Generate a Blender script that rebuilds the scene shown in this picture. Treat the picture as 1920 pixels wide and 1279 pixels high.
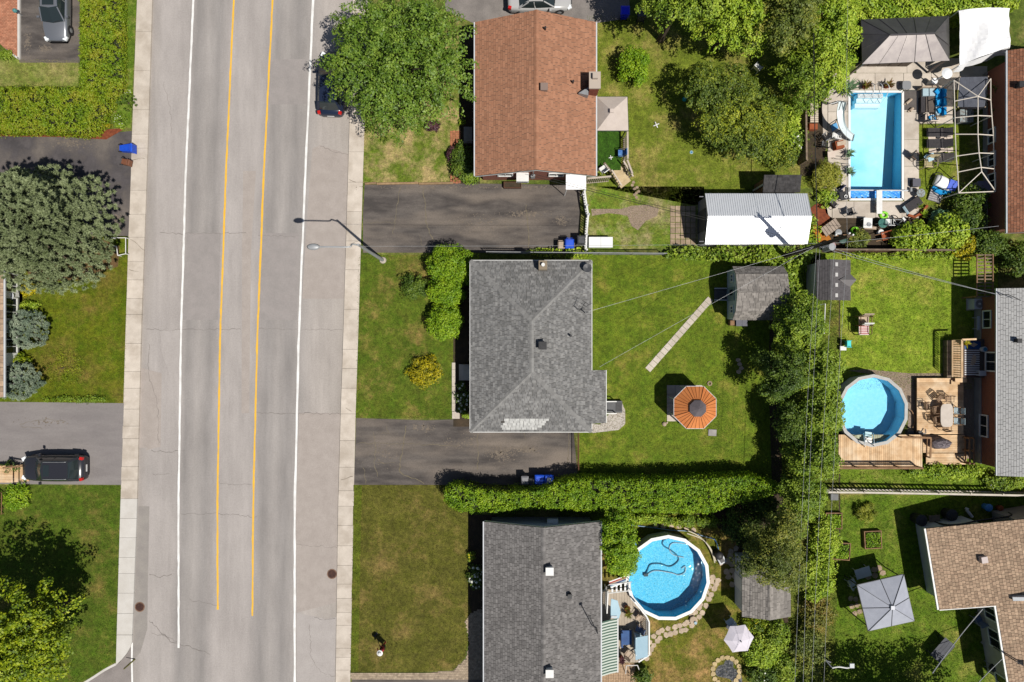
import bpy, math, random
import numpy as np
from mathutils import Vector, Matrix
random.seed(7); RNG = np.random.default_rng(7)
for _o in list(bpy.data.objects): bpy.data.objects.remove(_o)
sc = bpy.context.scene; COL = sc.collection
PI = math.pi; R = math.radians
# ------------------------------------------------------------------ camera, sky, sun, exposure
H = 49.2; K = 26.0                      # flying height in metres; photo pixels per metre at ground level
cd = bpy.data.cameras.new('camera'); cam = bpy.data.objects.new('camera', cd); COL.objects.link(cam)
cd.sensor_width = 36; cd.lens = 24; cd.clip_end = 2000; cd.clip_start = .5
cam.location = (0, 0, H); cam.rotation_euler = (0, 0, 0); sc.camera = cam
SUN = Vector((.415, -.36, 1.0)).normalized()
w = bpy.data.worlds.new('World'); sc.world = w; w.use_nodes = True
nt = w.node_tree; bg = nt.nodes['Background']; sk = nt.nodes.new('ShaderNodeTexSky')
sk.sky_type = 'NISHITA'; sk.sun_disc = False; sk.sun_elevation = math.asin(SUN.z); sk.sun_rotation = math.atan2(SUN.x, SUN.y)
nt.links.new(sk.outputs[0], bg.inputs[0]); bg.inputs[1].default_value = .05
sd = bpy.data.lights.new('sun', 'SUN'); sd.energy = 4.7; sd.angle = R(.5); sd.color = (1, .95, .87)
so = bpy.data.objects.new('sun', sd); COL.objects.link(so); so.rotation_euler = SUN.to_track_quat('Z', 'Y').to_euler(); so.location = (30, -26, 70)
vs = sc.view_settings; vs.view_transform = 'Standard'; vs.look = 'None'; vs.exposure = .12; vs.gamma = 1; vs.use_curve_mapping = False
sc.cycles.max_bounces = 6; sc.cycles.diffuse_bounces = 3; sc.cycles.transparent_max_bounces = 8; sc.cycles.caustics_reflective = False; sc.cycles.caustics_refractive = False

# ------------------------------------------------------------------ helpers
def P(px, py, z=0.0):
    """world point at height z that the plan survey (photo pixels) puts at px, py"""
    f = (H - z) / H / K
    return Vector(((px - 960) * f, (639.5 - py) * f, z))
def L(px, z=0.0): return px / K * (H - z) / H
ORG = {}
def link(o, parent=None):
    COL.objects.link(o)
    if parent is not None: o.parent = parent
    return o
def tag(o, label=None, cat=None, group=None, kind=None):
    if label: o['label'] = label
    if cat: o['category'] = cat
    if group: o['group'] = group
    if kind: o['kind'] = kind
    return o
def T(name, label, cat, loc=(0, 0, 0), rot=0, group=None, world=False):
    """an Empty at the thing's base; world=True: its parts are given in world coordinates"""
    e = bpy.data.objects.new(name, None); e.empty_display_size = .2; link(e); e.location = loc; e.rotation_euler = (0, 0, rot)
    if world: ORG[e.name] = Vector(loc)
    return tag(e, label, cat, group)
def root(o):
    while o.parent: o = o.parent
    return o
class MB:
    def __init__(s): s.v = []; s.f = []
    def add(s, vs_, fs_):
        n = len(s.v); s.v += [tuple(p) for p in vs_]; s.f += [[i + n for i in q] for q in fs_]; return s
    def box(s, cx, cy, cz, sx, sy, sz, rz=0, rx=0, ry=0):
        m = Matrix.Translation((cx, cy, cz)) @ Matrix.Rotation(rz, 4, 'Z') @ Matrix.Rotation(ry, 4, 'Y') @ Matrix.Rotation(rx, 4, 'X')
        c = [m @ Vector((a * sx / 2, b * sy / 2, d * sz / 2)) for a in (-1, 1) for b in (-1, 1) for d in (-1, 1)]
        return s.add(c, [(0, 1, 3, 2), (4, 6, 7, 5), (0, 4, 5, 1), (2, 3, 7, 6), (0, 2, 6, 4), (1, 5, 7, 3)])
    def bar(s, p, q, w, h=None):
        p = Vector(p); q = Vector(q); h = h or w; d = (q - p); l = d.length
        if l < 1e-6: return s
        d /= l; up = Vector((0, 0, 1)) if abs(d.z) < .95 else Vector((1, 0, 0))
        a = d.cross(up).normalized() * w / 2; b = a.cross(d).normalized() * h / 2
        c = [e + i * a + j * b for e in (p, q) for i, j in ((-1, -1), (1, -1), (1, 1), (-1, 1))]
        return s.add(c, [(3, 2, 1, 0), (4, 5, 6, 7), (0, 1, 5, 4), (1, 2, 6, 5), (2, 3, 7, 6), (3, 0, 4, 7)])
    def tube(s, pts, r, n=6, caps=True):
        pts = [Vector(p) for p in pts]; rs = r if isinstance(r, (list, tuple)) else [r] * len(pts); rings = []
        pa = None
        for i, p in enumerate(pts):
            d = (pts[min(i + 1, len(pts) - 1)] - pts[max(i - 1, 0)]).normalized()
            if pa is None:
                up = Vector((0, 0, 1)) if abs(d.z) < .9 else Vector((1, 0, 0)); a = d.cross(up).normalized()
            else:
                a = (pa - d * pa.dot(d)); a = a.normalized() if a.length > 1e-5 else d.orthogonal().normalized()
            pa = a; b = d.cross(a)
            rings.append([p + (a * math.cos(2 * PI * k / n) + b * math.sin(2 * PI * k / n)) * rs[i] for k in range(n)])
        return s.loft(rings, caps)
    def loft(s, rings, caps=True, closed=True):
        n = len(rings[0]); vs_ = [p for g in rings for p in g]; fs_ = []
        for i in range(len(rings) - 1):
            for k in range(n if closed else n - 1):
                k2 = (k + 1) % n; fs_.append((i * n + k, i * n + k2, (i + 1) * n + k2, (i + 1) * n + k))
        if caps: fs_ += [tuple(range(n))[::-1], tuple(range((len(rings) - 1) * n, len(rings) * n))]
        return s.add(vs_, fs_)
    def prism(s, poly, z0, z1):
        n = len(poly); a = sum(poly[i][0] * poly[(i + 1) % n][1] - poly[(i + 1) % n][0] * poly[i][1] for i in range(n))
        if a < 0: poly = poly[::-1]
        return s.loft([[(p[0], p[1], z0) for p in poly], [(p[0], p[1], z1) for p in poly]])
    def slab(s, poly3, t):
        """closed slab under a (planar) 3-D polygon given counter-clockwise from above"""
        return s.loft([[Vector(p) - Vector((0, 0, t)) for p in poly3], [Vector(p) for p in poly3]])
    def lathe(s, prof, n=12, cx=0, cy=0, cz=0):
        return s.loft([[(cx + r * math.cos(2 * PI * k / n), cy + r * math.sin(2 * PI * k / n), cz + z) for k in range(n)] for r, z in prof])
    def cyl(s, cx, cy, z0, z1, r, n=12, r2=None): return s.lathe([(r, z0), (r if r2 is None else r2, z1)], n, cx, cy)
    def sheet(s, poly, z):
        n = len(poly); a = sum(poly[i][0] * poly[(i + 1) % n][1] - poly[(i + 1) % n][0] * poly[i][1] for i in range(n))
        if a < 0: poly = poly[::-1]
        return s.add([(p[0], p[1], z) for p in poly], [tuple(range(n))])
    def ball(s, c, r, n=10, m=6, sz=1):
        return s.loft([[(c[0] + r * math.sin(t) * math.cos(2 * PI * k / n), c[1] + r * math.sin(t) * math.sin(2 * PI * k / n), c[2] - r * sz * math.cos(t)) for k in range(n)]
                       for t in [PI * (i + .02) / (m + .04) for i in range(m + 1)]])
    def build(s, name, mat=None, parent=None, smooth=False):
        me = bpy.data.meshes.new(name); v = s.v
        if parent is not None:
            o = ORG.get(root(parent).name)
            if o is not None: v = [(p[0] - o.x, p[1] - o.y, p[2] - o.z) for p in v]
        me.from_pydata(v, [], s.f); me.update()
        if mat: me.materials.append(mat)
        if smooth: me.polygons.foreach_set('use_smooth', [True] * len(me.polygons))
        return link(bpy.data.objects.new(name, me), parent)
def px_poly(pts, z=0.0): return [P(a, b, z) for a, b in pts]
def densify(pts, step):
    out = []
    for i in range(len(pts) - 1):
        a, b = Vector(pts[i]), Vector(pts[i + 1]); n = max(1, int((b - a).length / step))
        out += [a.lerp(b, k / n) for k in range(n)]
    return out + [Vector(pts[-1])]
def spline(pts, n=6):
    pts = [Vector(p) for p in pts]; out = []
    for i in range(len(pts) - 1):
        p0, p1, p2, p3 = pts[max(i - 1, 0)], pts[i], pts[i + 1], pts[min(i + 2, len(pts) - 1)]
        for k in range(n):
            t = k / n
            out.append(.5 * ((2 * p1) + (p2 - p0) * t + (2 * p0 - 5 * p1 + 4 * p2 - p3) * t * t + (3 * p1 - p0 - 3 * p2 + p3) * t ** 3))
    return out + [pts[-1]]
def ribbon(mb, pts, wd, z):
    pts = [Vector((p[0], p[1], 0)) for p in pts]; vs_ = []
    for i, p in enumerate(pts):
        d = (pts[min(i + 1, len(pts) - 1)] - pts[max(i - 1, 0)]).normalized(); nrm = Vector((-d.y, d.x, 0))
        ww = wd[i] if isinstance(wd, (list, tuple)) else wd
        vs_ += [(p.x - nrm.x * ww / 2, p.y - nrm.y * ww / 2, z), (p.x + nrm.x * ww / 2, p.y + nrm.y * ww / 2, z)]
    return mb.add(vs_, [(2 * i, 2 * i + 2, 2 * i + 3, 2 * i + 1) for i in range(len(pts) - 1)])
def np_mesh(name, V, F, mat, parent=None, uv=None):
    """V (N,3); F (M,k) of equal-sized faces"""
    if parent is not None:
        o = ORG.get(root(parent).name)
        if o is not None: V = V - np.array(o)
    me = bpy.data.meshes.new(name); M, k = F.shape
    me.vertices.add(len(V)); me.vertices.foreach_set('co', V.astype(np.float32).ravel())
    me.loops.add(M * k); me.loops.foreach_set('vertex_index', F.astype(np.int32).ravel())
    me.polygons.add(M); me.polygons.foreach_set('loop_start', np.arange(0, M * k, k, dtype=np.int32))
    me.update(calc_edges=True); me.validate()
    if mat: me.materials.append(mat)
    return link(bpy.data.objects.new(name, me), parent)
def copy_tree(o, parent=None):
    c = o.copy(); COL.objects.link(c); c.parent = parent
    for ch in list(o.children): copy_tree(ch, c)
    return c

# ------------------------------------------------------------------ materials
def srgb(r, g, b): return tuple((x / 255 / 12.92) if x <= 10 else ((x / 255 + .055) / 1.055) ** 2.4 for x in (r, g, b))
def A(r, g, b, k=.68):
    """albedo for a surface whose sunlit colour in the photograph is r, g, b"""
    return tuple(min(.86, x * k) for x in srgb(r, g, b))
MATS = {}
def ramp(nt, stops):
    n = nt.nodes.new('ShaderNodeValToRGB'); e = n.color_ramp.elements
    while len(e) < len(stops): e.new(.5)
    for i, (p, c) in enumerate(stops): e[i].position = p; e[i].color = (*c, 1) if len(c) == 3 else c
    return n
def mk(name, c, c2=None, scale=2.0, rough=.85, bump=0.0, bscale=60, isl=0.0, metal=0.0, spec=.3, c3=None, s3=.35, stretch=None, lo=.35, hi=.65, emit=None, alpha=1.0, fine=0.0):
    if name in MATS: return MATS[name]
    m = bpy.data.materials.new(name); m.use_nodes = True; nt = m.node_tree; N = nt.nodes; Lk = nt.links.new
    b = N['Principled BSDF']; b.inputs['Roughness'].default_value = rough; b.inputs['Metallic'].default_value = metal; b.inputs['Specular IOR Level'].default_value = spec
    g = N.new('ShaderNodeNewGeometry'); pos = g.outputs['Position']
    if stretch:
        mp = N.new('ShaderNodeMapping'); mp.inputs['Scale'].default_value = stretch; Lk(pos, mp.inputs[0]); pos = mp.outputs[0]
    def noise(s_, d=4):
        n = N.new('ShaderNodeTexNoise'); n.inputs['Scale'].default_value = s_; n.inputs['Detail'].default_value = d; n.inputs['Roughness'].default_value = .6; Lk(pos, n.inputs['Vector']); return n
    col = None
    if c2 is not None:
        n = noise(scale); r_ = ramp(nt, [(lo, c), (hi, c2)]); Lk(n.outputs['Fac'], r_.inputs[0]); col = r_.outputs[0]
    if c3 is not None:
        n = noise(s3, 3); r_ = ramp(nt, [(.46, (0, 0, 0)), (.66, (1, 1, 1))]); Lk(n.outputs['Fac'], r_.inputs[0])
        mx = N.new('ShaderNodeMix'); mx.data_type = 'RGBA'; Lk(r_.outputs[0], mx.inputs[0])
        if col: Lk(col, mx.inputs[6])
        else: mx.inputs[6].default_value = (*c, 1)
        mx.inputs[7].default_value = (*c3, 1); col = mx.outputs[2]
    def mult(col, fac):
        mx = N.new('ShaderNodeMix'); mx.data_type = 'RGBA'; mx.blend_type = 'MULTIPLY'; mx.inputs[0].default_value = 1
        if col: Lk(col, mx.inputs[6])
        else: mx.inputs[6].default_value = (*c, 1)
        Lk(fac, mx.inputs[7]); return mx.outputs[2]
    if isl:
        mr = N.new('ShaderNodeMapRange'); mr.inputs[3].default_value = 1 - isl; mr.inputs[4].default_value = 1 + isl
        oi = N.new('ShaderNodeObjectInfo'); ad = N.new('ShaderNodeMath'); Lk(g.outputs['Random Per Island'], ad.inputs[0]); Lk(oi.outputs['Random'], ad.inputs[1])
        fr = N.new('ShaderNodeMath'); fr.operation = 'FRACT'; Lk(ad.outputs[0], fr.inputs[0]); Lk(fr.outputs[0], mr.inputs[0]); col = mult(col, mr.outputs[0])
    if fine:
        n = noise(38, 2); mr = N.new('ShaderNodeMapRange'); mr.inputs[1].default_value = .3; mr.inputs[2].default_value = .7; mr.inputs[3].default_value = 1 - fine; mr.inputs[4].default_value = 1 + fine
        Lk(n.outputs['Fac'], mr.inputs[0]); col = mult(col, mr.outputs[0])
    if col: Lk(col, b.inputs['Base Color'])
    else: b.inputs['Base Color'].default_value = (*c, 1)
    if bump:
        n = noise(bscale, 3); bp = N.new('ShaderNodeBump'); bp.inputs['Strength'].default_value = 1; bp.inputs['Distance'].default_value = bump; Lk(n.outputs['Fac'], bp.inputs['Height']); Lk(bp.outputs[0], b.inputs['Normal'])
    if emit: b.inputs['Emission Color'].default_value = (*emit, 1); b.inputs['Emission Strength'].default_value = 1
    MATS[name] = m; return m
def leafmat(name, c1, c2, c3, trans=.25, s=.9, rough=.55):
    if name in MATS: return MATS[name]
    m = bpy.data.materials.new(name); m.use_nodes = True; nt = m.node_tree; N = nt.nodes; Lk = nt.links.new
    b = N['Principled BSDF']; b.inputs['Roughness'].default_value = rough; b.inputs['Specular IOR Level'].default_value = .35
    g = N.new('ShaderNodeNewGeometry'); n = N.new('ShaderNodeTexNoise'); n.inputs['Scale'].default_value = s; n.inputs['Detail'].default_value = 3; Lk(g.outputs['Position'], n.inputs['Vector'])
    ad = N.new('ShaderNodeMath'); ad.operation = 'MULTIPLY_ADD'; Lk(g.outputs['Random Per Island'], ad.inputs[0]); ad.inputs[1].default_value = .55
    sb = N.new('ShaderNodeMath'); sb.operation = 'MULTIPLY_ADD'; Lk(n.outputs['Fac'], sb.inputs[0]); sb.inputs[1].default_value = 1.5; sb.inputs[2].default_value = -.53; Lk(sb.outputs[0], ad.inputs[2])
    r_ = ramp(nt, [(.1, c1), (.5, c2), (.95, c3)]); Lk(ad.outputs[0], r_.inputs[0]); Lk(r_.outputs[0], b.inputs['Base Color'])
    if trans:
        tr = N.new('ShaderNodeBsdfTranslucent'); Lk(r_.outputs[0], tr.inputs[0]); mx = N.new('ShaderNodeMixShader'); mx.inputs[0].default_value = trans
        Lk(b.outputs[0], mx.inputs[1]); Lk(tr.outputs[0], mx.inputs[2]); Lk(mx.outputs[0], N['Material Output'].inputs[0])
    MATS[name] = m; return m
def lawnmat(name, g1, g2, dry, amt=.5, s=.35, blade=False):
    """turf: two greens and a dry tone in patches; the blades share the patches of the soil sheet"""
    m = bpy.data.materials.new(name); m.use_nodes = True; nt = m.node_tree; N = nt.nodes; Lk = nt.links.new
    b = N['Principled BSDF']; b.inputs['Roughness'].default_value = .8; b.inputs['Specular IOR Level'].default_value = .15
    g = N.new('ShaderNodeNewGeometry')
    def noise(s_, d=4, rg=.6):
        n = N.new('ShaderNodeTexNoise'); n.inputs['Scale'].default_value = s_; n.inputs['Detail'].default_value = d; n.inputs['Roughness'].default_value = rg; Lk(g.outputs['Position'], n.inputs['Vector']); return n
    n1 = noise(1.1, 5, .7); r1 = ramp(nt, [(.36, g1), (.64, g2)]); Lk(n1.outputs[0], r1.inputs[0])
    n2 = noise(s, 6, .72); r2 = ramp(nt, [(.62 - amt * .3, (0, 0, 0)), (.78 - amt * .25, (1, 1, 1))]); Lk(n2.outputs[0], r2.inputs[0])
    mx = N.new('ShaderNodeMix'); mx.data_type = 'RGBA'; Lk(r2.outputs[0], mx.inputs[0]); Lk(r1.outputs[0], mx.inputs[6]); mx.inputs[7].default_value = (*dry, 1)
    mr = N.new('ShaderNodeMapRange')
    if blade: Lk(g.outputs['Random Per Island'], mr.inputs[0]); mr.inputs[3].default_value = .62; mr.inputs[4].default_value = 1.55
    else:
        n3 = noise(22, 3); Lk(n3.outputs[0], mr.inputs[0]); mr.inputs[1].default_value = .3; mr.inputs[2].default_value = .7; mr.inputs[3].default_value = .6; mr.inputs[4].default_value = 1.25
    col = mx.outputs[2]
    for s_, lo, hi in ((3.2, .72, 1.24), (.7, .82, 1.16), (11, .75, 1.22)):
        q = noise(s_, 3, .65); m2 = N.new('ShaderNodeMapRange'); m2.inputs[1].default_value = .34; m2.inputs[2].default_value = .66; m2.inputs[3].default_value = lo; m2.inputs[4].default_value = hi; Lk(q.outputs[0], m2.inputs[0])
        m3 = N.new('ShaderNodeMix'); m3.data_type = 'RGBA'; m3.blend_type = 'MULTIPLY'; m3.inputs[0].default_value = 1; Lk(col, m3.inputs[6]); Lk(m2.outputs[0], m3.inputs[7]); col = m3.outputs[2]
    mm = N.new('ShaderNodeMix'); mm.data_type = 'RGBA'; mm.blend_type = 'MULTIPLY'; mm.inputs[0].default_value = 1; Lk(col, mm.inputs[6]); Lk(mr.outputs[0], mm.inputs[7])
    Lk(mm.outputs[2], b.inputs['Base Color']); return m
def flat(name, c, rough=.6, spec=.4, metal=0): return mk(name, c, rough=rough, spec=spec, metal=metal)
white = mk('white_paint', A(238, 238, 236, .8), A(225, 225, 222, .8), 3, rough=.45)
whitem = mk('white_metal', (.8, .8, .8), (.7, .71, .72), 2, rough=.4)
black = mk('black_plastic', (.018, .018, .02), (.03, .03, .033), 6, rough=.5)
dkgrey = mk('dark_grey_metal', (.05, .052, .058), (.075, .077, .082), 4, rough=.5)
grey = mk('grey_metal', (.3, .31, .32), (.24, .25, .26), 4, rough=.45, metal=.3)
concrete = mk('concrete', A(220, 209, 196, .74), A(206, 195, 182, .74), 1.3, rough=.9, bump=.004, isl=.07, c3=A(192, 180, 166, .74), s3=.7, fine=.1)
concrete_new = mk('fresh_concrete', A(226, 222, 216), A(216, 211, 204), 1.3, rough=.9, bump=.004, isl=.03, fine=.05)
wood = mk('weathered_wood', A(160, 125, 92), A(126, 96, 70), 3, rough=.8, isl=.2, stretch=(1, 1, 1))
deckwood = mk('deck_wood', A(232, 198, 156, .74), A(206, 168, 126, .74), 2.2, rough=.75, isl=.16, c3=A(240, 214, 180, .74), s3=.9)
oldwood = mk('grey_old_wood', A(150, 132, 112), A(120, 104, 90), 4, rough=.85, isl=.15)
brickred = mk('red_brick', A(150, 84, 66), A(122, 66, 52), 5, rough=.9, isl=.2)
glass = mk('window_glass', (.015, .018, .022), rough=.08, spec=.6)
bark = mk('bark', (.09, .065, .045), (.05, .038, .028), 8, rough=.95, bump=.01, bscale=20)
# ------------------------------------------------------------------ ground, road, pavements
ZR = -.12
def lin(ys, xs):
    def f(y):
        if y < ys[0]: return xs[0] + (y - ys[0]) * (xs[1] - xs[0]) / (ys[1] - ys[0])
        if y > ys[-1]: return xs[-1] + (y - ys[-1]) * (xs[-1] - xs[-2]) / (ys[-1] - ys[-2])
        return float(np.interp(y, ys, xs))
    return f
wi = lin([0, 320, 640, 960, 1200], [286, 276, 264.5, 257, 248]); wo = lin([0, 320, 640, 960, 1240], [257.5, 245.5, 235.5, 226, 218])
ei = lin([0, 230, 320, 640, 776, 960, 1279], [662, 655.5, 653, 643.5, 639, 634, 629.5]); eo = lin([0, 230, 320, 640, 776, 960, 1279], [691, 684, 681, 671.5, 667, 663, 657])
gm = lawnmat('rough_grass', A(110, 125, 50), A(85, 105, 35), A(150, 140, 85), .5)
_a = P(1591.5, 374.5); _b = P(1691.5, 172.5)   # the excavation for the pool
HOLE = (_a.x, _a.y, _b.x, _b.y)
def around(mb, x0, y0, x1, y1, f):
    hx0, hy0, hx1, hy1 = HOLE
    for q in ((x0, y0, x1, hy0), (x0, hy1, x1, y1), (x0, hy0, hx0, hy1), (hx1, hy0, x1, hy1)): f(mb, [(q[0], q[1]), (q[2], q[1]), (q[2], q[3]), (q[0], q[3])])
    return mb
g_ = around(MB(), -400, -400, 400, 400, lambda m_, q: m_.sheet(q, -.17)).build('ground', gm); tag(g_, kind='structure')
YS = list(range(-1400, 2701, 100))
road = bpy.data.objects.new('road', None)
rm = MB(); uvs = []; UU = np.linspace(0, 1, 13)
for y in YS:
    a, b = wi(min(y, 1200)) if y > 1200 else wi(y), ei(y)
    if y > 1200: a = 248
    for u in UU: rm.v.append(tuple(P(a + (b - a) * u, y, 0).xy) + (ZR,)); uvs.append((u, y / 100))
nU = len(UU)
for j in range(len(YS) - 1):
    for i in range(nU - 1): rm.f.append([j * nU + i, (j + 1) * nU + i, (j + 1) * nU + i + 1, j * nU + i + 1])
asph = bpy.data.materials.new('worn_asphalt'); asph.use_nodes = True
def build_asph():
    nt = asph.node_tree; N = nt.nodes; Lk = nt.links.new; b = N['Principled BSDF']; b.inputs['Roughness'].default_value = .9; b.inputs['Specular IOR Level'].default_value = .2
    uv = N.new('ShaderNodeUVMap'); sx = N.new('ShaderNodeSeparateXYZ'); Lk(uv.outputs[0], sx.inputs[0])
    g = N.new('ShaderNodeNewGeometry')
    def noise(s_, st=(1, 1, 1), d=4):
        mp = N.new('ShaderNodeMapping'); mp.inputs['Scale'].default_value = st; Lk(g.outputs[0], mp.inputs[0])
        n = N.new('ShaderNodeTexNoise'); n.inputs['Scale'].default_value = s_; n.inputs['Detail'].default_value = d; n.inputs['Roughness'].default_value = .65; Lk(mp.outputs[0], n.inputs['Vector']); return n.outputs[0]
    wob = N.new('ShaderNodeMath'); wob.operation = 'MULTIPLY_ADD'; Lk(noise(.25, (1, .5, 1)), wob.inputs[0]); wob.inputs[1].default_value = .03; Lk(sx.outputs[0], wob.inputs[2])
    l1, l2, dk, md = A(185, 178, 174, .68), A(189, 181, 175, .68), A(160, 155, 152, .68), A(175, 169, 165, .68)
    r_ = ramp(nt, [(0, A(170, 163, 157, .68)), (.07, l1), (.2, l1), (.24, dk), (.295, md), (.35, dk), (.41, l1), (.56, l1), (.64, dk), (.69, md), (.745, dk), (.8, md), (.87, l2), (1, A(182, 174, 167, .68))])
    Lk(wob.outputs[0], r_.inputs[0]); col = r_.outputs[0]
    for src, lo, hi, a0, a1 in ((noise(.5, (1, .35, 1), 5), .32, .68, .88, 1.1), (noise(2.6, (1, .1, 1), 4), .3, .7, .93, 1.07), (noise(40, (1, 1, 1), 2), .3, .7, .82, 1.16), (noise(9, (1, 1, 1), 3), .35, .65, .95, 1.05)):
        mr = N.new('ShaderNodeMapRange'); mr.inputs[1].default_value = lo; mr.inputs[2].default_value = hi; mr.inputs[3].default_value = a0; mr.inputs[4].default_value = a1; Lk(src, mr.inputs[0])
        mx = N.new('ShaderNodeMix'); mx.data_type = 'RGBA'; mx.blend_type = 'MULTIPLY'; mx.inputs[0].default_value = 1; Lk(col, mx.inputs[6]); Lk(mr.outputs[0], mx.inputs[7]); col = mx.outputs[2]
    Lk(col, b.inputs['Base Color'])
build_asph()
road = rm.build('road', asph); tag(road, kind='structure')
ul = road.data.uv_layers.new(name='UVMap'); ul.data.foreach_set('uv', np.array([uvs[l.vertex_index] for l in road.data.loops], dtype=np.float32).ravel())
asph2 = mk('side_asphalt', A(160, 152, 148), A(142, 135, 132), .8, rough=.9, fine=.15)
COR = [(248, 1200), (245.5, 1212), (238, 1226), (222, 1244), (196, 1258), (168, 1276), (140, 1290), (90, 1300), (-900, 1318)]
sr = MB().sheet([p.xy for p in px_poly(COR + [(-900, 1900), (248, 1900)])], ZR).build('side_road', asph2); tag(sr, kind='structure')
# repairs, seams and stains in the carriageway (each a thin sheet with its own tone)
patch_tan = mk('tan_asphalt_patch', A(186, 176, 169, .68), A(177, 167, 160, .68), 1.5, rough=.9, fine=.16)
patch_grey = mk('grey_asphalt_patch', A(170, 163, 160, .68), A(161, 155, 152, .68), 1.2, rough=.9, fine=.16)
patch_light = mk('pale_asphalt_patch', A(190, 183, 179, .68), A(182, 175, 171, .68), 1.2, rough=.9, fine=.16)
patch_dark = mk('dark_asphalt_patch', A(156, 150, 146, .68), A(166, 160, 154, .68), 1.5, rough=.9, fine=.14)
seam = mk('asphalt_crack', A(122, 116, 112), A(138, 131, 126), 3, rough=.95)
def sheetpx(name, pts, mat, parent, z): return MB().sheet([p.xy for p in px_poly(pts)], z).build(name, mat, parent)
for pts, m_ in (
    ([(455, 320), (479, 320), (470, 470), (466, 775), (452, 775), (453, 470)], patch_tan),
    ([(300, 618), (336, 618), (332, 700), (318, 706), (302, 660)], patch_light),
    ([(258, 840), (276, 840), (270, 845), (300, 838), (302, 700), (264, 690)], patch_tan),
    ([(258, 950), (279, 950), (276, 1100), (275, 1180), (262, 1225), (243, 1245), (249, 1200), (252, 1080)], patch_dark),
    ([(585, 278), (600, 272), (653, 288), (648, 480), (645, 560), (566, 560), (574, 420)], patch_tan),
    ([(560, 775), (638, 775), (632, 1130), (556, 1150), (554, 960)], patch_tan),
    ([(556, 1150), (610, 1162), (630, 1158), (627, 1279), (556, 1279)], patch_light),
    ([(500, 195), (580, 195), (572, 110), (506, 110)], patch_grey),
    ([(489, 437), (560, 437), (556, 600), (484, 600)], patch_grey),
    ([(349, 437), (413, 437), (408, 600), (342, 600)], patch_grey)):
    sheetpx('asphalt_patch', pts, m_, road, ZR + .003)
def crackline(pts, wpx, mat, parent, z, jag=2.0):
    q = densify([(a, b, 0) for a, b in pts], 5); q = [Vector((p.x + random.uniform(-jag, jag), p.y + random.uniform(-jag, jag), 0)) for p in q]
    mb = MB(); ribbon(mb, [P(p.x, p.y) for p in q], [wpx / K * random.uniform(.4, 1.2) for _ in q], z); return mb.build('crack', mat, parent)
for pts, w_ in (([(300, 437), (345, 438), (430, 437), (460, 436)], .8), ([(275, 618), (336, 619), (452, 617)], .7), ([(482, 441), (560, 443)], .6), ([(480, 775), (638, 776)], .9), ([(484, 617), (640, 619)], .5),
        ([(282, 846), (320, 848), (345, 845)], .9), ([(284, 890), (318, 889)], .7), ([(278, 1077), (300, 1082), (322, 1078)], 1.0), ([(277, 1163), (296, 1180), (318, 1205), (335, 1208), (360, 1215), (392, 1228)], 1.1), ([(284, 1190), (305, 1192), (330, 1205)], .7),
        ([(350, 1125), (380, 1130), (410, 1136)], .6), ([(412, 905), (440, 910), (472, 908)], .5), ([(340, 965), (405, 963), (480, 970)], .6), ([(600, 274), (630, 284), (654, 290)], .7), ([(555, 1022), (600, 1025), (632, 1027)], .6), ([(580, 1170), (582, 1235), (600, 1262), (626, 1270)], .6), ([(278, 643), (277, 700), (294, 760), (297, 833)], .7), ([(306, 155), (318, 200), (322, 250)], .5), ([(590, 1160), (610, 1163), (629, 1160)], .8)):
    crackline(pts, w_, seam, road, ZR + .006)
yel = mk('yellow_road_paint', A(246, 192, 56, .8), A(236, 182, 60, .8), 3, rough=.7, fine=.06, c3=A(226, 182, 84, .76), s3=1.3)
wht = mk('white_road_paint', A(244, 244, 242, .8), A(236, 236, 234, .8), 4, rough=.6, fine=.06, c3=A(226, 224, 221, .78), s3=1.3)
def roadline(name, f, y0, y1, wpx, mat):
    mb = MB(); ys = np.arange(y0, y1 + 1, 12 if y1 - y0 < 3000 else 25); ribbon(mb, [P(f(y) + random.uniform(-.35, .35), y) for y in ys], [wpx / K * random.uniform(.78, 1.12) for y in ys], ZR + .011)
    return mb.build(name, mat, road)
roadline('edge_line', lin([0, 320, 640, 960, 1225], [361.5, 347.5, 338, 333.5, 334]), -1400, 1226, 3.9, wht)
roadline('edge_line', lin([0, 320, 640, 960, 1279], [586.5, 572, 559.2, 551.8, 552]), -1400, 2600, 4.2, wht)
roadline('centre_line', lin([0, 320, 640, 960, 1147], [437.5, 423, 411.5, 406.6, 407.3]), -1400, 1147, 3.7, yel)
roadline('centre_line', lin([0, 320, 640, 960, 1163], [510.5, 494, 481.5, 473.6, 472.6]), -1400, 1163, 3.7, yel)
ribbon(mb := MB(), [P(246.5, 1206), P(246, 1240), P(247, 1290)], 3.2 / K, ZR + .012); mb.build('stop_line', wht, road)
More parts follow.
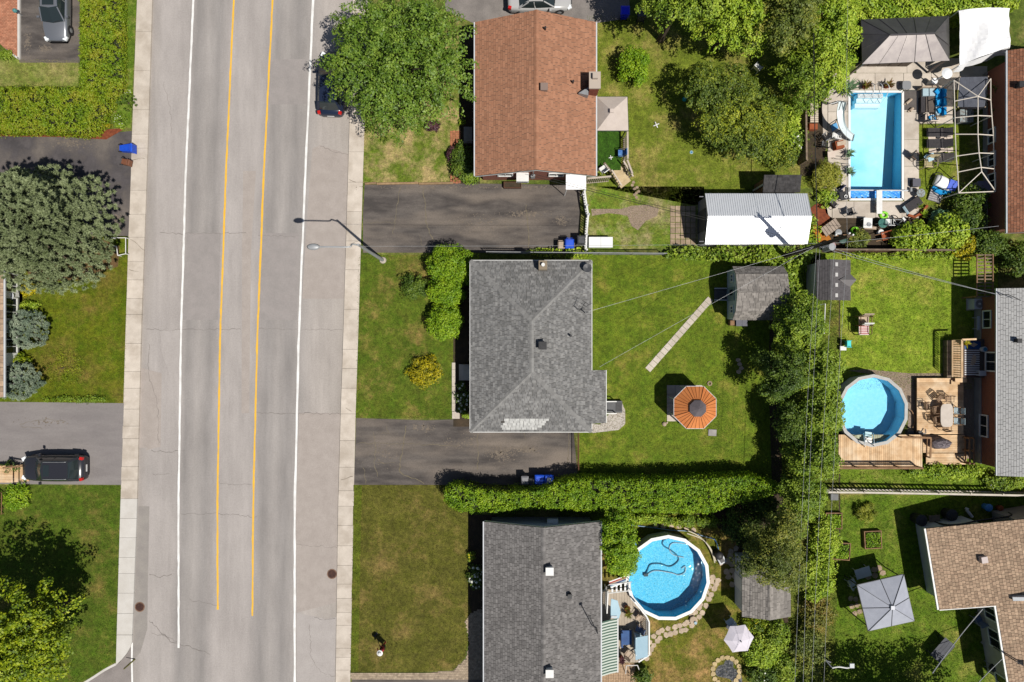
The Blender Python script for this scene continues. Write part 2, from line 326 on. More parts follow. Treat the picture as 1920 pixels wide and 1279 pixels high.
# sidewalks: every slab its own piece
def sidewalk(name, f0, f1, joints, new_from, parent_label):
    base = MB(); ys = list(np.arange(-1400, 2700, 60))
    e = bpy.data.objects.new(name, None); link(e); tag(e, kind='structure')
    js = list(np.arange(-1380, joints[0] - 40, 50)) + joints
    for a, b in zip(js[:-1], js[1:]):
        g = .22; dz = random.uniform(-.004, .004); m_ = concrete_new if a >= new_from else concrete
        p = [(f0(a + g), a + g), (f1(a + g), a + g), (f1(b - g), b - g), (f0(b - g), b - g)]
        MB().prism([q.xy for q in px_poly(p)], -.16, .012 + dz).build('slab', m_, e)
    return e
sw = sidewalk('sidewalk_west', wo, wi, [60, 133, 206, 252, 278, 357, 402, 445, 491, 525, 560, 590, 644, 697, 728, 767, 799, 822, 875, 900, 935, 972, 1008, 1045, 1075, 1112, 1150, 1190], 930, 'west')
MB().prism([q.xy for q in px_poly([(219.4, 1190.5), (248.2, 1190.5), (248, 1202), (245, 1212), (237.5, 1225.5), (227, 1238), (218, 1246.5)])], -.16, .012).build('slab', concrete_new, sw)
cp = spline([(p[0], p[1], 0) for p in [(218, 1246.5)] + COR[4:8]], 3)
kb = MB(); ribbon(kb, [P(p.x, p.y - 1.6) for p in cp], .16, .012); kb.build('kerb', concrete_new, sw)
se = sidewalk('sidewalk_east', ei, eo, [20, 60, 100, 140, 180, 230, 285, 342, 397, 452, 506, 580, 655, 691, 728, 776, 826, 876, 920, 949, 985, 1023, 1060, 1095, 1122, 1148, 1172, 1215, 1232, 1256, 1290, 1340, 1400, 1460, 1520], 9999, 'east')
for pts in ([(245, 448), (262, 462), (271, 470)], [(243, 505), (260, 510)], [(246, 300), (272, 297)], [(655, 460), (672, 452)], [(640, 900), (662, 893)], [(648, 765), (660, 772)], [(655, 338), (668, 342)]):
    crackline(pts, .7, mk('joint_dirt', A(120, 108, 92), rough=.95), sw if pts[0][0] < 400 else se, .02, 1)
weed = leafmat('verge_weeds', A(120, 120, 60), A(150, 135, 75), A(170, 150, 90), 0)
# yards: one raised bed of soil on each side of the road
soil = mk('dark_soil', A(86, 72, 56), A(64, 56, 44), 1.6, rough=.95, fine=.25, bump=.02, bscale=14)
yw = px_poly([(wo(y), y) for y in range(-1400, 1240, 60)] + [(218, 1246.5)] + [(p.x, p.y - 3.6) for p in cp[2:]] + [(-900, 1316), (-2200, 1316), (-2200, -1400)])
mb = MB(); mb.prism([p.xy for p in yw], -.17, 0); ywo = mb.build('yard_west', gm); tag(ywo, kind='structure')
mb = MB(); _x = P(1000, 0).x; mb.prism([p.xy for p in px_poly([(eo(y), y) for y in range(-1400, 2701, 60)] + [(1000, 2700), (1000, -1400)])], -.17, 0)
around(mb, _x, P(0, 2700).y, P(4000, 0).x, P(0, -1400).y, lambda m_, q: m_.prism([Vector(v) for v in q], -.17, 0)); yeo = mb.build('yard_east', gm); tag(yeo, kind='structure')

# lawns: a turf sheet and standing blades that share its colour patches
def inpoly(x, y, poly):
    c = np.zeros(len(x), bool); n = len(poly); j = n - 1
    for i in range(n):
        xi, yi, xj, yj = poly[i][0], poly[i][1], poly[j][0], poly[j][1]
        c ^= ((yi > y) != (yj > y)) & (x < (xj - xi) * (y - yi) / (yj - yi + 1e-12) + xi); j = i
    return c
def sample(poly, dens, n=None):
    xs = [p[0] for p in poly]; ys = [p[1] for p in poly]; ar = (max(xs) - min(xs)) * (max(ys) - min(ys)); n = int(ar * dens)
    x = RNG.uniform(min(xs), max(xs), n); y = RNG.uniform(min(ys), max(ys), n); k = inpoly(x, y, poly); return x[k], y[k]
def blades(name, poly, dens, mat, parent, hgt=.07, wid=.03, z=0.0, clip=True):
    x, y = sample(poly, dens)
    if clip:
        k = (np.abs(x) < 38.5) & (np.abs(y) < 26); x = x[k]; y = y[k]
    n = len(x); a = RNG.uniform(0, 2 * PI, n); tilt = RNG.uniform(.25, 1.25, n); l = hgt * RNG.uniform(.6, 1.5, n); b = RNG.uniform(0, 2 * PI, n); ww = wid * RNG.uniform(.6, 1.4, n) / 2
    p0 = np.stack([x + np.cos(b) * ww, y + np.sin(b) * ww, np.full(n, z)], 1); p1 = np.stack([x - np.cos(b) * ww, y - np.sin(b) * ww, np.full(n, z)], 1)
    p2 = np.stack([x + np.cos(a) * np.sin(tilt) * l, y + np.sin(a) * np.sin(tilt) * l, z + np.cos(tilt) * l + .005], 1)
    V = np.stack([p0, p1, p2], 1).reshape(-1, 3); o = np_mesh(name, V, np.arange(3 * n).reshape(-1, 3), mat, parent); tag(o, kind='stuff'); return o
def lawn(pts, g1, g2, dry, amt, dens=150, s=.35, z=.006, hgt=.07, k=.86):
    sh = lawnmat('turf', A(*g1, k), A(*g2, k), A(*dry, k), amt, s); bl = lawnmat('turf_blades', A(*g1, k), A(*g2, k), A(*dry, k), amt, s, True)
    pl = [p.xy for p in px_poly(pts)]; o = MB().sheet(pl, z).build('lawn', sh); tag(o, kind='structure')
    blades('grass', pl, dens, bl, o, hgt, z=z); return o
lawn([(0 - 300, 112), (148, 112), (148, 165), (-300, 165)], (105, 125, 45), (135, 135, 70), (150, 140, 90), .6)
lawn([(225, -300), (257, -300), (257, 0), (245, 240), (215, 240), (225, 165)], (86, 116, 28), (102, 124, 38), (148, 138, 80), .35, 200)
lawn([(-300, 443), (241, 443), (238, 640), (233, 756), (-300, 752)], (84, 104, 14), (104, 110, 22), (112, 100, 44), .5, 170)
lawn([(-300, 908), (228, 911), (226, 960), (218, 1240), (190, 1256), (166, 1272), (90, 1296), (-300, 1303)], (74, 100, 20), (88, 100, 32), (118, 104, 54), .34, 170)
lawn([(686, 60), (866, 60), (866, 344), (681, 344)], (115, 130, 45), (95, 120, 30), (162, 144, 98), .7, 170, .7)
lawn([(1100, 30), (1520, 30), (1530, 350), (1300, 385), (1120, 350)], (116, 126, 42), (102, 118, 32), (148, 134, 76), .42, 150)
lawn([(1098, 350), (1320, 350), (1320, 462), (1098, 470)], (100, 130, 36), (122, 128, 50), (158, 142, 108), .55, 150)
lawn([(672, 478), (880, 478), (855, 640), (855, 785), (667, 783)], (80, 104, 22), (98, 108, 34), (136, 114, 66), .38, 200)
lawn([(1085, 478), (1540, 478), (1480, 700), (1480, 900), (1085, 905)], (90, 114, 23), (106, 120, 31), (132, 122, 56), .28, 150)
lawn([(663, 909), (882, 909), (885, 1150), (872, 1170), (878, 1200), (872, 1232), (850, 1255), (790, 1260), (657, 1260)], (90, 92, 29), (101, 98, 41), (127, 108, 63), .36, 210)
lawn([(663, 909), (679, 909), (676, 1030), (672, 1258), (657, 1260)], (90, 104, 26), (98, 106, 30), (104, 98, 42), .4, 110, z=.01)
lawn([(1128, 965), (1520, 960), (1540, 1279), (1128, 1279)], (92, 104, 22), (112, 112, 34), (158, 126, 80), .5, 150)
lawn([(1520, 475), (1870, 470), (1870, 730), (1560, 730), (1520, 620)], (112, 140, 30), (136, 152, 48), (156, 150, 72), .3, 180, hgt=.1)
lawn([(1540, 860), (1930, 860), (1930, 925), (1540, 925)], (112, 135, 36), (96, 122, 26), (140, 135, 70), .3, 200, hgt=.11)
lawn([(1540, 928), (1960, 928), (1960, 1400), (1540, 1400)], (86, 116, 18), (104, 122, 34), (138, 134, 64), .3, 190, hgt=.09)
lawn([(1478, 560), (1572, 560), (1572, 1000), (1562, 1300), (1484, 1300), (1470, 1000), (1462, 760)], (84, 104, 28), (112, 122, 44), (128, 114, 62), .4, 120, z=.018, hgt=.22)
lawn([(1720, 235), (1850, 235), (1850, 385), (1720, 385)], (122, 135, 40), (105, 122, 34), (150, 135, 80), .35, 150)
# driveways, paths, bare soil
dk_as = mk('old_driveway_asphalt', A(98, 93, 94), A(70, 67, 70), .9, rough=.92, c3=A(120, 112, 106), s3=.45, fine=.25)
dk_as2 = mk('brown_driveway_asphalt', A(112, 105, 100), A(80, 75, 73), .9, rough=.92, c3=A(138, 127, 117), s3=.3, fine=.25, stretch=(.4, 1.5, 1), lo=.38, hi=.62)
gr_as = mk('grey_driveway_asphalt', A(152, 146, 144), A(138, 132, 131), .7, rough=.9, fine=.14, stretch=(.4, 1.5, 1))
mulch = mk('red_mulch', A(150, 82, 52), A(118, 62, 42), 5, rough=.95, fine=.3, bump=.02, bscale=20)
omulch = mk('orange_mulch', A(204, 132, 52), A(170, 104, 40), 5, rough=.95, fine=.3)
def drive(name, pts, m_, z=.012):
    o = MB().sheet([p.xy for p in px_poly(pts)], z).build(name, m_); return tag(o, kind='structure')
d1 = drive('driveway', [(37, -300), (150, -300), (150, 118), (37, 118)], dk_as2)
d2 = drive('driveway', [(-300, 246), (180, 252), (248, 246), (246, 330), (242, 443), (-300, 443)], dk_as)
d3 = drive('driveway', [(-300, 750), (233, 756), (228, 909), (-300, 905)], gr_as)
d4 = drive('driveway', [(684, 347), (860, 344), (1088, 347), (1086, 474), (681, 474), (681, 400)], dk_as2)
d5 = drive('driveway', [(668, 784), (800, 788), (860, 786), (1075, 806), (1082, 880), (1082, 909), (664, 909)], dk_as2)
d6 = drive('driveway', [(640 + 20, 1273), (905, 1273), (905, 1900), (640, 1900)], dk_as2, .011)
d7 = drive('driveway', [(835, -300), (1180, -300), (1180, 35), (1110, 45), (890, 45), (835, 20)], mk('mid_grey_asphalt', A(150, 143, 138), A(130, 124, 120), 1, rough=.9, fine=.2))  # mid grey asphalt, two tones mixed by noise
tanst = mk('bare_tan_stain', A(140, 128, 114), A(112, 103, 95), 3, rough=.95, fine=.2)
def blob(pts, m_, par, z, name='stain'):
    q = [P(p.x, p.y).xy for p in spline([(a, b, 0) for a, b in pts + [pts[0]]], 4)[:-1]]; return MB().sheet(q, z).build(name, m_, par)
def stain(cx, cy, rx, ry, n, par, m_=None):
    """worn chips and dust, thinning out from the middle"""
    mb = MB()
    for _ in range(n * 2):
        u, v = np.clip(RNG.normal(size=2), -2.2, 2.2); d = math.hypot(u, v); r = .085 * random.uniform(.25, 1) * math.exp(-d * .4); c = P(cx + u * rx * .55, cy + v * ry * .55); a0 = random.uniform(0, 6); k = random.randint(5, 8)
        mb.sheet([Vector((c.x + 1.5 * r * random.uniform(.5, 1.2) * math.cos(a0 + 2 * PI * j / k), c.y + r * random.uniform(.5, 1.2) * math.sin(a0 + 2 * PI * j / k))) for j in range(k)], .0155 + .0001 * (_ % 30))
    return tag(mb.build('stain', m_ or tanst, par), kind='stuff')
for a_ in ((940, 850, 26, 16, 170, d5), (990, 843, 30, 8, 90, d5), (800, 803, 14, 10, 40, d5), (779, 802, 6, 8, 14, d5), (860, 830, 60, 14, 60, d5), (720, 850, 40, 30, 40, d5), (1052, 414, 14, 10, 60, d4), (985, 402, 40, 8, 110, d4), (900, 420, 70, 20, 70, d4), (850, 352, 150, 4, 110, d4), (1000, 352, 60, 4, 50, d4), (86, 92, 12, 8, 60, d1), (52, 80, 8, 24, 60, d1), (220, 415, 14, 22, 90, d2), (130, 270, 60, 10, 60, d2), (85, 790, 50, 8, 26, d3)): stain(*a_)
tanw = mk('weedy_crack', A(138, 128, 110), A(116, 107, 86), 5, rough=.95); 
for pts, w_, par in (([(762, 798), (758, 830), (752, 860), (748, 885), (760, 893), (780, 898), (795, 906)], 1.7, d5), ([(700, 810), (704, 840), (702, 870), (708, 893)], 1.2, d5), ([(682, 876), (686, 906)], 1.0, d5), ([(668, 831), (760, 832), (860, 836)], .9, d5), ([(708, 868), (740, 868)], .8, d5), ([(725, 800), (730, 815), (715, 812)], .8, d5), ([(895, 812), (896, 880)], 1.2, d5), ([(983, 812), (988, 825)], .9, d5), ([(1068, 812), (1064, 880)], 1.2, d5),
        ([(750, 350), (745, 385), (740, 420), (736, 440)], 1.2, d4), ([(793, 350), (797, 385), (798, 415), (808, 440), (812, 450)], 1.6, d4), ([(786, 440), (792, 462)], .9, d4), ([(986, 384), (990, 420), (992, 470)], 1.6, d4), ([(682, 417), (740, 418)], .7, d4), ([(40, 116), (100, 114), (146, 118)], 1.4, d1), ([(40, 795), (90, 785), (125, 790)], .7, d3), ([(40, 800), (80, 803)], .6, d3)):
    crackline(pts, w_, tanw, par, .019, 1.6)
sb = drive('soil_bed', [(175, 245), (238, 240), (200, 262), (165, 260)], mulch, .016)
drive('soil_bed', [(-300, 240), (160, 250), (150, 258), (-300, 252)], mulch, .016)
drive('soil_bed', [(170, 440), (225, 462), (222, 500), (180, 512), (150, 525), (60, 530), (40, 480)], mk('needle_litter', A(120, 92, 62), A(100, 84, 50), 2, rough=.95, fine=.25), .013)
drive('soil_bed', [(1500, 180), (1560, 130), (1560, 200), (1540, 330), (1500, 330)], soil, .013)
drive('soil_bed', [(1445, 560), (1575, 560), (1575, 1000), (1560, 1279), (1480, 1279), (1450, 1000), (1440, 700)], soil, .013)
drive('soil_bed', [(1280, 950), (1500, 940), (1500, 1110), (1385, 1110), (1380, 1010)], soil, .014)
drive('soil_bed', [(1540, 400), (1870, 400), (1870, 474), (1540, 474)], soil, .014)
drive('soil_bed', [(850, 470), (884, 470), (884, 800), (850, 800)], soil, .014)
drive('soil_bed', [(878, 965), (930, 965), (930, 1279), (878, 1130)], soil, .009)
drive('soil_bed', [(863, 60), (900, 60), (900, 345), (863, 345)], soil, .014)
# ------------------------------------------------------------------ vegetation builders
def unit(v): return v / np.maximum(np.linalg.norm(v, axis=1, keepdims=True), 1e-9)
def leaf_mesh(name, pts, nrm, size, mat, parent, asp=.55, fold=.18, along=None):
    n = len(pts); nrm = unit(nrm)
    t = RNG.normal(size=(n, 3)) if along is None else along + RNG.normal(size=(n, 3)) * .35
    t = unit(t - nrm * np.sum(t * nrm, 1, keepdims=True)); b = np.cross(nrm, t); s = (size * RNG.uniform(.65, 1.35, n))[:, None]
    V = np.stack([pts - t * s * .5 - nrm * s * fold, pts + b * s * asp * .5, pts + t * s * .5 - nrm * s * fold, pts - b * s * asp * .5], 1).reshape(-1, 3)
    return np_mesh(name, V, np.arange(4 * n).reshape(-1, 4), mat, parent)
def sphere_dirs(n, zmin=-.35):
    d = unit(RNG.normal(size=(n * 3, 3))); d = d[d[:, 2] > zmin]
    while len(d) < n: d = np.concatenate([d, d])
    return d[:n]
def lump(d, ph, k=3.0):
    return 1 + .10 * np.sin(d[:, 0] * k * 2.1 + ph) * np.cos(d[:, 1] * k * 1.7 + ph * 2) + .08 * np.sin(d[:, 2] * k * 2.3 + d[:, 0] * 4 + ph * 3) + .06 * np.sin(d[:, 1] * k * 4.1 - ph)
def domes(cc, out, up, k, rc, elong, flat_, jit, upn):
    """k leaves laid over the upper side of each spray: lit tops, dark gaps between the sprays"""
    m = len(cc); side = unit(np.cross(up, out)); q = sphere_dirs(m * k, -.15).reshape(m, k, 3) * RNG.uniform(.7, 1.08, (m, k, 1)); sz = RNG.uniform(.7, 1.3, (m, 1, 1)) * rc
    off = (out[:, None] * q[:, :, :1] * elong + side[:, None] * q[:, :, 1:2] + up[:, None] * q[:, :, 2:] * flat_) * sz
    nn = out[:, None] * q[:, :, :1] * .5 + side[:, None] * q[:, :, 1:2] * .6 + up[:, None] * np.abs(q[:, :, 2:]) + np.array([0, 0, upn]) + RNG.normal(size=(m, k, 3)) * jit
    return (cc[:, None] + off).reshape(-1, 3), nn.reshape(-1, 3), np.repeat(out, k, 0)
def crown_cloud(ells, clumps, per, rc, elong=1.6, flat_=.6, inner=.3, upn=.4, jit=.35, zmin=-.3, smax=.08):
    """leaf positions and normals for sprays spread through several ellipsoidal lobes"""
    pos = []; nor = []; tips = []; al = []
    area = np.array([e[1][0] * e[1][1] + e[1][0] * e[1][2] for e in ells]); area = area / area.sum()
    for (c, r), w_ in zip(ells, area):
        m = max(6, int(clumps * w_)); c = np.array(c); r = np.array(r); d = sphere_dirs(m, zmin); ph = RNG.uniform(0, 6)
        rad = lump(d, ph) * np.where(RNG.random(m) < inner, RNG.uniform(.4, .8, m), RNG.uniform(.84, 1.0 + smax, m))
        cc = c + d * (r - rc * .4) * rad[:, None]; tips.append(cc)
        out = unit(d * np.array([1, 1, .4]) + RNG.normal(size=(m, 3)) * .25); up = unit(d * .45 + np.array([0, 0, .75])); out = unit(out - up * np.sum(out * up, 1, keepdims=True))
        p, n, a = domes(cc, out, up, max(4, per), rc, elong, flat_, jit, upn); pos.append(p); nor.append(n); al.append(a)
    return np.concatenate(pos), np.concatenate(nor), np.concatenate(tips), np.concatenate(al)
def trunk_mesh(base, top, r, tips, nl, parent, name='trunk'):
    mb = MB(); b = Vector(base); t = Vector(top); mid = b.lerp(t, .5) + Vector((random.uniform(-.1, .1), random.uniform(-.1, .1), 0))
    mb.tube([b, b.lerp(mid, .25), mid, t], [r * 1.25, r, r * .75, r * .3], 7)
    if len(tips):
        for i in RNG.choice(len(tips), min(nl, len(tips)), replace=False):
            q = Vector(tips[i]); s_ = b.lerp(t, random.uniform(.3, .8)); m_ = s_.lerp(q, .5) + Vector((0, 0, .12 * (q - s_).length)); mb.tube([s_, m_, q], [r * .4, r * .22, r * .07], 5)
    return mb.build(name, bark, parent)
def lobes(px, py, rx, ry, zc, rz, extra=()):
    out = [(P(px, py, zc), (L(rx, zc), L(ry, zc), rz))]
    for e in extra: out.append((P(e[0], e[1], e[4]), (L(e[2], e[4]), L(e[3], e[4]), e[5])))
    return out
def tree(name, label, cat, px, py, rx, ry, zc, rz, mat, extra=(), clumps=300, per=45, rc=.5, size=.17, asp=.6, elong=1.6, inner=.3, upn=.4, jit=.35, trunk=.18, limbs=14, group=None, fold=.18, zmin=-.3, smax=.08, align=False, flat_=.6, base=None):
    es = lobes(px, py, rx, ry, zc, rz, extra); c = es[0][0]; bp = P(base[0], base[1]) if base else Vector((c.x, c.y, 0))
    t = T(name, label, cat, bp, 0, group, True)
    p, n, tips, al = crown_cloud(es, clumps, per, rc, elong, flat_, inner, upn, jit, zmin, smax)
    k = p[:, 2] > .08; p, n, al = p[k], n[k], al[k]
    leaf_mesh('crown', p, n, size, mat, t, asp, fold, al if align else None)
    trunk_mesh(bp, (c.x, c.y, max(.3, zc + rz * .3)), trunk, tips, limbs, t, 'trunk' if zc > 1.3 else 'stem'); return t
def needle_tree(name, label, cat, px, py, rx, ry, zc, rz, mat, tufts=900, per=22, nl=.22, nw=.14, extra=(), trunk=.22, limbs=20, group=None, inner=.25, tuft_r=.1):
    """conifer: star-shaped tufts of needles at the ends of the twigs"""
    es = lobes(px, py, rx, ry, zc, rz, extra); c = es[0][0]; t = T(name, label, cat, (c.x, c.y, 0), 0, group, True)
    p, n, tips, al = crown_cloud(es, tufts, 1, tuft_r, 1, 1, inner, .4, .3, -.4, .05); k = tips[:, 2] > .1; p = tips[k]; m = len(p)
    o = unit(p - np.array([c.x, c.y, zc - rz * .3])); o = unit(o * .7 + np.array([0, 0, .5]) + RNG.normal(size=o.shape) * .2)
    d = unit(o[:, None, :] * .55 + sphere_dirs(m * per, -1).reshape(m, per, 3)); d = np.where(np.sum(d * o[:, None], 2, keepdims=True) < -.1, -d, d); st = p[:, None, :] + d * (nl * .5 + tuft_r * RNG.uniform(.3, 1, (m, per, 1)))
    d = d.reshape(-1, 3); st = st.reshape(-1, 3); side = unit(np.cross(d, np.array([.3, .2, 1.0]) + RNG.normal(size=d.shape) * .3)); nn = np.cross(side, d); nn = nn * np.sign(nn[:, 2:] + 1e-6)
    leaf_mesh('crown', st, nn, nl, mat, t, nw, .0, d)
    trunk_mesh((c.x, c.y, 0), (c.x, c.y, zc + rz * .6), trunk, tips, limbs, t, 'trunk' if zc > 1.3 else 'stem'); return t
def shrub(label, px, py, rx, ry, h, mat, name='shrub', cat='shrub', clumps=40, per=30, size=.12, rc=.28, asp=.55, group=None, upn=.4, jit=.4, elong=1.3, flower=None, fmat=None, fsize=.12, nfl=20, inner=.35):
    zc = h * .5; es = lobes(px, py, rx, ry, zc, h * .5); c = es[0][0]; t = T(name, label, cat, (c.x, c.y, 0), 0, group, True)
    p, n, tips, al = crown_cloud(es, clumps, per, rc, elong, .8, inner, upn, jit, -.5); k = p[:, 2] > .03
    leaf_mesh('foliage', p[k], n[k], size, mat, t, asp)
    trunk_mesh((c.x, c.y, 0), (c.x, c.y, h * .7), .03, tips, 6, t, 'stem')
    if fmat:
        top = tips[tips[:, 2] > zc]; top = top[:nfl]; mb = MB()
        for q in top: mb.ball((q[0], q[1], q[2] + .06), fsize * random.uniform(.7, 1.2), 7, 4, .7)
        tag(mb.build('flower_heads', fmat, t), kind='stuff')
    return t
def hedge(name, label, cat, pts, h, mat, dens=210, size=.115, bumps=.16, side=260, asp=.5, group=None, z0=.05):
    """clipped hedge on a footprint drawn at its top edge: dark twig core, sprays over top and sides"""
    top = px_poly(pts, h); pl = [p.xy for p in top]; n = len(pl); cx = sum(p.x for p in pl) / n; cy = sum(p.y for p in pl) / n
    t = T(name, label, cat, (cx, cy, 0), 0, group, True)
    x, y = sample(pl, dens / 8); ph = RNG.uniform(0, 6, 4); m = len(x)
    def hz(x, y): return h - bumps * .6 + bumps * (np.sin(x * 1.9 + ph[0]) * np.cos(y * 2.3 + ph[1]) * .4 + .3 * np.sin(x * 4.7 + y * 3.9 + ph[2]))
    cc = np.stack([x, y, hz(x, y) - .1 + RNG.normal(size=m) * .05], 1); an = RNG.uniform(0, 2 * PI, m); up = unit(np.array([0, 0, 1]) + RNG.normal(size=(m, 3)) * .25); out = np.stack([np.cos(an), np.sin(an), np.zeros(m)], 1); out = unit(out - up * np.sum(out * up, 1, keepdims=True))
    p, q, _ = domes(cc, out, up, 16, size * 1.3, 1.2, 1.0, .35, .3); pos = [p]; nor = [q]
    for i in range(n):
        a = pl[i]; b = pl[(i + 1) % n]; l = (b - a).length; m = int(l * h * side); u = RNG.random(m); zz = z0 + RNG.random(m) ** .8 * (h - .3)
        d = (b - a) / max(l, 1e-6); o = Vector((d.y, -d.x)); jj = RNG.normal(size=m) * .09 + .03 * np.sin(u * l * 5)
        sgn = 1 if (Vector((cx, cy)) - a).dot(o) < 0 else -1; o = o * sgn
        bul = .06 * np.sin(zz / h * PI)
        pos.append(np.stack([a.x + d.x * u * l + o.x * (jj + bul), a.y + d.y * u * l + o.y * (jj + bul), zz], 1)); nor.append(np.array([o.x, o.y, .35]) + RNG.normal(size=(m, 3)) * .5)
    leaf_mesh('foliage', np.concatenate(pos), np.concatenate(nor), size, mat, t, asp)
    ins = [Vector((cx, cy)) + (p - Vector((cx, cy))) * .5 for p in pl]; core = [p + (Vector((cx, cy)) - p).normalized() * .22 for p in pl]
    MB().prism(core, 0, h - .62).build('twigs', MATS.get('twig_core') or mk('twig_core', (.02, .028, .012), (.035, .035, .018), 6, rough=1), t); return t
def vine(name, label, pts, h, mat, dens=140, size=.16, cat='vine', group=None):
    pl = [p.xy for p in px_poly(pts, h)]; x, y = sample(pl, dens); n = len(x); cx = np.mean(x); cy = np.mean(y); t = T(name, label, cat, (cx, cy, 0), 0, group, True)
    z = h * (.6 + .4 * np.sin(x * 2.2) * np.cos(y * 1.8 + 1)) * RNG.uniform(.55, 1.05, n) + .05
    leaf_mesh('foliage', np.stack([x, y, z], 1), np.array([0, 0, .8]) + RNG.normal(size=(n, 3)) * .5, size, mat, t, .75)
    mb = MB()
    for i in range(0, n, max(1, n // 14)): mb.tube([(x[i], y[i], 0), (x[i] + random.uniform(-.2, .2), y[i] + random.uniform(-.1, .1), z[i] * .5), (x[i] + random.uniform(-.3, .3), y[i], z[i])], [.015, .012, .006], 4)
    tag(mb.build('stems', bark, t), kind='stuff'); return t
def G(*c, k=.95): return A(*c, k)
lf_maple = leafmat('maple_leaves', G(66, 94, 24), G(98, 128, 38), G(138, 160, 62), .16, 1.2, .5)
lf_lime = leafmat('lime_maple_leaves', G(66, 92, 10), G(116, 138, 16), G(176, 186, 34), .22, 1.3)
lf_mid = leafmat('mid_green_leaves', G(74, 102, 20), G(118, 144, 36), G(160, 178, 58), .16, .8)
lf_bright = leafmat('bright_leaves', G(100, 132, 26), G(146, 172, 42), G(186, 200, 70), .16, .8)
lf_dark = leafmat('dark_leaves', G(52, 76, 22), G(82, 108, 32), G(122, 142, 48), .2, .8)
lf_olive = leafmat('olive_leaves', G(76, 92, 34), G(110, 124, 48), G(158, 156, 62), .2, .6)
lf_apple = leafmat('apple_leaves', G(60, 82, 28), G(106, 126, 42), G(178, 184, 46), .22, .32)
lf_cedar = leafmat('cedar_sprays', G(84, 122, 12), G(120, 155, 22), G(158, 182, 36), .16, 1.3)
lf_cedar2 = leafmat('old_cedar_sprays', G(90, 122, 14), G(130, 152, 24), G(150, 146, 42), .16, .9)
lf_blue = leafmat('blue_spruce_needles', G(92, 110, 92), G(126, 142, 120), G(166, 176, 150), .05, 1.2)
lf_pine = leafmat('pine_needles', G(90, 102, 64), G(120, 132, 92), G(154, 164, 122), .05, .7)
lf_yel = leafmat('golden_leaves', G(92, 100, 14), G(164, 156, 18), G(226, 206, 34), .2, 2.4)
lf_purple = leafmat('purple_leaves', G(60, 34, 44), G(84, 50, 58), G(110, 76, 74), .1, 2)
fl_white = mk('white_flowers', (.8, .8, .74), (.62, .64, .52), 9, rough=.8)
fl_yellow = mk('yellow_flowers', (.75, .6, .03), rough=.8)
# ------------------------------------------------------------------ buildings
def clip_poly(sub, clip):
    out = sub
    for i in range(len(clip)):
        a = clip[i]; b = clip[(i + 1) % len(clip)]; inp = out; out = []
        if not inp: return []
        def side(p): return (b[0] - a[0]) * (p[1] - a[1]) - (b[1] - a[1]) * (p[0] - a[0])
        for j in range(len(inp)):
            p = inp[j - 1]; q = inp[j]; sp, sq = side(p), side(q)
            if sq >= 0:
                if sp < 0: t = sp / (sp - sq); out.append((p[0] + (q[0] - p[0]) * t, p[1] + (q[1] - p[1]) * t))
                out.append(q)
            elif sp >= 0: t = sp / (sp - sq); out.append((p[0] + (q[0] - p[0]) * t, p[1] + (q[1] - p[1]) * t))
    return out
def shingles(poly3, mat, parent, ex=.2, tw=(.3, .55), thick=.016, name='shingles', only=None, skip=None, lift=.004):
    """overlapping roof tabs laid in courses over a convex planar slope; every tab is a wedge of its own"""
    p3 = [Vector(p) for p in poly3]; n = Vector((0, 0, 0))
    for i in range(len(p3)): n += (p3[i] - p3[0]).cross(p3[(i + 1) % len(p3)] - p3[0])
    n.normalize(); n = n if n.z > 0 else -n
    down = (Vector((0, 0, -1)) - n * (-n.z)); down = down.normalized() if down.length > 1e-4 else Vector((0, -1, 0))
    up = -down; a = up.cross(n).normalized(); o = p3[0]
    q2 = [((p - o).dot(a), (p - o).dot(up)) for p in p3]
    ar = sum(q2[i][0] * q2[(i + 1) % len(q2)][1] - q2[(i + 1) % len(q2)][0] * q2[i][1] for i in range(len(q2)))
    if ar < 0: q2 = q2[::-1]
    u0 = min(q[0] for q in q2); u1 = max(q[0] for q in q2); v0 = min(q[1] for q in q2); v1 = max(q[1] for q in q2); mb = MB()
    v = v0
    while v < v1:
        u = u0 - random.uniform(0, tw[1])
        while u < u1:
            w_ = random.uniform(*tw); g = .012; c = clip_poly([(u + g, v), (u + w_ - g, v), (u + w_ - g, v + ex), (u + g, v + ex)], q2)
            if len(c) >= 3:
                cu = sum(x for x, _ in c) / len(c); cv = sum(y for _, y in c) / len(c); cw = o + a * cu + up * cv
                ok = (only is None or only(cw)) and (skip is None or not skip(cw))
                if ok:
                    dz = random.uniform(0, .006); top = [o + a * x + up * y + n * (lift + dz + thick * (1 - (y - v) / ex)) for x, y in c]
                    low = [(x, y) for x, y in c if abs(y - v) < 1e-6]; k = len(mb.v); mb.v += [tuple(p) for p in top]; mb.f.append(list(range(k, k + len(top))))
                    if len(low) == 2:
                        i0, i1 = [i for i, (x, y) in enumerate(c) if abs(y - v) < 1e-6]
                        m_ = len(mb.v); mb.v += [tuple(o + a * c[i][0] + up * c[i][1]) for i in (i0, i1)]; mb.f.append([k + i0, m_, m_ + 1, k + i1])
            u += w_
        v += ex
    ob = mb.build(name, mat, parent); return tag(ob, kind='stuff')
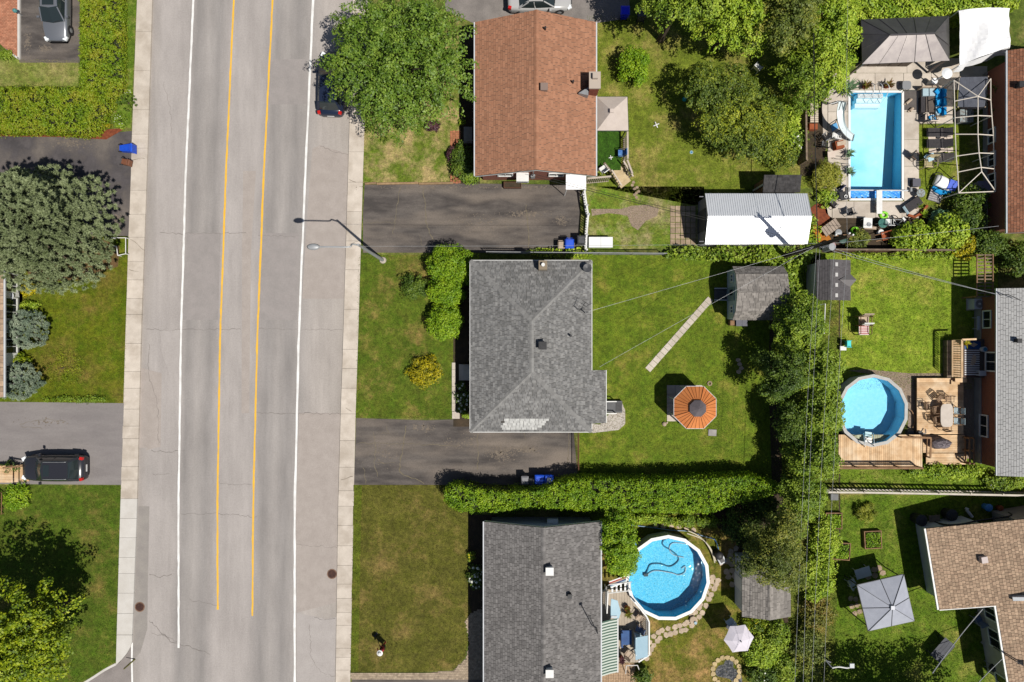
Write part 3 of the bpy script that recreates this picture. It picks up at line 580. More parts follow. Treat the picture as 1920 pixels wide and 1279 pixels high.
def ridge_caps(p, q, mat, parent, w_=.3, ln=.3):
    p = Vector(p); q = Vector(q); d = q - p; n = max(1, int(d.length / ln)); mb = MB(); d /= n; s_ = Vector((-d.y, d.x, 0)).normalized() * w_ / 2
    for i in range(n):
        a = p + d * i; b = p + d * (i + 1.06); mb.add([a - s_ + Vector((0, 0, -.02)), a + Vector((0, 0, .05)), a + s_ + Vector((0, 0, -.02)), b - s_ + Vector((0, 0, -.03)), b + Vector((0, 0, .035)), b + s_ + Vector((0, 0, -.03))], [(0, 1, 4, 3), (1, 2, 5, 4), (0, 2, 1)])
    return tag(mb.build('ridge_caps', mat, parent), kind='stuff')
def shm(name, c1, c2, c3, isl=.2, sc_=5): return mk(name, A(*c1), A(*c2), sc_, rough=.92, isl=isl, fine=.12, spec=.15)
sh_cap = shm('ridge_cap_grey', (152, 151, 149), (142, 141, 139), (150, 150, 150), .12)
sh_brown = shm('brown_shingles', (182, 134, 107), (172, 123, 97), (198, 142, 112), .13)
sh_grey = shm('grey_shingles', (148, 147, 145), (120, 120, 120), (148, 147, 144), .25)
sh_grey2 = shm('stone_grey_shingles', (140, 137, 135), (118, 115, 114), (140, 135, 132), .22)
sh_tan = shm('tan_shingles', (196, 170, 144), (168, 142, 120), (192, 164, 136), .22)
sh_light = shm('light_grey_shingles', (190, 190, 189), (178, 178, 178), (194, 193, 190), .05)
sh_new = shm('new_light_shingles', (214, 214, 210), (190, 190, 188), (220, 220, 216), .1)
sh_rust = shm('rust_shingles', (168, 118, 92), (144, 96, 74), (176, 128, 100), .2)
sh_dk = shm('dark_shingles', (84, 82, 82), (66, 65, 66), (92, 90, 88), .2)
sh_shed = shm('taupe_shingles', (160, 154, 148), (136, 131, 126), (158, 150, 140), .22)
roofdeck = mk('roof_edge', (.06, .055, .05), rough=.9)
def brickwall(name, c1, c2, mortar, sx=.22, sy=.075):
    """brick courses on upright walls (too small to part at this range)"""
    m = bpy.data.materials.new(name); m.use_nodes = True; nt = m.node_tree; N = nt.nodes; Lk = nt.links.new; b = N['Principled BSDF']; b.inputs['Roughness'].default_value = .9
    g = N.new('ShaderNodeNewGeometry'); s_ = N.new('ShaderNodeSeparateXYZ'); Lk(g.outputs[0], s_.inputs[0]); ad = N.new('ShaderNodeMath'); Lk(s_.outputs[0], ad.inputs[0]); Lk(s_.outputs[1], ad.inputs[1])
    cx = N.new('ShaderNodeCombineXYZ'); Lk(ad.outputs[0], cx.inputs[0]); Lk(s_.outputs[2], cx.inputs[1])
    br = N.new('ShaderNodeTexBrick'); br.inputs['Color1'].default_value = (*c1, 1); br.inputs['Color2'].default_value = (*c2, 1); br.inputs['Mortar'].default_value = (*mortar, 1); br.inputs['Scale'].default_value = 1; br.inputs['Brick Width'].default_value = sx; br.inputs['Row Height'].default_value = sy; br.inputs['Mortar Size'].default_value = .008
    Lk(cx.outputs[0], br.inputs['Vector']); Lk(br.outputs[0], b.inputs['Base Color']); return m
bw_red = brickwall('red_brick_wall', A(150, 78, 58), A(132, 64, 48), A(150, 120, 105))
bw_orange = brickwall('orange_brick_wall', A(160, 88, 60), A(140, 74, 52), A(160, 130, 112))
siding = mk('pale_siding', A(226, 230, 234), A(214, 218, 224), 2, rough=.6)
beige = mk('beige_stucco', A(206, 200, 190), A(192, 186, 178), 2, rough=.9)
found = mk('foundation_concrete', A(180, 176, 172), A(160, 157, 154), 1.5, rough=.95)
def window(par, c, w_, h_, nrm, fr=white, mull=1):
    """window on an upright wall: proud frame, recessed pane, mullion"""
    c = Vector(c); nrm = Vector(nrm).normalized(); a = Vector((-nrm.y, nrm.x, 0)); z = Vector((0, 0, 1)); mb = MB(); t = .09
    for s_ in (-1, 1):
        mb.bar(c + a * s_ * (w_ / 2) - z * (h_ / 2 + t / 2) + nrm * .03, c + a * s_ * (w_ / 2) + z * (h_ / 2 + t / 2) + nrm * .03, t, .08); mb.bar(c - a * (w_ / 2 - t / 2) + z * s_ * h_ / 2 + nrm * .035, c + a * (w_ / 2 - t / 2) + z * s_ * h_ / 2 + nrm * .035, .08, t)
    for k in range(mull): x = (k + 1) / (mull + 1) - .5; mb.bar(c + a * x * w_ - z * h_ / 2 + nrm * .03, c + a * x * w_ + z * h_ / 2 + nrm * .03, .05, .05)
    wn = mb.build('window', fr, par); g = MB(); g.bar(c - a * (w_ / 2) + nrm * .004, c + a * (w_ / 2) + nrm * .004, .02, h_); g.build('pane', glass, wn); return wn
def roofvent(par, px, py, z, s_, h_, m_, cap=True):
    p = P(px, py, z); mb = MB(); mb.box(p.x, p.y, z - .1, s_ * .8, s_ * .8, h_ * 2); mb.box(p.x, p.y, z + h_, s_, s_, .08); return mb.build('roof_vent', m_, par)
def pipevent(par, px, py, z, m_=black):
    p = P(px, py, z); return MB().cyl(p.x, p.y, z - .15, z + .3, .07, 8).build('vent_pipe', m_, par)
def gutters(par, edges, m_=None, w_=.09):
    for a, b in edges: MB().bar(Vector(a) + Vector((0, 0, -.06)), Vector(b) + Vector((0, 0, -.06)), w_, .11).build('gutter', m_ or siding, par)
def gable(t, x0, x1, y0, y1, ze, zr, shm_, wallm, inset=.42, ex=.2, ridge_x=None, gut=True, tw=(.3, .55), skip=None, walltop=None):
    """gable house, ridge along y; corners are pixels at eave height"""
    a = P(x0, y1, ze); b = P(x1, y0, ze); X0, Y0, X1, Y1 = a.x, a.y, b.x, b.y; xr = (X0 + X1) / 2
    Ls = [(X0, Y0, ze), (xr, Y0, zr), (xr, Y1, zr), (X0, Y1, ze)]; Rs = [(xr, Y0, zr), (X1, Y0, ze), (X1, Y1, ze), (xr, Y1, zr)]
    mb = MB(); mb.slab(Ls, .14); mb.slab(Rs, .14); rf = mb.build('roof', roofdeck, t)
    shingles([Ls[0], Ls[1], Ls[2], Ls[3]], shm_, rf, ex, tw, skip=skip); shingles(Rs, shm_, rf, ex, tw, skip=skip); ridge_caps((xr, Y0, zr), (xr, Y1, zr), shm_, rf)
    if gut: gutters(t, [((X0 - .05, Y0, ze), (X0 - .05, Y1, ze)), ((X1 + .05, Y0, ze), (X1 + .05, Y1, ze))])
    i = inset; zt = ze - .1; k = (zr - ze) / (xr - X0); za = ze - .16 + k * i; zp = zr - .16
    q = [(X0 + i, 0), (X1 - i, 0), (X1 - i, za), (xr, zp), (X0 + i, za)]
    MB().loft([[(x, Y0 + i, z) for x, z in q], [(x, Y1 - i, z) for x, z in q]]).build('wall', wallm, t)
    for Y in (Y0 + .03, Y1 - .03): MB().bar((X0, Y, ze - .25), (xr - .02, Y, zr - .25), .05, .2).build('fascia', white, t); MB().bar((xr + .02, Y, zr - .25), (X1, Y, ze - .25), .05, .2).build('fascia', white, t)
    return dict(X0=X0 + i, X1=X1 - i, Y0=Y0 + i, Y1=Y1 - i, xr=xr, roof=rf)
def antenna(par, p, d, m_=black):
    p = Vector(p); mb = MB(); mb.tube([p, p + Vector((0, 0, .8))], .025, 5); q = p + Vector((0, 0, .8))
    mb.tube([q, q + Vector((d[0], d[1], .1))], .02, 5)
    for k in range(4): c = q + Vector((d[0], d[1], .1)) * (k / 3); n = Vector((-d[1], d[0], 0)).normalized() * .22; mb.tube([c - n, c + n], .012, 4)
    return mb.build('antenna', m_, par)

# brown gable house
t = T('brown_house', 'brown shingled gable house with red brick walls beside the large maple', 'house', P(1004, 186), 0, None, True)
h1 = gable(t, 891, 1117, 42, 330, 3.0, 4.7, sh_brown, bw_red, ex=.17, tw=(.25, .6))
roofvent(h1['roof'], 1020, 165, 4.65, .48, .22, mk('brown_vent', A(150, 130, 120), rough=.6)); pipevent(h1['roof'], 1022, 55, 4.55); pipevent(h1['roof'], 1074, 155, 3.75)
p = P(1110, 160, 3.4); ch = MB().box(p.x + .05, p.y - .1, 2.2, .62, 1.0, 4.5).build('chimney', brickred, t); mb = MB().box(p.x + .05, p.y - .1, 4.5, .76, 1.1, .14); mb.box(p.x + .05, p.y + .1, 4.68, .34, .34, .3); mb.build('chimney_cap', mk('chimney_mortar', A(200, 186, 172), rough=.9), ch)
MB().prism([(p.x - .3, p.y - .85), (p.x - .95, p.y - .7), (p.x - .3, p.y - .3)], 3.2, 3.86).build('flashing', grey, ch)
for x, w_ in ((948, 1.0), (1040, 1.0)): window(t, (P(x, 345).x, h1['Y0'], 1.7), w_, .8, (0, -1, 0))
for y in (100, 215, 280): window(t, (h1['X0'], P(0, y).y, 1.7), 1.4, 1.1, (-1, 0, 0))
for y in (90, 290): window(t, (h1['X1'], P(0, y).y, 1.7), 1.4, 1.1, (1, 0, 0))
mb = MB(); pp = P(1000, 336, 2.6); mb.tube([(pp.x, h1['Y0'] - .12, .9), (pp.x, h1['Y0'] - .12, 4.3)], .04, 6); mb.box(pp.x, h1['Y0'] - .1, 1.5, .3, .18, .5); mb.build('meter_mast', grey, t)
t = T('air_conditioner', 'white window air conditioner on the brick wall above the planter box', 'air conditioner', (P(979, 338).x, h1['Y0'] - .3, 1.7), 0, None)
MB().box(0, 0, .25, .85, .6, .5).build('case', white, t); MB().box(0, -.315, .25, .7, .03, .36).build('grille', grey, t); MB().box(0, .08, -.05, .7, .4, .06).build('bracket', grey, t)
t = T('door_canopy', 'flat white canopy over the side door of the brown roofed house', 'canopy', P(1080, 350), 0, None, True)
a = P(1061, 355.5, 2.4); b = P(1099, 327.5, 2.5); MB().slab([(a.x, a.y, 2.4), (b.x, a.y, 2.4), (b.x, b.y, 2.5), (a.x, b.y, 2.5)], .07).build('roof_panel', mk('canopy_white', (.86, .86, .86), rough=.5), t)
mb = MB(); [mb.tube([(x, a.y + .08, 0), (x, a.y + .08, 2.34)], .035, 6) for x in (a.x + .08, b.x - .08)]; mb.build('post', white, t)

# central hip roofed house
t = T('grey_hip_house', 'grey shingled hip roofed house beside the back lawn with the orange gazebo', 'house', P(996, 650), 0, None, True)
ze, zr = 3.0, 4.5; NW = P(882, 489, ze); NE = P(1109, 489, ze); SE_ = P(1109, 809.5, ze); SW = P(882, 809.5, ze)
run = (NE.x - NW.x) / 2; R0 = Vector(((NW.x + NE.x) / 2, NW.y - run, zr)); R1 = Vector((R0.x, SW.y + run, zr)); k = (zr - ze) / run
B0 = P(1109, 693.5, ze); bx = P(1136, 700, 2.64).x; zb = ze - k * (bx - NE.x); by0 = P(1136, 694, zb).y; by1 = P(1136, 793, zb).y
N_s = [NW, R0, NE]; W_s = [NW, SW, R1, R0]; S_s = [SW, SE_, R1]; E_s = [NE, R0, R1, SE_][::-1]
Bmp = [Vector((NE.x, by0, ze)), Vector((NE.x, by1, ze)), Vector((bx, by1, zb)), Vector((bx, by0, zb))]
mb = MB()
for q in (N_s[::-1] if False else [NW, NE, R0][::-1], W_s, S_s, [NE, R0, R1, SE_], Bmp): 
    nz = sum((q[i].x * q[(i + 1) % len(q)].y - q[(i + 1) % len(q)].x * q[i].y) for i in range(len(q))); mb.slab(q if nz > 0 else q[::-1], .14)
rf = mb.build('roof', roofdeck, t)
lt = lambda w_: (P(942, 0, 3.2).x < w_.x < P(1027, 0, 3.2).x - max(0, (P(0, 790, 3.2).y - w_.y) * 1.2)) and (P(0, 806, 3.1).y < w_.y < P(0, 783, 3.3).y)
for q in (N_s, W_s, E_s, Bmp): shingles(q, sh_grey, rf, .165, (.2, .4))
shingles(S_s, sh_grey, rf, .165, (.2, .4), skip=lt); shingles(S_s, sh_new, rf, .165, (.2, .4), name='replacement_shingles', only=lt)
for a, b in ((R0, R1), (NW, R0), (NE, R0), (SW, R1), (SE_, R1)): ridge_caps(a, b, sh_cap, rf)
gutters(t, [(NW, NE), (NW, SW), (SW, SE_), (NE, Bmp[0]), (Bmp[3], Bmp[2]), (Bmp[1], SE_)], white, .1)
i = .42; MB().prism([(NW.x + i, NW.y - i), (NE.x - i, NE.y - i), (NE.x - i, by0 - i), (bx - i, by0 - i), (bx - i, by1 + i), (NE.x - i, by1 + i), (NE.x - i, SE_.y + i), (SW.x + i, SW.y + i)], 0, 2.5).build('wall', beige, t)
MB().prism([(NW.x + .1, NW.y - .1), (NE.x - .1, NE.y - .1), (SE_.x - .1, SE_.y + .1), (SW.x + .1, SW.y + .1)], 2.72, 2.84).build('soffit', white, t)
for y in (540, 640, 760): window(t, (NW.x + i, P(0, y).y, 1.6), 1.5, 1.1, (-1, 0, 0))
window(t, (NE.x - i, P(0, 590).y, 1.6), 1.4, 1.0, (1, 0, 0)); window(t, (P(940, 0).x, SW.y + i, 1.6), 1.2, .9, (0, -1, 0))
roofvent(rf, 1017, 648, 4.5, .52, .3, black); pipevent(rf, 1070, 630, 3.7)
p = P(1018, 497, 3.9); ch = MB().box(p.x, p.y, 2.6, .56, .62, 2.6).build('chimney', mk('tan_chimney', A(150, 136, 116), rough=.9), rf); MB().cyl(p.x, p.y, 3.85, 4.15, .12, 10).build('flue', white, ch)
p = P(1103, 506, 3.2); mb = MB().tube([(p.x, p.y, 3.0), (p.x, p.y, 3.5)], .03, 6); mb.lathe([(.03, 0), (.2, .03), (.3, .09), (.29, .11), (.02, .03)], 14, p.x - .1, p.y + .08, 3.5); mb.build('satellite_dish', dkgrey, t)
antenna(t, P(1086, 582, 3.5), (.3, .5)); mb = MB(); p = P(1097, 586, 3.4); mb.tube([(p.x, p.y, 2.5), (p.x, p.y, 4.0), (p.x + .15, p.y, 4.05)], .035, 6); mb.build('service_mast', dkgrey, t)

# lower grey gable house
t = T('grey_gable_house', 'long grey shingled gable house beside the blue round pool', 'house', P(1017, 1120), 0, None, True)
h3 = gable(t, 908, 1126, 978, 1500, 2.9, 4.45, sh_grey2, siding, ex=.17, tw=(.2, .4))
roofvent(h3['roof'], 1030, 1068, 4.42, .52, .36, white); roofvent(h3['roof'], 1030, 1258, 4.42, .52, .36, white); roofvent(h3['roof'], 1068, 1116, 3.9, .28, .2, black)
mb = MB(); a = P(1103, 1148, 3.9); b = P(1119, 1178, 3.1); mb.tube([(b.x, b.y, 2.9), (b.x - .05, b.y, 3.9), (a.x, a.y, 4.6)], .035, 6); mb.box(a.x, a.y, 4.62, .2, .16, .1); mb.build('service_mast', black, t)
for y in (1040, 1130, 1230): window(t, (h3['X0'], P(0, y).y, 1.6), 1.5, 1.1, (-1, 0, 0)); window(t, (h3['X1'], P(0, y + 20).y, 1.6), 1.2, 1.1, (1, 0, 0))
p = P(1035, 970, 1); MB().box(p.x, h3['Y1'] + .16, 1.7, .75, .3, .4).build('wall_vent', white, t)

# brick house at the pool (upper right)
t = T('brown_brick_house', 'brick house with rust shingled roof behind the white canopy frame', 'house', P(1960, 265), 0, None, True)
h4 = gable(t, 1889, 2130, 95, 437, 3.0, 4.6, sh_rust, bw_orange, ex=.17, tw=(.22, .36))
mb = MB().box(h4['X0'] - .012, (h4['Y0'] + h4['Y1']) / 2, .22, .06, h4['Y1'] - h4['Y0'], .44); mb.build('foundation', found, t)
for y in (262, 305, 345): window(t, (h4['X0'], P(0, y).y, .9), 1.0, .7, (-1, 0, 0))
roofvent(h4['roof'], 1912, 160, 3.4, .4, .2, black)
# brick house with light grey roof (right middle)
t = T('light_roofed_brick_house', 'brick house with light grey roof behind the wooden decks', 'house', P(1960, 710), 0, None, True)
h5 = gable(t, 1870, 2120, 541, 892, 2.9, 4.0, sh_light, bw_orange, ex=.16, tw=(.3, .5))
MB().box(h5['X0'] - .02, (h5['Y0'] + h5['Y1']) / 2, .35, .08, h5['Y1'] - h5['Y0'], .7).build('foundation', found, t)
window(t, (h5['X0'], P(0, 677).y, 1.75), 1.3, 1.15, (-1, 0, 0)); window(t, (h5['X0'] - .03, P(0, 795).y, 1.0), 1.5, .8, (-1, 0, 0)); window(t, (h5['X0'], P(0, 600).y, 1.3), 1.2, .8, (-1, 0, 0))
roofvent(h5['roof'], 1907, 639, 3.3, .3, .2, black)
mb = MB(); p = P(1880, 553, 3.2); mb.tube([(p.x, p.y, 2.9), (p.x + .05, p.y, 3.6), (p.x + .9, p.y - .4, 3.6)], .03, 5); mb.build('service_mast', black, t)
# tan roofed house (lower right): one low slope with a step in its eave line
t = T('tan_roofed_house', 'pale sided house with tan speckled shingles in the lower corner', 'house', P(1900, 1120), 0, None, True)
ea, eb = 2.2, 2.9
A0 = P(1736, 991, ea); A1 = P(1761, 1143, ea); dl = (A1 - A0).normalized(); nr = Vector((-dl.y, dl.x, 0)); nr = nr if nr.x > 0 else -nr
C0 = P(1867, 1134, eb); off = (C0 - A0).dot(nr); sl = (eb - ea) / off; rid = off + 2.6; zrd = ea + sl * rid
def tp(s_, u): return Vector((A0.x + dl.x * s_ + nr.x * u, A0.y + dl.y * s_ + nr.y * u, (ea + sl * u) if u <= rid else zrd - sl * (u - rid)))
s1 = (A1 - A0).dot(dl); sB = 12.0
pa = [tp(0, 0), tp(s1, 0), tp(s1, off), tp(0, off)]; pb = [tp(0, off), tp(sB, off), tp(sB, rid), tp(0, rid)]; pc = [tp(0, rid), tp(sB, rid), tp(sB, rid + 6), tp(0, rid + 6)]
mb = MB(); [mb.slab(q, .14) for q in (pa, pb, pc)]; rf = mb.build('roof', roofdeck, t)
for q in (pa, pb, pc): shingles(q, sh_tan, rf, .21, (.2, .3))
ridge_caps(tp(0, rid), tp(sB, rid), sh_tan, rf); gutters(t, [(tp(0, -.06), tp(s1, -.06)), (tp(s1 + .03, off - .06), tp(sB, off - .06))], white, .14)
MB().bar(tp(s1, 0) + dl * .03 + Vector((0, 0, -.07)), tp(s1, off) + dl * .03 + Vector((0, 0, -.07)), .05, .18).build('fascia', white, t)
def wp(s_, u, z): q = tp(s_, u); return (q.x, q.y, z)
def wallrun(s0, s1_, u0, u1, m_):
    lo = [wp(s0, u0, 0), wp(s1_, u0, 0), wp(s1_, u1, 0), wp(s0, u1, 0)]; hi = [Vector(tp(s_, u)) - Vector((0, 0, .16)) for s_, u in ((s0, u0), (s1_, u0), (s1_, u1), (s0, u1))]
    return MB().loft([lo, hi]).build('wall', m_, t)
wallrun(.3, s1 - .35, .5, off + .4, siding); wallrun(s1 - .36, sB - .3, off + .45, rid, beige); wallrun(.31, sB - .31, rid, rid + 5.5, beige)
wn = -nr
for s_, w_ in ((s1 + 1.2, .9), (s1 + 3.0, 1.3), (s1 + 6.2, 1.2)): window(t, wp(s_, off + .45, 1.5), w_, 1.2, wn)
q = tp(2.4, off - .4); MB().box(q.x, q.y, q.z + .15, .42, .42, .34, math.atan2(dl.y, dl.x)).build('roof_vent', mk('pink_vent', A(214, 200, 196), rough=.6), rf)
q = tp(5.2, off + 1.0); MB().bar(q + Vector((0, 0, .0)), q + nr * 1.2 + Vector((0, 0, .5)), .25, .5).build('roof_vent', siding, rf)
q = tp(s1 + 3.4, off + .1); mb = MB(); mb.tube([q + Vector((0, 0, -1.2)), q + Vector((0, 0, .9)), q + Vector((1.2, -.7, 1.0))], .035, 6); mb.box(q.x + 1.2, q.y - .7, q.z + 1.0, .3, .3, .1); mb.build('service_mast', black, t)
# paved terrace, upper left
t = T('brick_terrace', 'terrace of small orange pavers with a pale kerb beside the silver car', 'terrace', P(10, 40), 0, None, True); pl = [p.xy for p in px_poly([(-120, -120), (37, -120), (37, 110), (18, 98), (2, 84), (-120, 84)])]
MB().prism(pl, 0, .06).build('bed', mk('sand_joint', A(150, 110, 88), rough=.95), t); mb = MB(); pm = mk('orange_paver', A(206, 146, 116), A(184, 122, 94), 4, rough=.9, isl=.2); j = 0; y = P(0, 110).y
while y < P(0, -60).y:
    x = P(-60, 0).x + (j % 2) * .1
    while x < P(36, 0).x:
        if inpoly(np.array([x]), np.array([y]), pl)[0]: mb.box(x, y, .07, .19, .095, .04)
        x += .205
    y += .11; j += 1
tag(mb.build('pavers', pm, t), kind='stuff'); a = P(38.2, 112); b = P(38.2, -120); MB().bar((a.x, a.y, .08), (b.x, b.y, .08), .16, .16).build('kerb', concrete_new, t); c = P(14, 95); MB().bar((a.x, a.y, .08), (c.x, c.y, .08), .12, .16).build('kerb', concrete_new, t)
# white sunroom house, left edge
t = T('white_sunroom_house', 'white house with a row of large windows beside the grey green spruce', 'house', P(-60, 590), 0, None, True)
h7 = gable(t, -260, 7, 500, 745, 2.6, 3.9, sh_tan, white, ex=.2, inset=.55)
for y, w_ in ((533, 1.3), (580, 1.5), (643, 1.5), (700, 1.3)): window(t, (h7['X1'], P(0, y).y, 1.35), w_, 1.5, (1, 0, 0), white, 2)
a = P(37, 660); MB().box((h7['X1'] + a.x) / 2, P(0, 595).y, .18, a.x - h7['X1'], 6.0, .36).build('porch', mk('white_porch', A(226, 224, 220), A(205, 202, 196), 2, rough=.7), t)
t = T('round_table', 'small round pale table on the porch of the white sunroom', 'table', P(31, 556, .36) , 0); t.location.z = .36
MB().lathe([(.34, .7), (.36, .72), (.36, .75), (.33, .76)], 18).build('table_top', siding, t); MB().cyl(0, 0, 0, .7, .04, 8).build('pedestal', siding, t); MB().lathe([(.22, 0), (.2, .03), (.04, .06)], 12).build('base', siding, t)
# wooden porch, left edge
t = T('wooden_porch', 'small wooden porch with steps below the parked black car', 'porch', P(5, 893), 0, None, True)
a = P(-40, 905, .6); b = P(24, 873, .6)
for k in range(6): y = a.y + (b.y - a.y) * (k + .5) / 6; MB().box((a.x + b.x) / 2, y, .57, b.x - a.x, (b.y - a.y) / 6 - .012, .05).build('plank', deckwood, t)
for k in range(3): MB().box(b.x + .15 + .27 * k, (a.y + b.y) / 2, .42 - .16 * k, .28, b.y - a.y, .05).build('step', deckwood, t)
mb = MB(); [mb.box(x, y, .28, .1, .1, .5) for x in (a.x + .3, b.x - .1) for y in (a.y + .1, b.y - .1)]; mb.build('posts', wood, t)
mb = MB(); mb.bar((b.x - .05, b.y, 1.4), (b.x + .8, b.y, .8), .09); mb.bar((b.x - .05, b.y, .6), (b.x - .05, b.y, 1.45), .09); mb.bar((b.x + .8, b.y, 0), (b.x + .8, b.y, .85), .09); mb.build('handrail', wood, t)
t = T('trellis', 'brown wooden trellis beside the bright plant at the left edge', 'trellis', P(4, 940), 0, None, True); mb = MB(); a = P(8, 962); b = P(8, 922)
for k in range(5): y = a.y + (b.y - a.y) * k / 4; MB().box(a.x, y, .55, .05, .05, 1.1).build('slat', wood, t)
for z in (.3, .7, 1.05): MB().bar((a.x + .05, a.y, z), (a.x + .05, b.y, z), .04).build('rail', wood, t)
# ------------------------------------------------------------------ cars
def car(label, loc, rot, paint, kind='suv', cat='car', name='parked_car', sunroof=False, rails=False):
    t = T(name, label, cat, loc, rot)
    Ht = 1.68 if kind == 'suv' else 1.46; bl = 1.08 if kind == 'suv' else .95
    S = [(-2.28, .42, .80, .62), (-2.2, .30, .96, .78), (-2.0, .22, bl, .88), (-1.3, .2, bl, .915), (-.2, .2, bl - .01, .92), (.75, .2, bl - .04, .91), (1.3, .2, bl - .1, .89), (1.85, .22, bl - .2, .84), (2.15, .28, bl - .32, .74), (2.28, .36, bl - .46, .58)]
    rings = []
    for x, zb, zt, hw in S:
        h = [(hw * .9, zb), (hw, zb + .14), (hw * 1.0, zt - .2), (hw * .94, zt - .06), (hw * .78, zt), (0, zt + .025)]
        rings.append([(x, -y, z) for y, z in h] + [(x, y, z) for y, z in h[-2::-1]])
    body = MB().loft(rings).build('body', paint, t, True)
    ux = -1.95 if kind == 'suv' else -1.5
    gr = []
    for f, hw, z in ((0, .80, bl - .03), (.5, .73, (bl + Ht) / 2), (.93, .64, Ht - .05), (1, .58, Ht - .015)):
        xr = ux + f * (.34 if kind == 'suv' else .62); xf = 1.0 - f * .78
        gr.append([(xr, -hw, z), (xr - .07, 0, z), (xr, hw, z), ((xr + xf) / 2, hw + .03, z), (xf, hw, z), (xf + .12, 0, z), (xf, -hw, z), ((xr + xf) / 2, -hw - .03, z)])
    MB().loft(gr).build('windows', mk('car_glass', (.02, .028, .03), rough=.06, spec=.7), t, False)
    xr = ux + (.36 if kind == 'suv' else .66); xf = .2
    rf = MB().loft([[(xr, -.62, Ht - .04), (xr, .62, Ht - .04), (xf, .62, Ht - .04), (xf + .1, 0, Ht - .04), (xf, -.62, Ht - .04)], [(xr + .03, -.56, Ht + .02), (xr + .03, .56, Ht + .02), (xf - .04, .56, Ht + .02), (xf + .05, 0, Ht + .025), (xf - .04, -.56, Ht + .02)]]).build('roof', paint, t)
    if sunroof: MB().box(.0 - .1, 0, Ht + .03, .42, .8, .02).build('sunroof', mk('car_glass', (0, 0, 0)), rf)
    if rails:
        for s_ in (-1, 1): MB().tube([(xr + .1, s_ * .6, Ht), (xr + .2, s_ * .6, Ht + .06), (xf - .15, s_ * .6, Ht + .06), (xf - .05, s_ * .6, Ht)], .02, 5).build('roof_rail', grey, rf)
    mb = MB()
    for s_ in (-1, 1):
        mb.bar((1.0, s_ * .79, bl - .03), (.24, s_ * .62, Ht - .02), .08, .05); mb.bar((ux, s_ * .79, bl - .03), (xr, s_ * .62, Ht - .02), .16, .05); mb.bar((-.35, s_ * .84, bl - .03), (-.45, s_ * .65, Ht - .04), .07, .04)
    mb.build('pillars', paint, t)
    hl = mk('headlight_glass', (.75, .78, .8), rough=.15, spec=.8); tl = mk('tail_light_red', (.45, .015, .012), rough=.2, spec=.6)
    for s_ in (-1, 1):
        MB().box(2.08, s_ * .66, bl - .36, .3, .26, .14, -s_ * .45).build('headlight', hl, t); MB().box(-2.14, s_ * .74, bl - .08, .22, .2, .2, s_ * .25).build('tail_light', tl, t)
        m_ = MB().box(.72, s_ * 1.0, bl + .02, .14, .2, .13); m_.bar((.72, s_ * .88, bl - .03), (.72, s_ * .98, bl - .01), .05).build('mirror', paint, t)
        for x in (-1.38, 1.4):
            ty = MB(); n = 18
            ty.loft([[(x + r * math.cos(2 * PI * k / n), s_ * y, .34 + r * math.sin(2 * PI * k / n)) for k in range(n)] for r, y in ((.2, .7), (.34, .7), (.345, .8), (.34, .905), (.23, .91))]); wh = ty.build('wheel', black, t)
            MB().loft([[(x + r * math.cos(2 * PI * k / n), s_ * y, .34 + r * math.sin(2 * PI * k / n)) for k in range(n)] for r, y in ((.23, .895), (.1, .925), (.03, .93))]).build('rim', grey, wh)
    MB().box(2.26, 0, .5, .06, .8, .14).build('grille', black, t); MB().box(-2.27, 0, .66, .05, .5, .14).build('number_plate', white, t)
    wp_ = MB(); wp_.bar((1.05, -.5, bl + .01), (.95, .1, bl + .07), .03, .02); wp_.bar((1.08, .1, bl + .01), (.97, .6, bl + .06), .03, .02); wp_.build('wipers', black, t)
    return t
p_black = mk('black_car_paint', (.022, .022, .027), rough=.25, spec=.8); p_silver = mk('silver_car_paint', (.32, .33, .35), rough=.28, metal=.7); p_blue = mk('dark_blue_car_paint', (.012, .018, .04), rough=.22, spec=.6); p_pale = mk('pale_car_paint', (.36, .36, .36), rough=.25, spec=.5)
z_ = .014
car('black sport utility car with sunroof parked in the grey driveway', P(104, 877, .6).xy.to_3d() + Vector((0, 0, z_)), PI, p_black, 'suv', sunroof=True, rails=True)
car('silver car parked beside the tall cedar hedge', P(106, 18, .6).xy.to_3d() + Vector((0, 0, z_)), -PI / 2, p_silver, 'sedan', sunroof=True)
car('dark blue car parked on the road under the large maple', P(622, 158, .6).xy.to_3d() + Vector((0, 0, ZR)), PI / 2 - .03, p_blue, 'suv')
car('pale car parked behind the brown roofed house at the top edge', P(1012, -2, .6).xy.to_3d() + Vector((0, 0, z_)), .02, p_pale, 'sedan')

# ------------------------------------------------------------------ street lamp, utility pole, wires
t = T('street_lamp', 'grey street lamp with curved arm reaching over the road', 'street lamp', P(718, 488), 0, None, True)
b0 = P(718, 488); galv = mk('galvanised_steel', (.36, .37, .38), (.3, .31, .32), 4, rough=.5, metal=.2)
MB().tube([b0, (b0.x, b0.y, 4), (b0.x, b0.y, 7.9)], [.13, .1, .075], 10).build('pole', galv, t); MB().cyl(b0.x, b0.y, 0, .12, .26, 12, .2).build('base', concrete, t)
ar = spline([(b0.x, b0.y, 7.6), (b0.x - .35, b0.y + .02, 8.0), P(655, 463, 8.3), P(620, 463, 8.4), P(598, 463, 8.4)], 6); MB().tube(ar, .05, 8).build('arm', galv, t)
hp = P(588, 463, 8.4); lh = MB().lathe([(.02, -.07), (.16, -.05), (.2, .02), (.15, .1), (.03, .13)], 14).build('lamp_head', galv, t, True); lh.location = Vector((hp.x, hp.y, hp.z)) - ORG[t.name]; lh.scale = (2.0, 1, 1)
for v in lh.data.vertices: v.co += ORG[t.name]
pole_b = P(1468, 481); ph_ = 9.6
t = T('utility_pole', 'brown wooden utility pole rising from the vines beside the mulch bed', 'utility pole', pole_b, 0, None, True)
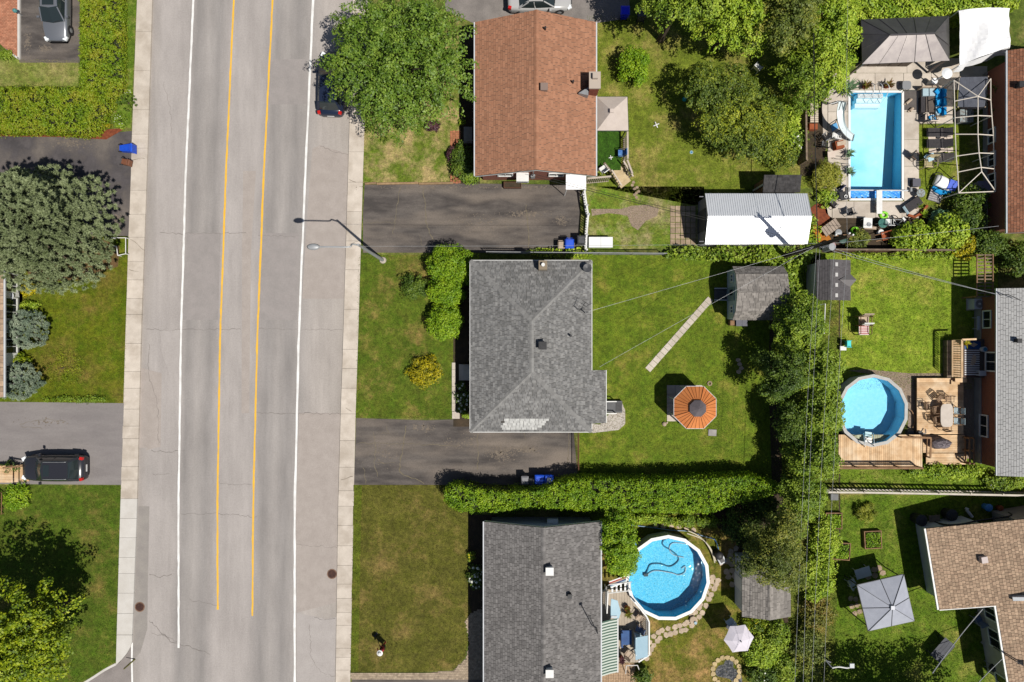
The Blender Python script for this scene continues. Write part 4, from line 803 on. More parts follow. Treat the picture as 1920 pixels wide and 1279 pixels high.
MB().tube([pole_b, (pole_b.x, pole_b.y, ph_)], [.17, .11], 10).build('shaft', mk('creosote_wood', A(104, 90, 78), A(80, 70, 62), 4, rough=.95, stretch=(4, 4, .4)), t)
MB().bar((pole_b.x - .6, pole_b.y + .14, 8.9), (pole_b.x + .6, pole_b.y + .14, 8.9), .1, .12).build('cross_arm', wood, t)
for k in (-.5, 0, .5): MB().lathe([(.05, 0), (.06, .06), (.04, .12), (.05, .18)], 8, pole_b.x + k, pole_b.y + .14, 8.96 if k else ph_ - .05).build('insulator', white, t)
MB().cyl(pole_b.x + .02, pole_b.y - .34, 6.6, 7.5, .22, 12).build('transformer', grey, t)
dkwire = mk('black_cable', (.02, .02, .02), rough=.6); pawire = mk('bare_aluminium_wire', (.4, .41, .42), (.3, .31, .32), 3, rough=.5, metal=.3)
def wire(label, a, b, r, m_, sag=.35, group='overhead wires', n=14):
    a = Vector(a); b = Vector(b); o = a.lerp(b, .5); t = T('overhead_wire', label, 'wire', (o.x, o.y, 0), 0, group, True)
    MB().tube([a.lerp(b, k / n) - Vector((0, 0, sag * 4 * (k / n) * (1 - k / n))) for k in range(n + 1)], r, 5).build('cable', m_, t); return t
def at(z): return Vector((pole_b.x, pole_b.y, z))
wire('thick black overhead cable running from the utility pole past the pool to the top edge', at(5.6), P(1527, -250, 5.7), .03, dkwire)
wire('thin overhead wire crossing the pool cabana above the thick black cable', at(9.4) + Vector((0, .1, 0)), P(1598, -250, 9.4), .008, pawire)
wire('innermost of the four wires over the tree row, nearest the central house', at(5.4), P(1483, 1500, 5.3), .008, pawire); wire('second wire over the tree row counted from the central house', at(5.9), P(1501, 1500, 5.8), .008, pawire)
wire('third wire over the tree row counted from the central house', at(7.9), P(1515, 1500, 7.4), .008, pawire); wire('outermost wire over the tree row, passing along the edge of the deck pool', at(9.5), P(1537, 1500, 9.2), .008, pawire)
wire('service wire from the utility pole to the grey hip roofed house', at(6.3), P(1097, 586, 4.0), .009, pawire, .5); wire('lower service wire from the utility pole to the corner of the grey hip roof', at(5.2), P(1124, 688, 2.9), .008, pawire, .3)
wire('service wire from the utility pole over the metal shed to the brown roofed house', at(6.0), P(1000, 326, 4.2), .01, dkwire, .4); wire('telephone wire from the utility pole to the brown roofed house', at(5.3), P(1005, 332, 3.9), .012, dkwire, .3)
wire('striped service cable from the pole to the light roofed brick house', at(6.1), P(1872, 553, 3.5), .011, pawire, .4); wire('thin cable beside the striped one to the light roofed brick house', at(5.5), P(1870, 552, 3.3), .012, pawire, .6)
wire('service cable from the utility pole to the brown brick house', at(6.2), P(1872, 424, 3.0), .011, pawire, .4)
wire('twin cable rising to the inner corner of the tan roofed house', P(1748, 1262, 5.4), P(1842, 1142, 2.8), .03, pawire, .1); wire('striped cable to the lower wall of the tan roofed house', P(1790, 1330, 4.8), P(1882, 1232, 2.8), .024, pawire, .1)
wire('thin wire from the street lamp along the fence over the dark driveway', Vector((b0.x, b0.y, 7.2)), at(6.6), .008, pawire, .3)

# ------------------------------------------------------------------ fences
def shared(name, mesh, loc, parent, rot=(0, 0, 0), scale=(1, 1, 1)):
    o = bpy.data.objects.new(name, mesh); link(o, parent); g = ORG.get(root(parent).name); o.location = Vector(loc) - (g if g is not None else Vector()); o.rotation_euler = rot; o.scale = scale; return o
def boxmesh(sx, sy, sz, m_, name='piece'):
    mb = MB().box(0, 0, 0, sx, sy, sz); me = bpy.data.meshes.new(name); me.from_pydata(mb.v, [], mb.f); me.materials.append(m_); return me
def picket_fence(name, label, pts, h, m_, step=.25, pw=.09, post=2.2, rail=.09, cat='fence', gap_wide=None, solid=False):
    q = [P(a, b, h).xy.to_3d() for a, b in pts]; t = T(name, label, cat, q[0].lerp(q[-1], .5), 0, None, True); pm = boxmesh(.025, pw, h - .08, m_, 'picket'); po = boxmesh(.1, .1, h + .06, m_, 'post')
    for a, b in zip(q[:-1], q[1:]):
        l = (b - a).length; an = math.atan2(b.y - a.y, b.x - a.x) + PI / 2; n = int(l / step)
        for k in range(n): c = a.lerp(b, (k + .5) / n); shared('picket', pm, (c.x, c.y, h / 2 + .02), t, (0, 0, an))
        m = max(1, round(l / post))
        for k in range(m + 1): c = a.lerp(b, k / m); shared('post', po, (c.x + .06 * math.cos(an), c.y + .06 * math.sin(an), h / 2 + .03), t, (0, 0, an))
        for z in (h - .03, .25): MB().bar((a.x, a.y, z), (b.x, b.y, z), rail, .05).build('rail', m_, t)
    return t
picket_fence('picket_fence', 'white picket fence between the deck garden and the lower right garden', [(1518, 923), (1620, 923.5), (1760, 926), (1940, 929.5)], 1.15, mk('cream_fence', A(226, 218, 204), A(210, 202, 188), 3, rough=.7), .26, .1, 2.4, .13)
picket_fence('picket_fence', 'leaning white picket fence at the end of the dark driveway', [(1096, 356), (1100, 385), (1103, 402), (1100, 440), (1099, 468)], 1.1, white, .16, .07, 2.2, .11)
def pipe_fence(label, pts, h, m_, name='chain_link_fence'):
    q = [P(a, b, h).xy.to_3d() for a, b in pts]; t = T(name, label, 'fence', q[0].lerp(q[-1], .5), 0, None, True)
    for a, b in zip(q[:-1], q[1:]):
        MB().tube([(a.x, a.y, h), (b.x, b.y, h)], .032, 6).build('rail', m_, t); n = max(1, round((b - a).length / 2.6))
        for k in range(n + 1): c = a.lerp(b, k / n); MB().tube([(c.x, c.y, 0), (c.x, c.y, h + .05)], .03, 6).build('post', m_, t)
        mb = MB(); l = (b - a).length; m = int(l / .16); d = (b - a) / l
        for k in range(m): u = k * .16; e = min(l, u + h - .1); mb.bar(a + d * u + Vector((0, 0, .05)), a + d * e + Vector((0, 0, .05 + e - u)), .008); mb.bar(a + d * u + Vector((0, 0, h - .04)), a + d * e + Vector((0, 0, h - .04 - (e - u))), .008)
        tag(mb.build('wire_mesh', m_, t), kind='stuff')
    return t
pipe_fence('grey chain link fence between the dark driveway and the central back lawn', [(912, 472), (1000, 473), (1250, 475)], 1.1, grey)
pipe_fence('rusty low pipe fence at the end of the central driveway', [(1085, 812), (1085, 882)], 1.0, mk('rusty_pipe', A(130, 90, 66), A(110, 74, 56), 5, rough=.9))
def board_fence(label, a, b, h, m_, cap, bw=.14, name='board_fence'):
    a = P(*a, h).xy.to_3d(); b = P(*b, h).xy.to_3d(); t = T(name, label, 'fence', a.lerp(b, .5), 0, None, True); l = (b - a).length; n = int(l / bw); an = math.atan2(b.y - a.y, b.x - a.x); me = boxmesh(bw - .012, .025, h, m_, 'board')
    for k in range(n): c = a.lerp(b, (k + .5) / n); shared('board', me, (c.x, c.y, h / 2), t, (0, 0, an))
    MB().bar((a.x, a.y, h + .02), (b.x, b.y, h + .02), .12, .05).build('cap_rail', cap, t)
    for k in range(int(l / 2.2) + 1): c = a.lerp(b, min(1, k * 2.2 / l)); MB().box(c.x + .07 * math.sin(an), c.y - .07 * math.cos(an), h / 2, .09, .09, h).build('post', m_, t)
    return t
board_fence('brown board fence below the pool garden bed', (1566, 468), (1790, 469), 1.2, mk('brown_fence_boards', A(128, 92, 72), A(104, 74, 58), 3, rough=.85, isl=.15), oldwood)
board_fence('wooden board fence along the left side of the pool garden', (1512, 300), (1511, 205), 1.4, oldwood, oldwood)
t = T('wooden_gate', 'brown slatted wooden gate beside the light roofed brick house', 'gate', P(1850, 515), 0, None, True); a = P(1832, 556, 1.6); b = P(1862, 478, 1.6)
for k in range(13): y = a.y + (b.y - a.y) * k / 12; MB().box((a.x + b.x) / 2, y, 1.5, b.x - a.x, .09, .05).build('slat', oldwood, t)
for x in (a.x, (a.x + b.x) / 2, b.x): MB().bar((x, a.y, 1.55), (x, b.y, 1.55), .07, .07).build('beam', wood, t)
for x in (a.x, b.x):
    for y in (a.y, b.y): MB().box(x, y, .78, .1, .1, 1.56).build('post', wood, t)
t = T('pipe_rail', 'low white pipe rail at the lawn corner beside the spruce', 'rail', P(225, 462), 0, None, True); h = .5
for a, b in (((210, 446), (236, 446)), ((236, 446), (236, 476)), ((236, 476), (221, 479)), ((221, 479), (219, 462)), ((219, 462), (208, 461))): MB().tube([P(*a, h), P(*b, h)], .03, 6).build('rail', white, t)
for a in ((236, 446), (236, 476), (221, 479), (210, 446)): q = P(*a, h); MB().tube([(q.x, q.y, 0), q], .03, 6).build('post', white, t)

# ------------------------------------------------------------------ sheds and gazebos
t = T('metal_shed', 'white metal shed with ribbed gable roof beside the paved square', 'shed', P(1410, 420), 0, None, True)
ze, zr = 2.2, 2.9; a = P(1322, 458, ze); b = P(1513, 363, ze); yr = P(0, 405.5, zr).y; rib_n = mk('white_ribbed_metal', (.82, .84, .87), (.76, .78, .81), 1, rough=.42, metal=.45, spec=.6)
mb = MB(); mb.slab([(a.x, a.y, ze), (b.x, a.y, ze), (b.x, yr, zr), (a.x, yr, zr)], .05); mb.slab([(a.x, yr, zr), (b.x, yr, zr), (b.x, b.y, ze), (a.x, b.y, ze)], .05); rf = mb.build('roof', rib_n, t)
mb = MB(); n = 46
for k in range(n + 1): x = a.x + (b.x - a.x) * k / n; mb.bar((x, a.y, ze + .012), (x, yr, zr + .012), .025, .03); mb.bar((x, b.y, ze + .012), (x, yr, zr + .012), .025, .03)
tag(mb.build('ribs', rib_n, rf), kind='stuff'); ws = mk('grey_shed_wall', A(150, 150, 156), A(140, 140, 146), 2, rough=.6)
x0 = a.x + .12; q = [(a.y + .15, 0), (b.y - .15, 0), (b.y - .15, ze - .06), (yr, zr - .1), (a.y + .15, ze - .06)]; MB().loft([[(x0, y, z) for y, z in q], [(b.x - .2, y, z) for y, z in q]]).build('wall', ws, t)
MB().box(x0 - .03, yr, .95, .05, 1.5, 1.9).build('door', dkgrey, t); mb = MB(); [mb.bar((x0 - .5, y, 2.1), (x0, y, 2.1), .05) for y in (a.y + .2, b.y - .2)]; mb.build('door_hood', ws, t)
t = T('small_shed', 'small brown shed with dark shingled roof behind the white metal shed', 'shed', P(1460, 350), 0, None, True)
a = P(1430, 361, 2.1); b = P(1502, 328.5, 2.3); q = [(a.x, a.y, 2.1), (b.x, a.y, 2.1), (b.x, b.y, 2.35), (a.x, b.y, 2.35)]; rf = MB().slab(q, .1).build('roof', roofdeck, t); shingles(q, sh_dk, rf, .2)
MB().prism([(a.x + .15, a.y + .1), (b.x - .1, a.y + .1), (b.x - .1, b.y - .15), (a.x + .15, b.y - .15)], 0, 2.0).build('wall', wood, t); MB().box(a.x + .1, (a.y + b.y) / 2, 1.0, .12, .12, 2.0).build('corner_trim', white, t)
t = T('gambrel_shed', 'grey shingled shed with pale blue front wall at the end of the stone path', 'shed', P(1420, 560), 0, None, True)
# barn-style roof, ridge running away from the front wall
ze, zm, zr = 1.75, 2.45, 2.8; x0 = P(1377, 0, 2.2).x; x1 = P(1474, 0, 2.2).x; yS = P(0, 600, ze).y; yN = P(0, 500, ze).y; yc = (yS + yN) / 2; hw = (yN - yS) / 2; yl = [yS, yS + hw * .32, yc, yN - hw * .32, yN]; zl = [ze, zm, zr, zm, ze]
mb = MB()
for i in range(4): mb.slab([(x0, yl[i], zl[i]), (x1, yl[i], zl[i]), (x1, yl[i + 1], zl[i + 1]), (x0, yl[i + 1], zl[i + 1])], .07)
rf = mb.build('roof', roofdeck, t)
for i in range(4): shingles([(x0, yl[i], zl[i]), (x1, yl[i], zl[i]), (x1, yl[i + 1], zl[i + 1]), (x0, yl[i + 1], zl[i + 1])], sh_shed, rf, .18)
pale = mk('pale_blue_siding', A(214, 228, 238), A(200, 215, 226), 2, rough=.6); q = [(yS + .1, 0), (yN - .1, 0), (yN - .1, ze - .08), (yl[3], zm - .1), (yc, zr - .12), (yl[1], zm - .1), (yS + .1, ze - .08)]
MB().loft([[(x0 + .18, y, z) for y, z in q], [(x1 - .15, y, z) for y, z in q]]).build('wall', pale, t)
for y in (yN - .75, yS + .75): window(t, (x0 + .17, y, 1.2), .5, .5, (-1, 0, 0))
MB().box(x0 + .15, yc, .85, .05, .95, 1.7).build('door', mk('grey_blue_door', A(140, 160, 170), rough=.6), t); MB().box(x0 + .12, yc + .1, 1.1, .03, .4, .6).build('door_window', glass, t)
t = T('deck_platform', 'small dark platform with pale rails before the pale blue shed door', 'platform', P(1350, 556), 0, None, True); a = P(1338, 563); b = P(1364, 541)
for k in range(5): y = a.y + (b.y - a.y) * (k + .5) / 5; MB().box((a.x + b.x) / 2, y, .1, b.x - a.x, (b.y - a.y) / 5 - .015, .05).build('plank', dkgrey, t)
for y in (a.y, b.y): MB().bar((a.x, y, .16), (b.x, y, .16), .06).build('rail', siding, t)
t = T('storage_box', 'black storage box against the side of the pale blue shed', 'box', P(1385, 606), 0); MB().box(0, 0, .3, .75, .42, .6).build('bin', black, t); MB().box(0, 0, .62, .8, .46, .05).build('lid', mk('gunmetal', (.1, .1, .12), rough=.3), t); MB().box(-.62, 0, .25, .3, .35, .5).build('side_bin', wood, t)
# octagonal gazebo
t = T('octagonal_gazebo', 'octagonal gazebo with orange metal roof and small grey top on the back lawn', 'gazebo', P(1300, 762), 0, None, True)
ze, zm, zr = 2.15, 2.75, 3.15; c = P(1303, 764, ze); R0_ = L(42.5, ze); org = mk('orange_metal', A(220, 140, 82, .8), A(206, 126, 72, .8), 1.5, rough=.45, isl=.06); c0 = Vector((c.x, c.y, 0)); R1_ = R0_ * .37
def oc(r, k, z): an = PI / 8 + k * PI / 4; return Vector((c.x + r * math.cos(an), c.y + r * math.sin(an), z))
for k in range(8):
    A_, B_, C_, D_ = oc(R0_, k, ze), oc(R0_, k + 1, ze), oc(R1_, k + 1, zm), oc(R1_, k, zm)
    for j in range(4):
        f0, f1 = j / 4 + .006, (j + 1) / 4 - .006; MB().slab([A_.lerp(B_, f0), A_.lerp(B_, f1), D_.lerp(C_, f1), D_.lerp(C_, f0)], .03).build('roof_panel', org, t)
        if j: MB().bar(A_.lerp(B_, j / 4) + Vector((0, 0, .0)), D_.lerp(C_, j / 4), .018, .03).build('seam', mk('dark_orange_seam', A(120, 64, 36), rough=.5), t)
    MB().bar(A_ + Vector((0, 0, .01)), D_ + Vector((0, 0, .01)), .025, .04).build('seam', MATS['dark_orange_seam'], t); MB().bar(A_ - Vector((0, 0, .05)), B_ - Vector((0, 0, .05)), .06, .1).build('eave', siding, t)
    q = oc(R0_ * .92, k, 0); MB().tube([q, q + Vector((0, 0, ze - .05))], .05, 6).build('post', siding, t)
mb = MB(); mb.loft([[oc(R1_ * 1.02, k, zm - .1) for k in range(8)], [oc(R1_ * 1.02, k, zm + .12) for k in range(8)]]); mb.build('collar', black, t)
gt = mk('slate_metal', A(112, 104, 108), A(100, 94, 98), 2, rough=.5, isl=.1)
for k in range(8): MB().slab([oc(R1_ * 1.04, k, zm + .12), oc(R1_ * 1.04, k + 1, zm + .12), (c.x + .001 * k, c.y, zr)], .02).build('top_panel', gt, t)
a = P(1250, 790); b = P(1316, 722)
for i in range(4):
    for j in range(4): MB().box(a.x + (b.x - a.x) * (i + .5) / 4, a.y + (b.y - a.y) * (j + .5) / 4, .02, (b.x - a.x) / 4 - .02, (b.y - a.y) / 4 - .02, .06).build('floor_slab', concrete, t)
# square canopies
def canopy(name, label, cs, ze, zr, m_, apex=None, ribs=True, legs=True, rm_=None, cat='gazebo', segs=2):
    q = [P(x, y, ze) for x, y in cs]; ap = P(*apex, zr) if apex else (sum(q, Vector()) / 4).xy.to_3d() + Vector((0, 0, zr)); t = T(name, label, cat, (ap.x, ap.y, 0), 0, None, True); rm_ = rm_ or dkgrey
    for k in range(4):
        a, b = q[k], q[(k + 1) % 4]
        for j in range(segs): p_ = [a.lerp(b, j / segs), a.lerp(b, (j + 1) / segs), ap]; nz = (p_[1] - p_[0]).cross(p_[2] - p_[0]).z; MB().slab(p_ if nz > 0 else [p_[1], p_[0], p_[2]], .03).build('roof_panel', m_, t)
        if ribs: [MB().bar(a.lerp(b, j / segs) + Vector((0, 0, .01)), ap + Vector((0, 0, .01)), .03, .04).build('rib', rm_, t) for j in range(segs)]
        MB().bar(a - Vector((0, 0, .06)), b - Vector((0, 0, .06)), .05, .1).build('eave', rm_, t)
        if legs: g = a.lerp(ap, .1); MB().tube([(g.x, g.y, 0), (g.x, g.y, ze)], .045, 6).build('post', rm_, t)
    MB().box(ap.x, ap.y, zr + .02, .26, .26, .08).build('cap', m_, t); return t
canopy('square_gazebo', 'square grey metal gazebo turned askew on the lower right lawn', [(1607, 1097), (1694, 1077), (1714, 1164), (1628, 1183)], 2.2, 3.0, mk('grey_roof_metal', A(178, 182, 194, .8), A(168, 172, 184, .8), 2, rough=.4, isl=.05), (1673, 1139))
canopy('fabric_gazebo', 'beige fabric gazebo beside the wall of the brown roofed house', [(1119, 182), (1176, 182), (1178, 245), (1119, 245)], 2.1, 2.9, mk('beige_canvas', A(226, 212, 202), A(216, 202, 192), 2, rough=.9), (1147, 208), ribs=False, segs=1)
# hip roofed cabana
t = T('pool_cabana', 'dark metal hip roofed cabana above the rectangular pool', 'gazebo', P(1690, 90), 0, None, True); ze, zr = 2.3, 3.2
q = [P(1614, 37, ze), P(1779, 30, ze), P(1780, 114, ze), P(1616, 120.5, ze)]; r0, r1 = P(1669, 66, zr), P(1751, 63, zr); dm = mk('charcoal_roof_metal', A(150, 144, 142), A(136, 130, 130), 2, rough=.36, isl=.06, metal=.85, spec=.6); lm_ = mk('taupe_roof_metal', A(150, 142, 138), A(140, 132, 128), 2, rough=.42, isl=.06)
def strip(a, b, c_, d_, n, m_):
    for j in range(n):
        p_ = [a.lerp(b, j / n), a.lerp(b, (j + 1) / n), d_.lerp(c_, (j + 1) / n), d_.lerp(c_, j / n)]; nz = (p_[1] - p_[0]).cross(p_[2] - p_[0]).z or (p_[2] - p_[0]).cross(p_[3] - p_[0]).z
        if (p_[2] - p_[3]).length < 1e-4: p_ = p_[:3]
        MB().slab(p_ if nz > 0 else p_[::-1], .03).build('roof_panel', m_, t); MB().bar(p_[0] + Vector((0, 0, .015)), p_[-1] + Vector((0, 0, .015)), .028, .04).build('seam', dm, t)
strip(q[3], q[2], r1, r0, 5, dm); strip(q[0], q[1], r1, r0, 5, dm); strip(q[0], q[3], r0, r0, 3, dm); strip(q[1], q[2], r1, r1, 3, dm)
MB().bar(r0, r1, .1, .08).build('ridge', dm, t)
for a in q: g = a.lerp((r0 + r1) / 2, .05); MB().box(g.x, g.y, ze / 2, .12, .12, ze).build('post', dm, t)
a = P(1604, 138, 0); b = P(1700, 138, 0)
for k in range(5): x = a.x + (b.x - a.x) * (k + .5) / 5; MB().box(x, P(0, 125, 0).y, .75, (b.x - a.x) / 5 - .06, .04, 1.5).build('screen', mk('brown_screen', A(110, 98, 88), A(90, 80, 72), 4, rough=.9), t)
# ------------------------------------------------------------------ pools
def watermat():
    m = bpy.data.materials.new('pool_water'); m.use_nodes = True; nt = m.node_tree; N = nt.nodes; Lk = nt.links.new; N.remove(N['Principled BSDF'])
    tr = N.new('ShaderNodeBsdfTransparent'); tr.inputs[0].default_value = (.80, .95, 1, 1); gl = N.new('ShaderNodeBsdfGlossy'); gl.inputs['Roughness'].default_value = .04
    g = N.new('ShaderNodeNewGeometry'); n = N.new('ShaderNodeTexNoise'); n.inputs['Scale'].default_value = 5; n.inputs['Detail'].default_value = 3; Lk(g.outputs[0], n.inputs['Vector'])
    bp = N.new('ShaderNodeBump'); bp.inputs['Distance'].default_value = .02; bp.inputs['Strength'].default_value = .6; Lk(n.outputs[0], bp.inputs['Height']); Lk(bp.outputs[0], gl.inputs['Normal'])
    fr = N.new('ShaderNodeFresnel'); fr.inputs[0].default_value = 1.33; mx = N.new('ShaderNodeMixShader'); Lk(fr.outputs[0], mx.inputs[0]); Lk(tr.outputs[0], mx.inputs[1]); Lk(gl.outputs[0], mx.inputs[2]); Lk(mx.outputs[0], N['Material Output'].inputs[0]); return m
water = watermat()
lin1 = mk('cyan_caustic_liner', A(112, 206, 236, .88), A(80, 186, 224, .88), 9, rough=.7, lo=.3, hi=.7, c3=A(146, 220, 242, .88), s3=12)  # pale mottling imitates rippling light on the pool floor, mixed into the liner colour
lin2 = mk('pale_cyan_liner', A(166, 218, 249, 1), A(150, 210, 246, 1), 4, rough=.7)
lin3 = mk('ice_liner', A(206, 236, 252, 1), A(192, 230, 250, 1), 2, rough=.7, c3=A(146, 212, 247, 1), s3=.2)
lin3w = mk('blue_liner_wall', A(120, 210, 246, .95), A(106, 202, 242, .95), 4, rough=.7)
def round_pool(name, label, px, py, rx, ry, h, n, liner, rimm, wallm, ph0=0.1):
    c = P(px, py, h); t = T(name, label, 'pool', (c.x, c.y, 0), 0, None, True); a = L(rx, h); b = L(ry, h)
    def ring(s_, z): return [(c.x + (a - s_) * math.cos(ph0 + 2 * PI * k / n), c.y + (b - s_) * math.sin(ph0 + 2 * PI * k / n), z) for k in range(n)]
    MB().loft([ring(.1, 0), ring(.1, h - .03)], caps=False).build('wall', wallm, t)
    MB().loft([ring(.2, h - .03), ring(.2, .03)], caps=False).build('liner', liner, t); MB().add(ring(.2, .03), [tuple(range(n))]).build('floor', liner, t)
    for k in range(n):
        o = ring(0, h); i = ring(.23, h); k2 = (k + 1) % n; q = [Vector(o[k]), Vector(o[k2]), Vector(i[k2]), Vector(i[k])]; MB().slab(q, .05).build('rim_plate', rimm, t)
    MB().add(ring(.205, h - .16), [tuple(range(n))]).build('water', water, t); return t
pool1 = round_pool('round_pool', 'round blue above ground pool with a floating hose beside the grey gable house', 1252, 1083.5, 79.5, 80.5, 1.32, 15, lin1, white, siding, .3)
pool2 = round_pool('round_pool', 'pale blue above ground pool with a grey rim beside the wooden decks', 1636.5, 770, 67, 68.5, 1.32, 14, lin2, mk('pale_grey_rim', A(204, 202, 198), A(190, 188, 184), 3, rough=.6), siding, .2)
hx0, hy0, hx1, hy1 = HOLE; D_ = -1.15
t = T('inground_pool', 'rectangular pale blue swimming pool with white coping and diving board', 'pool', ((hx0 + hx1) / 2, (hy0 + hy1) / 2, 0), 0, None, True)
mb = MB(); q = [(hx0, hy0), (hx1, hy0), (hx1, hy1), (hx0, hy1)]; dz = [-1.5, -1.5, -1.0, -1.0]
mb.add([(x, y, .02) for x, y in q] + [(x, y, d) for (x, y), d in zip(q, dz)], [(0, 1, 5, 4), (1, 2, 6, 5), (2, 3, 7, 6), (3, 0, 4, 7)]); mb.build('liner', lin3w, t)
MB().add([(x, y, d) for (x, y), d in zip(q, dz)], [(0, 1, 2, 3)]).build('floor', lin3, t); MB().add([(x + .002, y, -.1) for x, y in q], [(0, 1, 2, 3)]).build('water', water, t)
for a, b in zip(q, q[1:] + q[:1]): MB().bar((a[0], a[1], .045), (b[0], b[1], .045), .16, .05).build('coping', mk('white_coping', A(240, 240, 238, .8), rough=.6), t)
stp = mk('white_steps', (.8, .82, .84), rough=.5); a = P(1608, 200); b = P(1658, 174)
for k in range(3): MB().box((a.x + b.x) / 2, b.y - .2 - .28 * k, -.4 - .22 * k, b.x - a.x - .1, .3, .6).build('step', stp, t)
for x in (1625, 1640, 1652): p = P(x, 172); MB().tube(spline([(p.x, p.y + .45, .02), (p.x, p.y + .4, .6), (p.x + .1, p.y, .85), (p.x + .1, p.y - .5, .5), (p.x + .1, p.y - .75, -.2)], 4), .022, 6).build('handrail', whitem, t)
t = T('diving_board', 'white diving board at the lower end of the rectangular pool', 'diving board', P(1648, 390), 0, None, True); a = P(1643, 401, .5); b = P(1653.5, 357, .5)
MB().box((a.x + b.x) / 2, (a.y + b.y) / 2, .5, b.x - a.x, b.y - a.y, .06).build('board', white, t); [MB().box((a.x + b.x) / 2, a.y + d, .24, .32, .12, .46).build('stand', grey, t) for d in (.2, .75)]
t = T('pool_cover', 'crumpled blue solar cover floating at the diving board end of the pool', 'pool cover', P(1642, 364), 0, None, True); a = P(1593, 371); b = P(1690, 356); n, m = 44, 8; V = []
for i in range(n + 1):
    for j in range(m + 1): V.append((a.x + (b.x - a.x) * i / n, a.y + (b.y - a.y) * j / m + .08 * math.sin(i * 1.3) * (j == 0), -.08 + .03 * abs(math.sin(i * .7 + j * 1.1)) + random.uniform(0, .02)))
mb = MB(); mb.add(V, [(i * (m + 1) + j, (i + 1) * (m + 1) + j, (i + 1) * (m + 1) + j + 1, i * (m + 1) + j + 1) for i in range(n) for j in range(m)]); mb.build('sheet', mk('blue_cover', A(50, 140, 226, .9), A(100, 180, 240, .9), 2.5, rough=.35), t)
MB().tube([P(1590, 356.5, .25), P(1702, 357.5, .25)], .05, 8).build('roller', siding, t)
for x in (1588, 1704): q = P(x, 357, 0); MB().box(q.x, q.y, .15, .12, .3, .3).build('roller_stand', grey, t)
t = T('pool_slide', 'curved white pool slide on the left side of the rectangular pool', 'slide', P(1576, 215), 0, None, True)
path = spline([P(1578, 192, 1.8), P(1574, 212, 1.7), P(1577, 235, 1.35), P(1586, 250, .8), P(1599, 260, .25)], 6); rg = []
for i, p in enumerate(path):
    d = (path[min(i + 1, len(path) - 1)] - path[max(i - 1, 0)]).normalized(); s_ = Vector((-d.y, d.x, 0)).normalized(); rg.append([p - s_ * .26 + Vector((0, 0, .16)), p - s_ * .22, p + s_ * .22, p + s_ * .26 + Vector((0, 0, .16)), p + s_ * .2 + Vector((0, 0, -.04)), p - s_ * .2 + Vector((0, 0, -.04))])
MB().loft(rg).build('chute', mk('white_fibreglass', A(214, 226, 228, .8), rough=.35), t)
for s_ in (-.22, .22): p = P(1577, 192, 1.8); MB().tube([(p.x + s_, p.y + .45, 0), (p.x + s_, p.y + .1, 1.75), (p.x + s_, p.y - .1, 2.3), (p.x + s_, p.y - .6, 1.9)], .025, 6).build('ladder_rail', dkgrey, t)
for k in range(5): p = P(1577, 192, 1.8); MB().bar((p.x - .22, p.y + .42 - .06 * k, .3 + .3 * k), (p.x + .22, p.y + .42 - .06 * k, .3 + .3 * k), .05).build('rung', whitem, t)
for p in (path[8], path[14]): MB().tube([(p.x, p.y, 0), (p.x, p.y, p.z)], .03, 6).build('support', dkgrey, t)
# pool terrace of concrete slabs
pd = bpy.data.objects.new('pool_terrace', None); link(pd); tag(pd, kind='structure')
def slabpx(pts, par, m_=concrete, z1=.035, z0=-.02): return MB().prism([p.xy for p in px_poly(pts)], z0, z1).build('slab', m_, par)
for x0, x1 in ((1560, 1590.2), (1590.8, 1639.5), (1640.2, 1693), (1693.8, 1745), (1745.6, 1800)): slabpx([(x0, 138), (x1, 138), (x1, 169.2), (x0, 169.2)], pd)
for y0, y1 in ((170, 210), (210.6, 262), (262.6, 312), (312.6, 377)): slabpx([(1694.5, y0), (1722, y0), (1722, y1), (1694.5, y1)], pd); slabpx([(1552, y0), (1588.6, y0), (1588.6, y1), (1552, y1)], pd)
for x0, x1 in ((1560, 1600), (1600.6, 1641), (1641.6, 1690), (1690.6, 1722)): slabpx([(x0, 378), (x1, 378), (x1, 409), (x0, 409)], pd)
for pts in ([(1540, 185), (1551, 180), (1551, 260), (1543, 260)], [(1722.6, 170), (1786, 170), (1786, 232), (1722.6, 232)], [(1538, 355), (1559, 345), (1559, 409), (1548, 400)], [(1800.6, 125), (1850, 125), (1850, 205), (1800.6, 205)], [(1700, 110), (1800, 110), (1800, 137.4), (1700, 137.4)], [(1605, 115), (1699.4, 115), (1699.4, 137.4), (1605, 137.4)]): slabpx(pts, pd, z1=.03)
blob([(1518, 392), (1532, 382), (1548, 388), (1552, 402), (1556, 412), (1548, 425), (1538, 428), (1528, 410)], mulch, pd, .03, 'mulch'); blob([(1521, 424), (1532, 422), (1552, 440), (1556, 452), (1530, 452)], omulch, pd, .028, 'mulch')
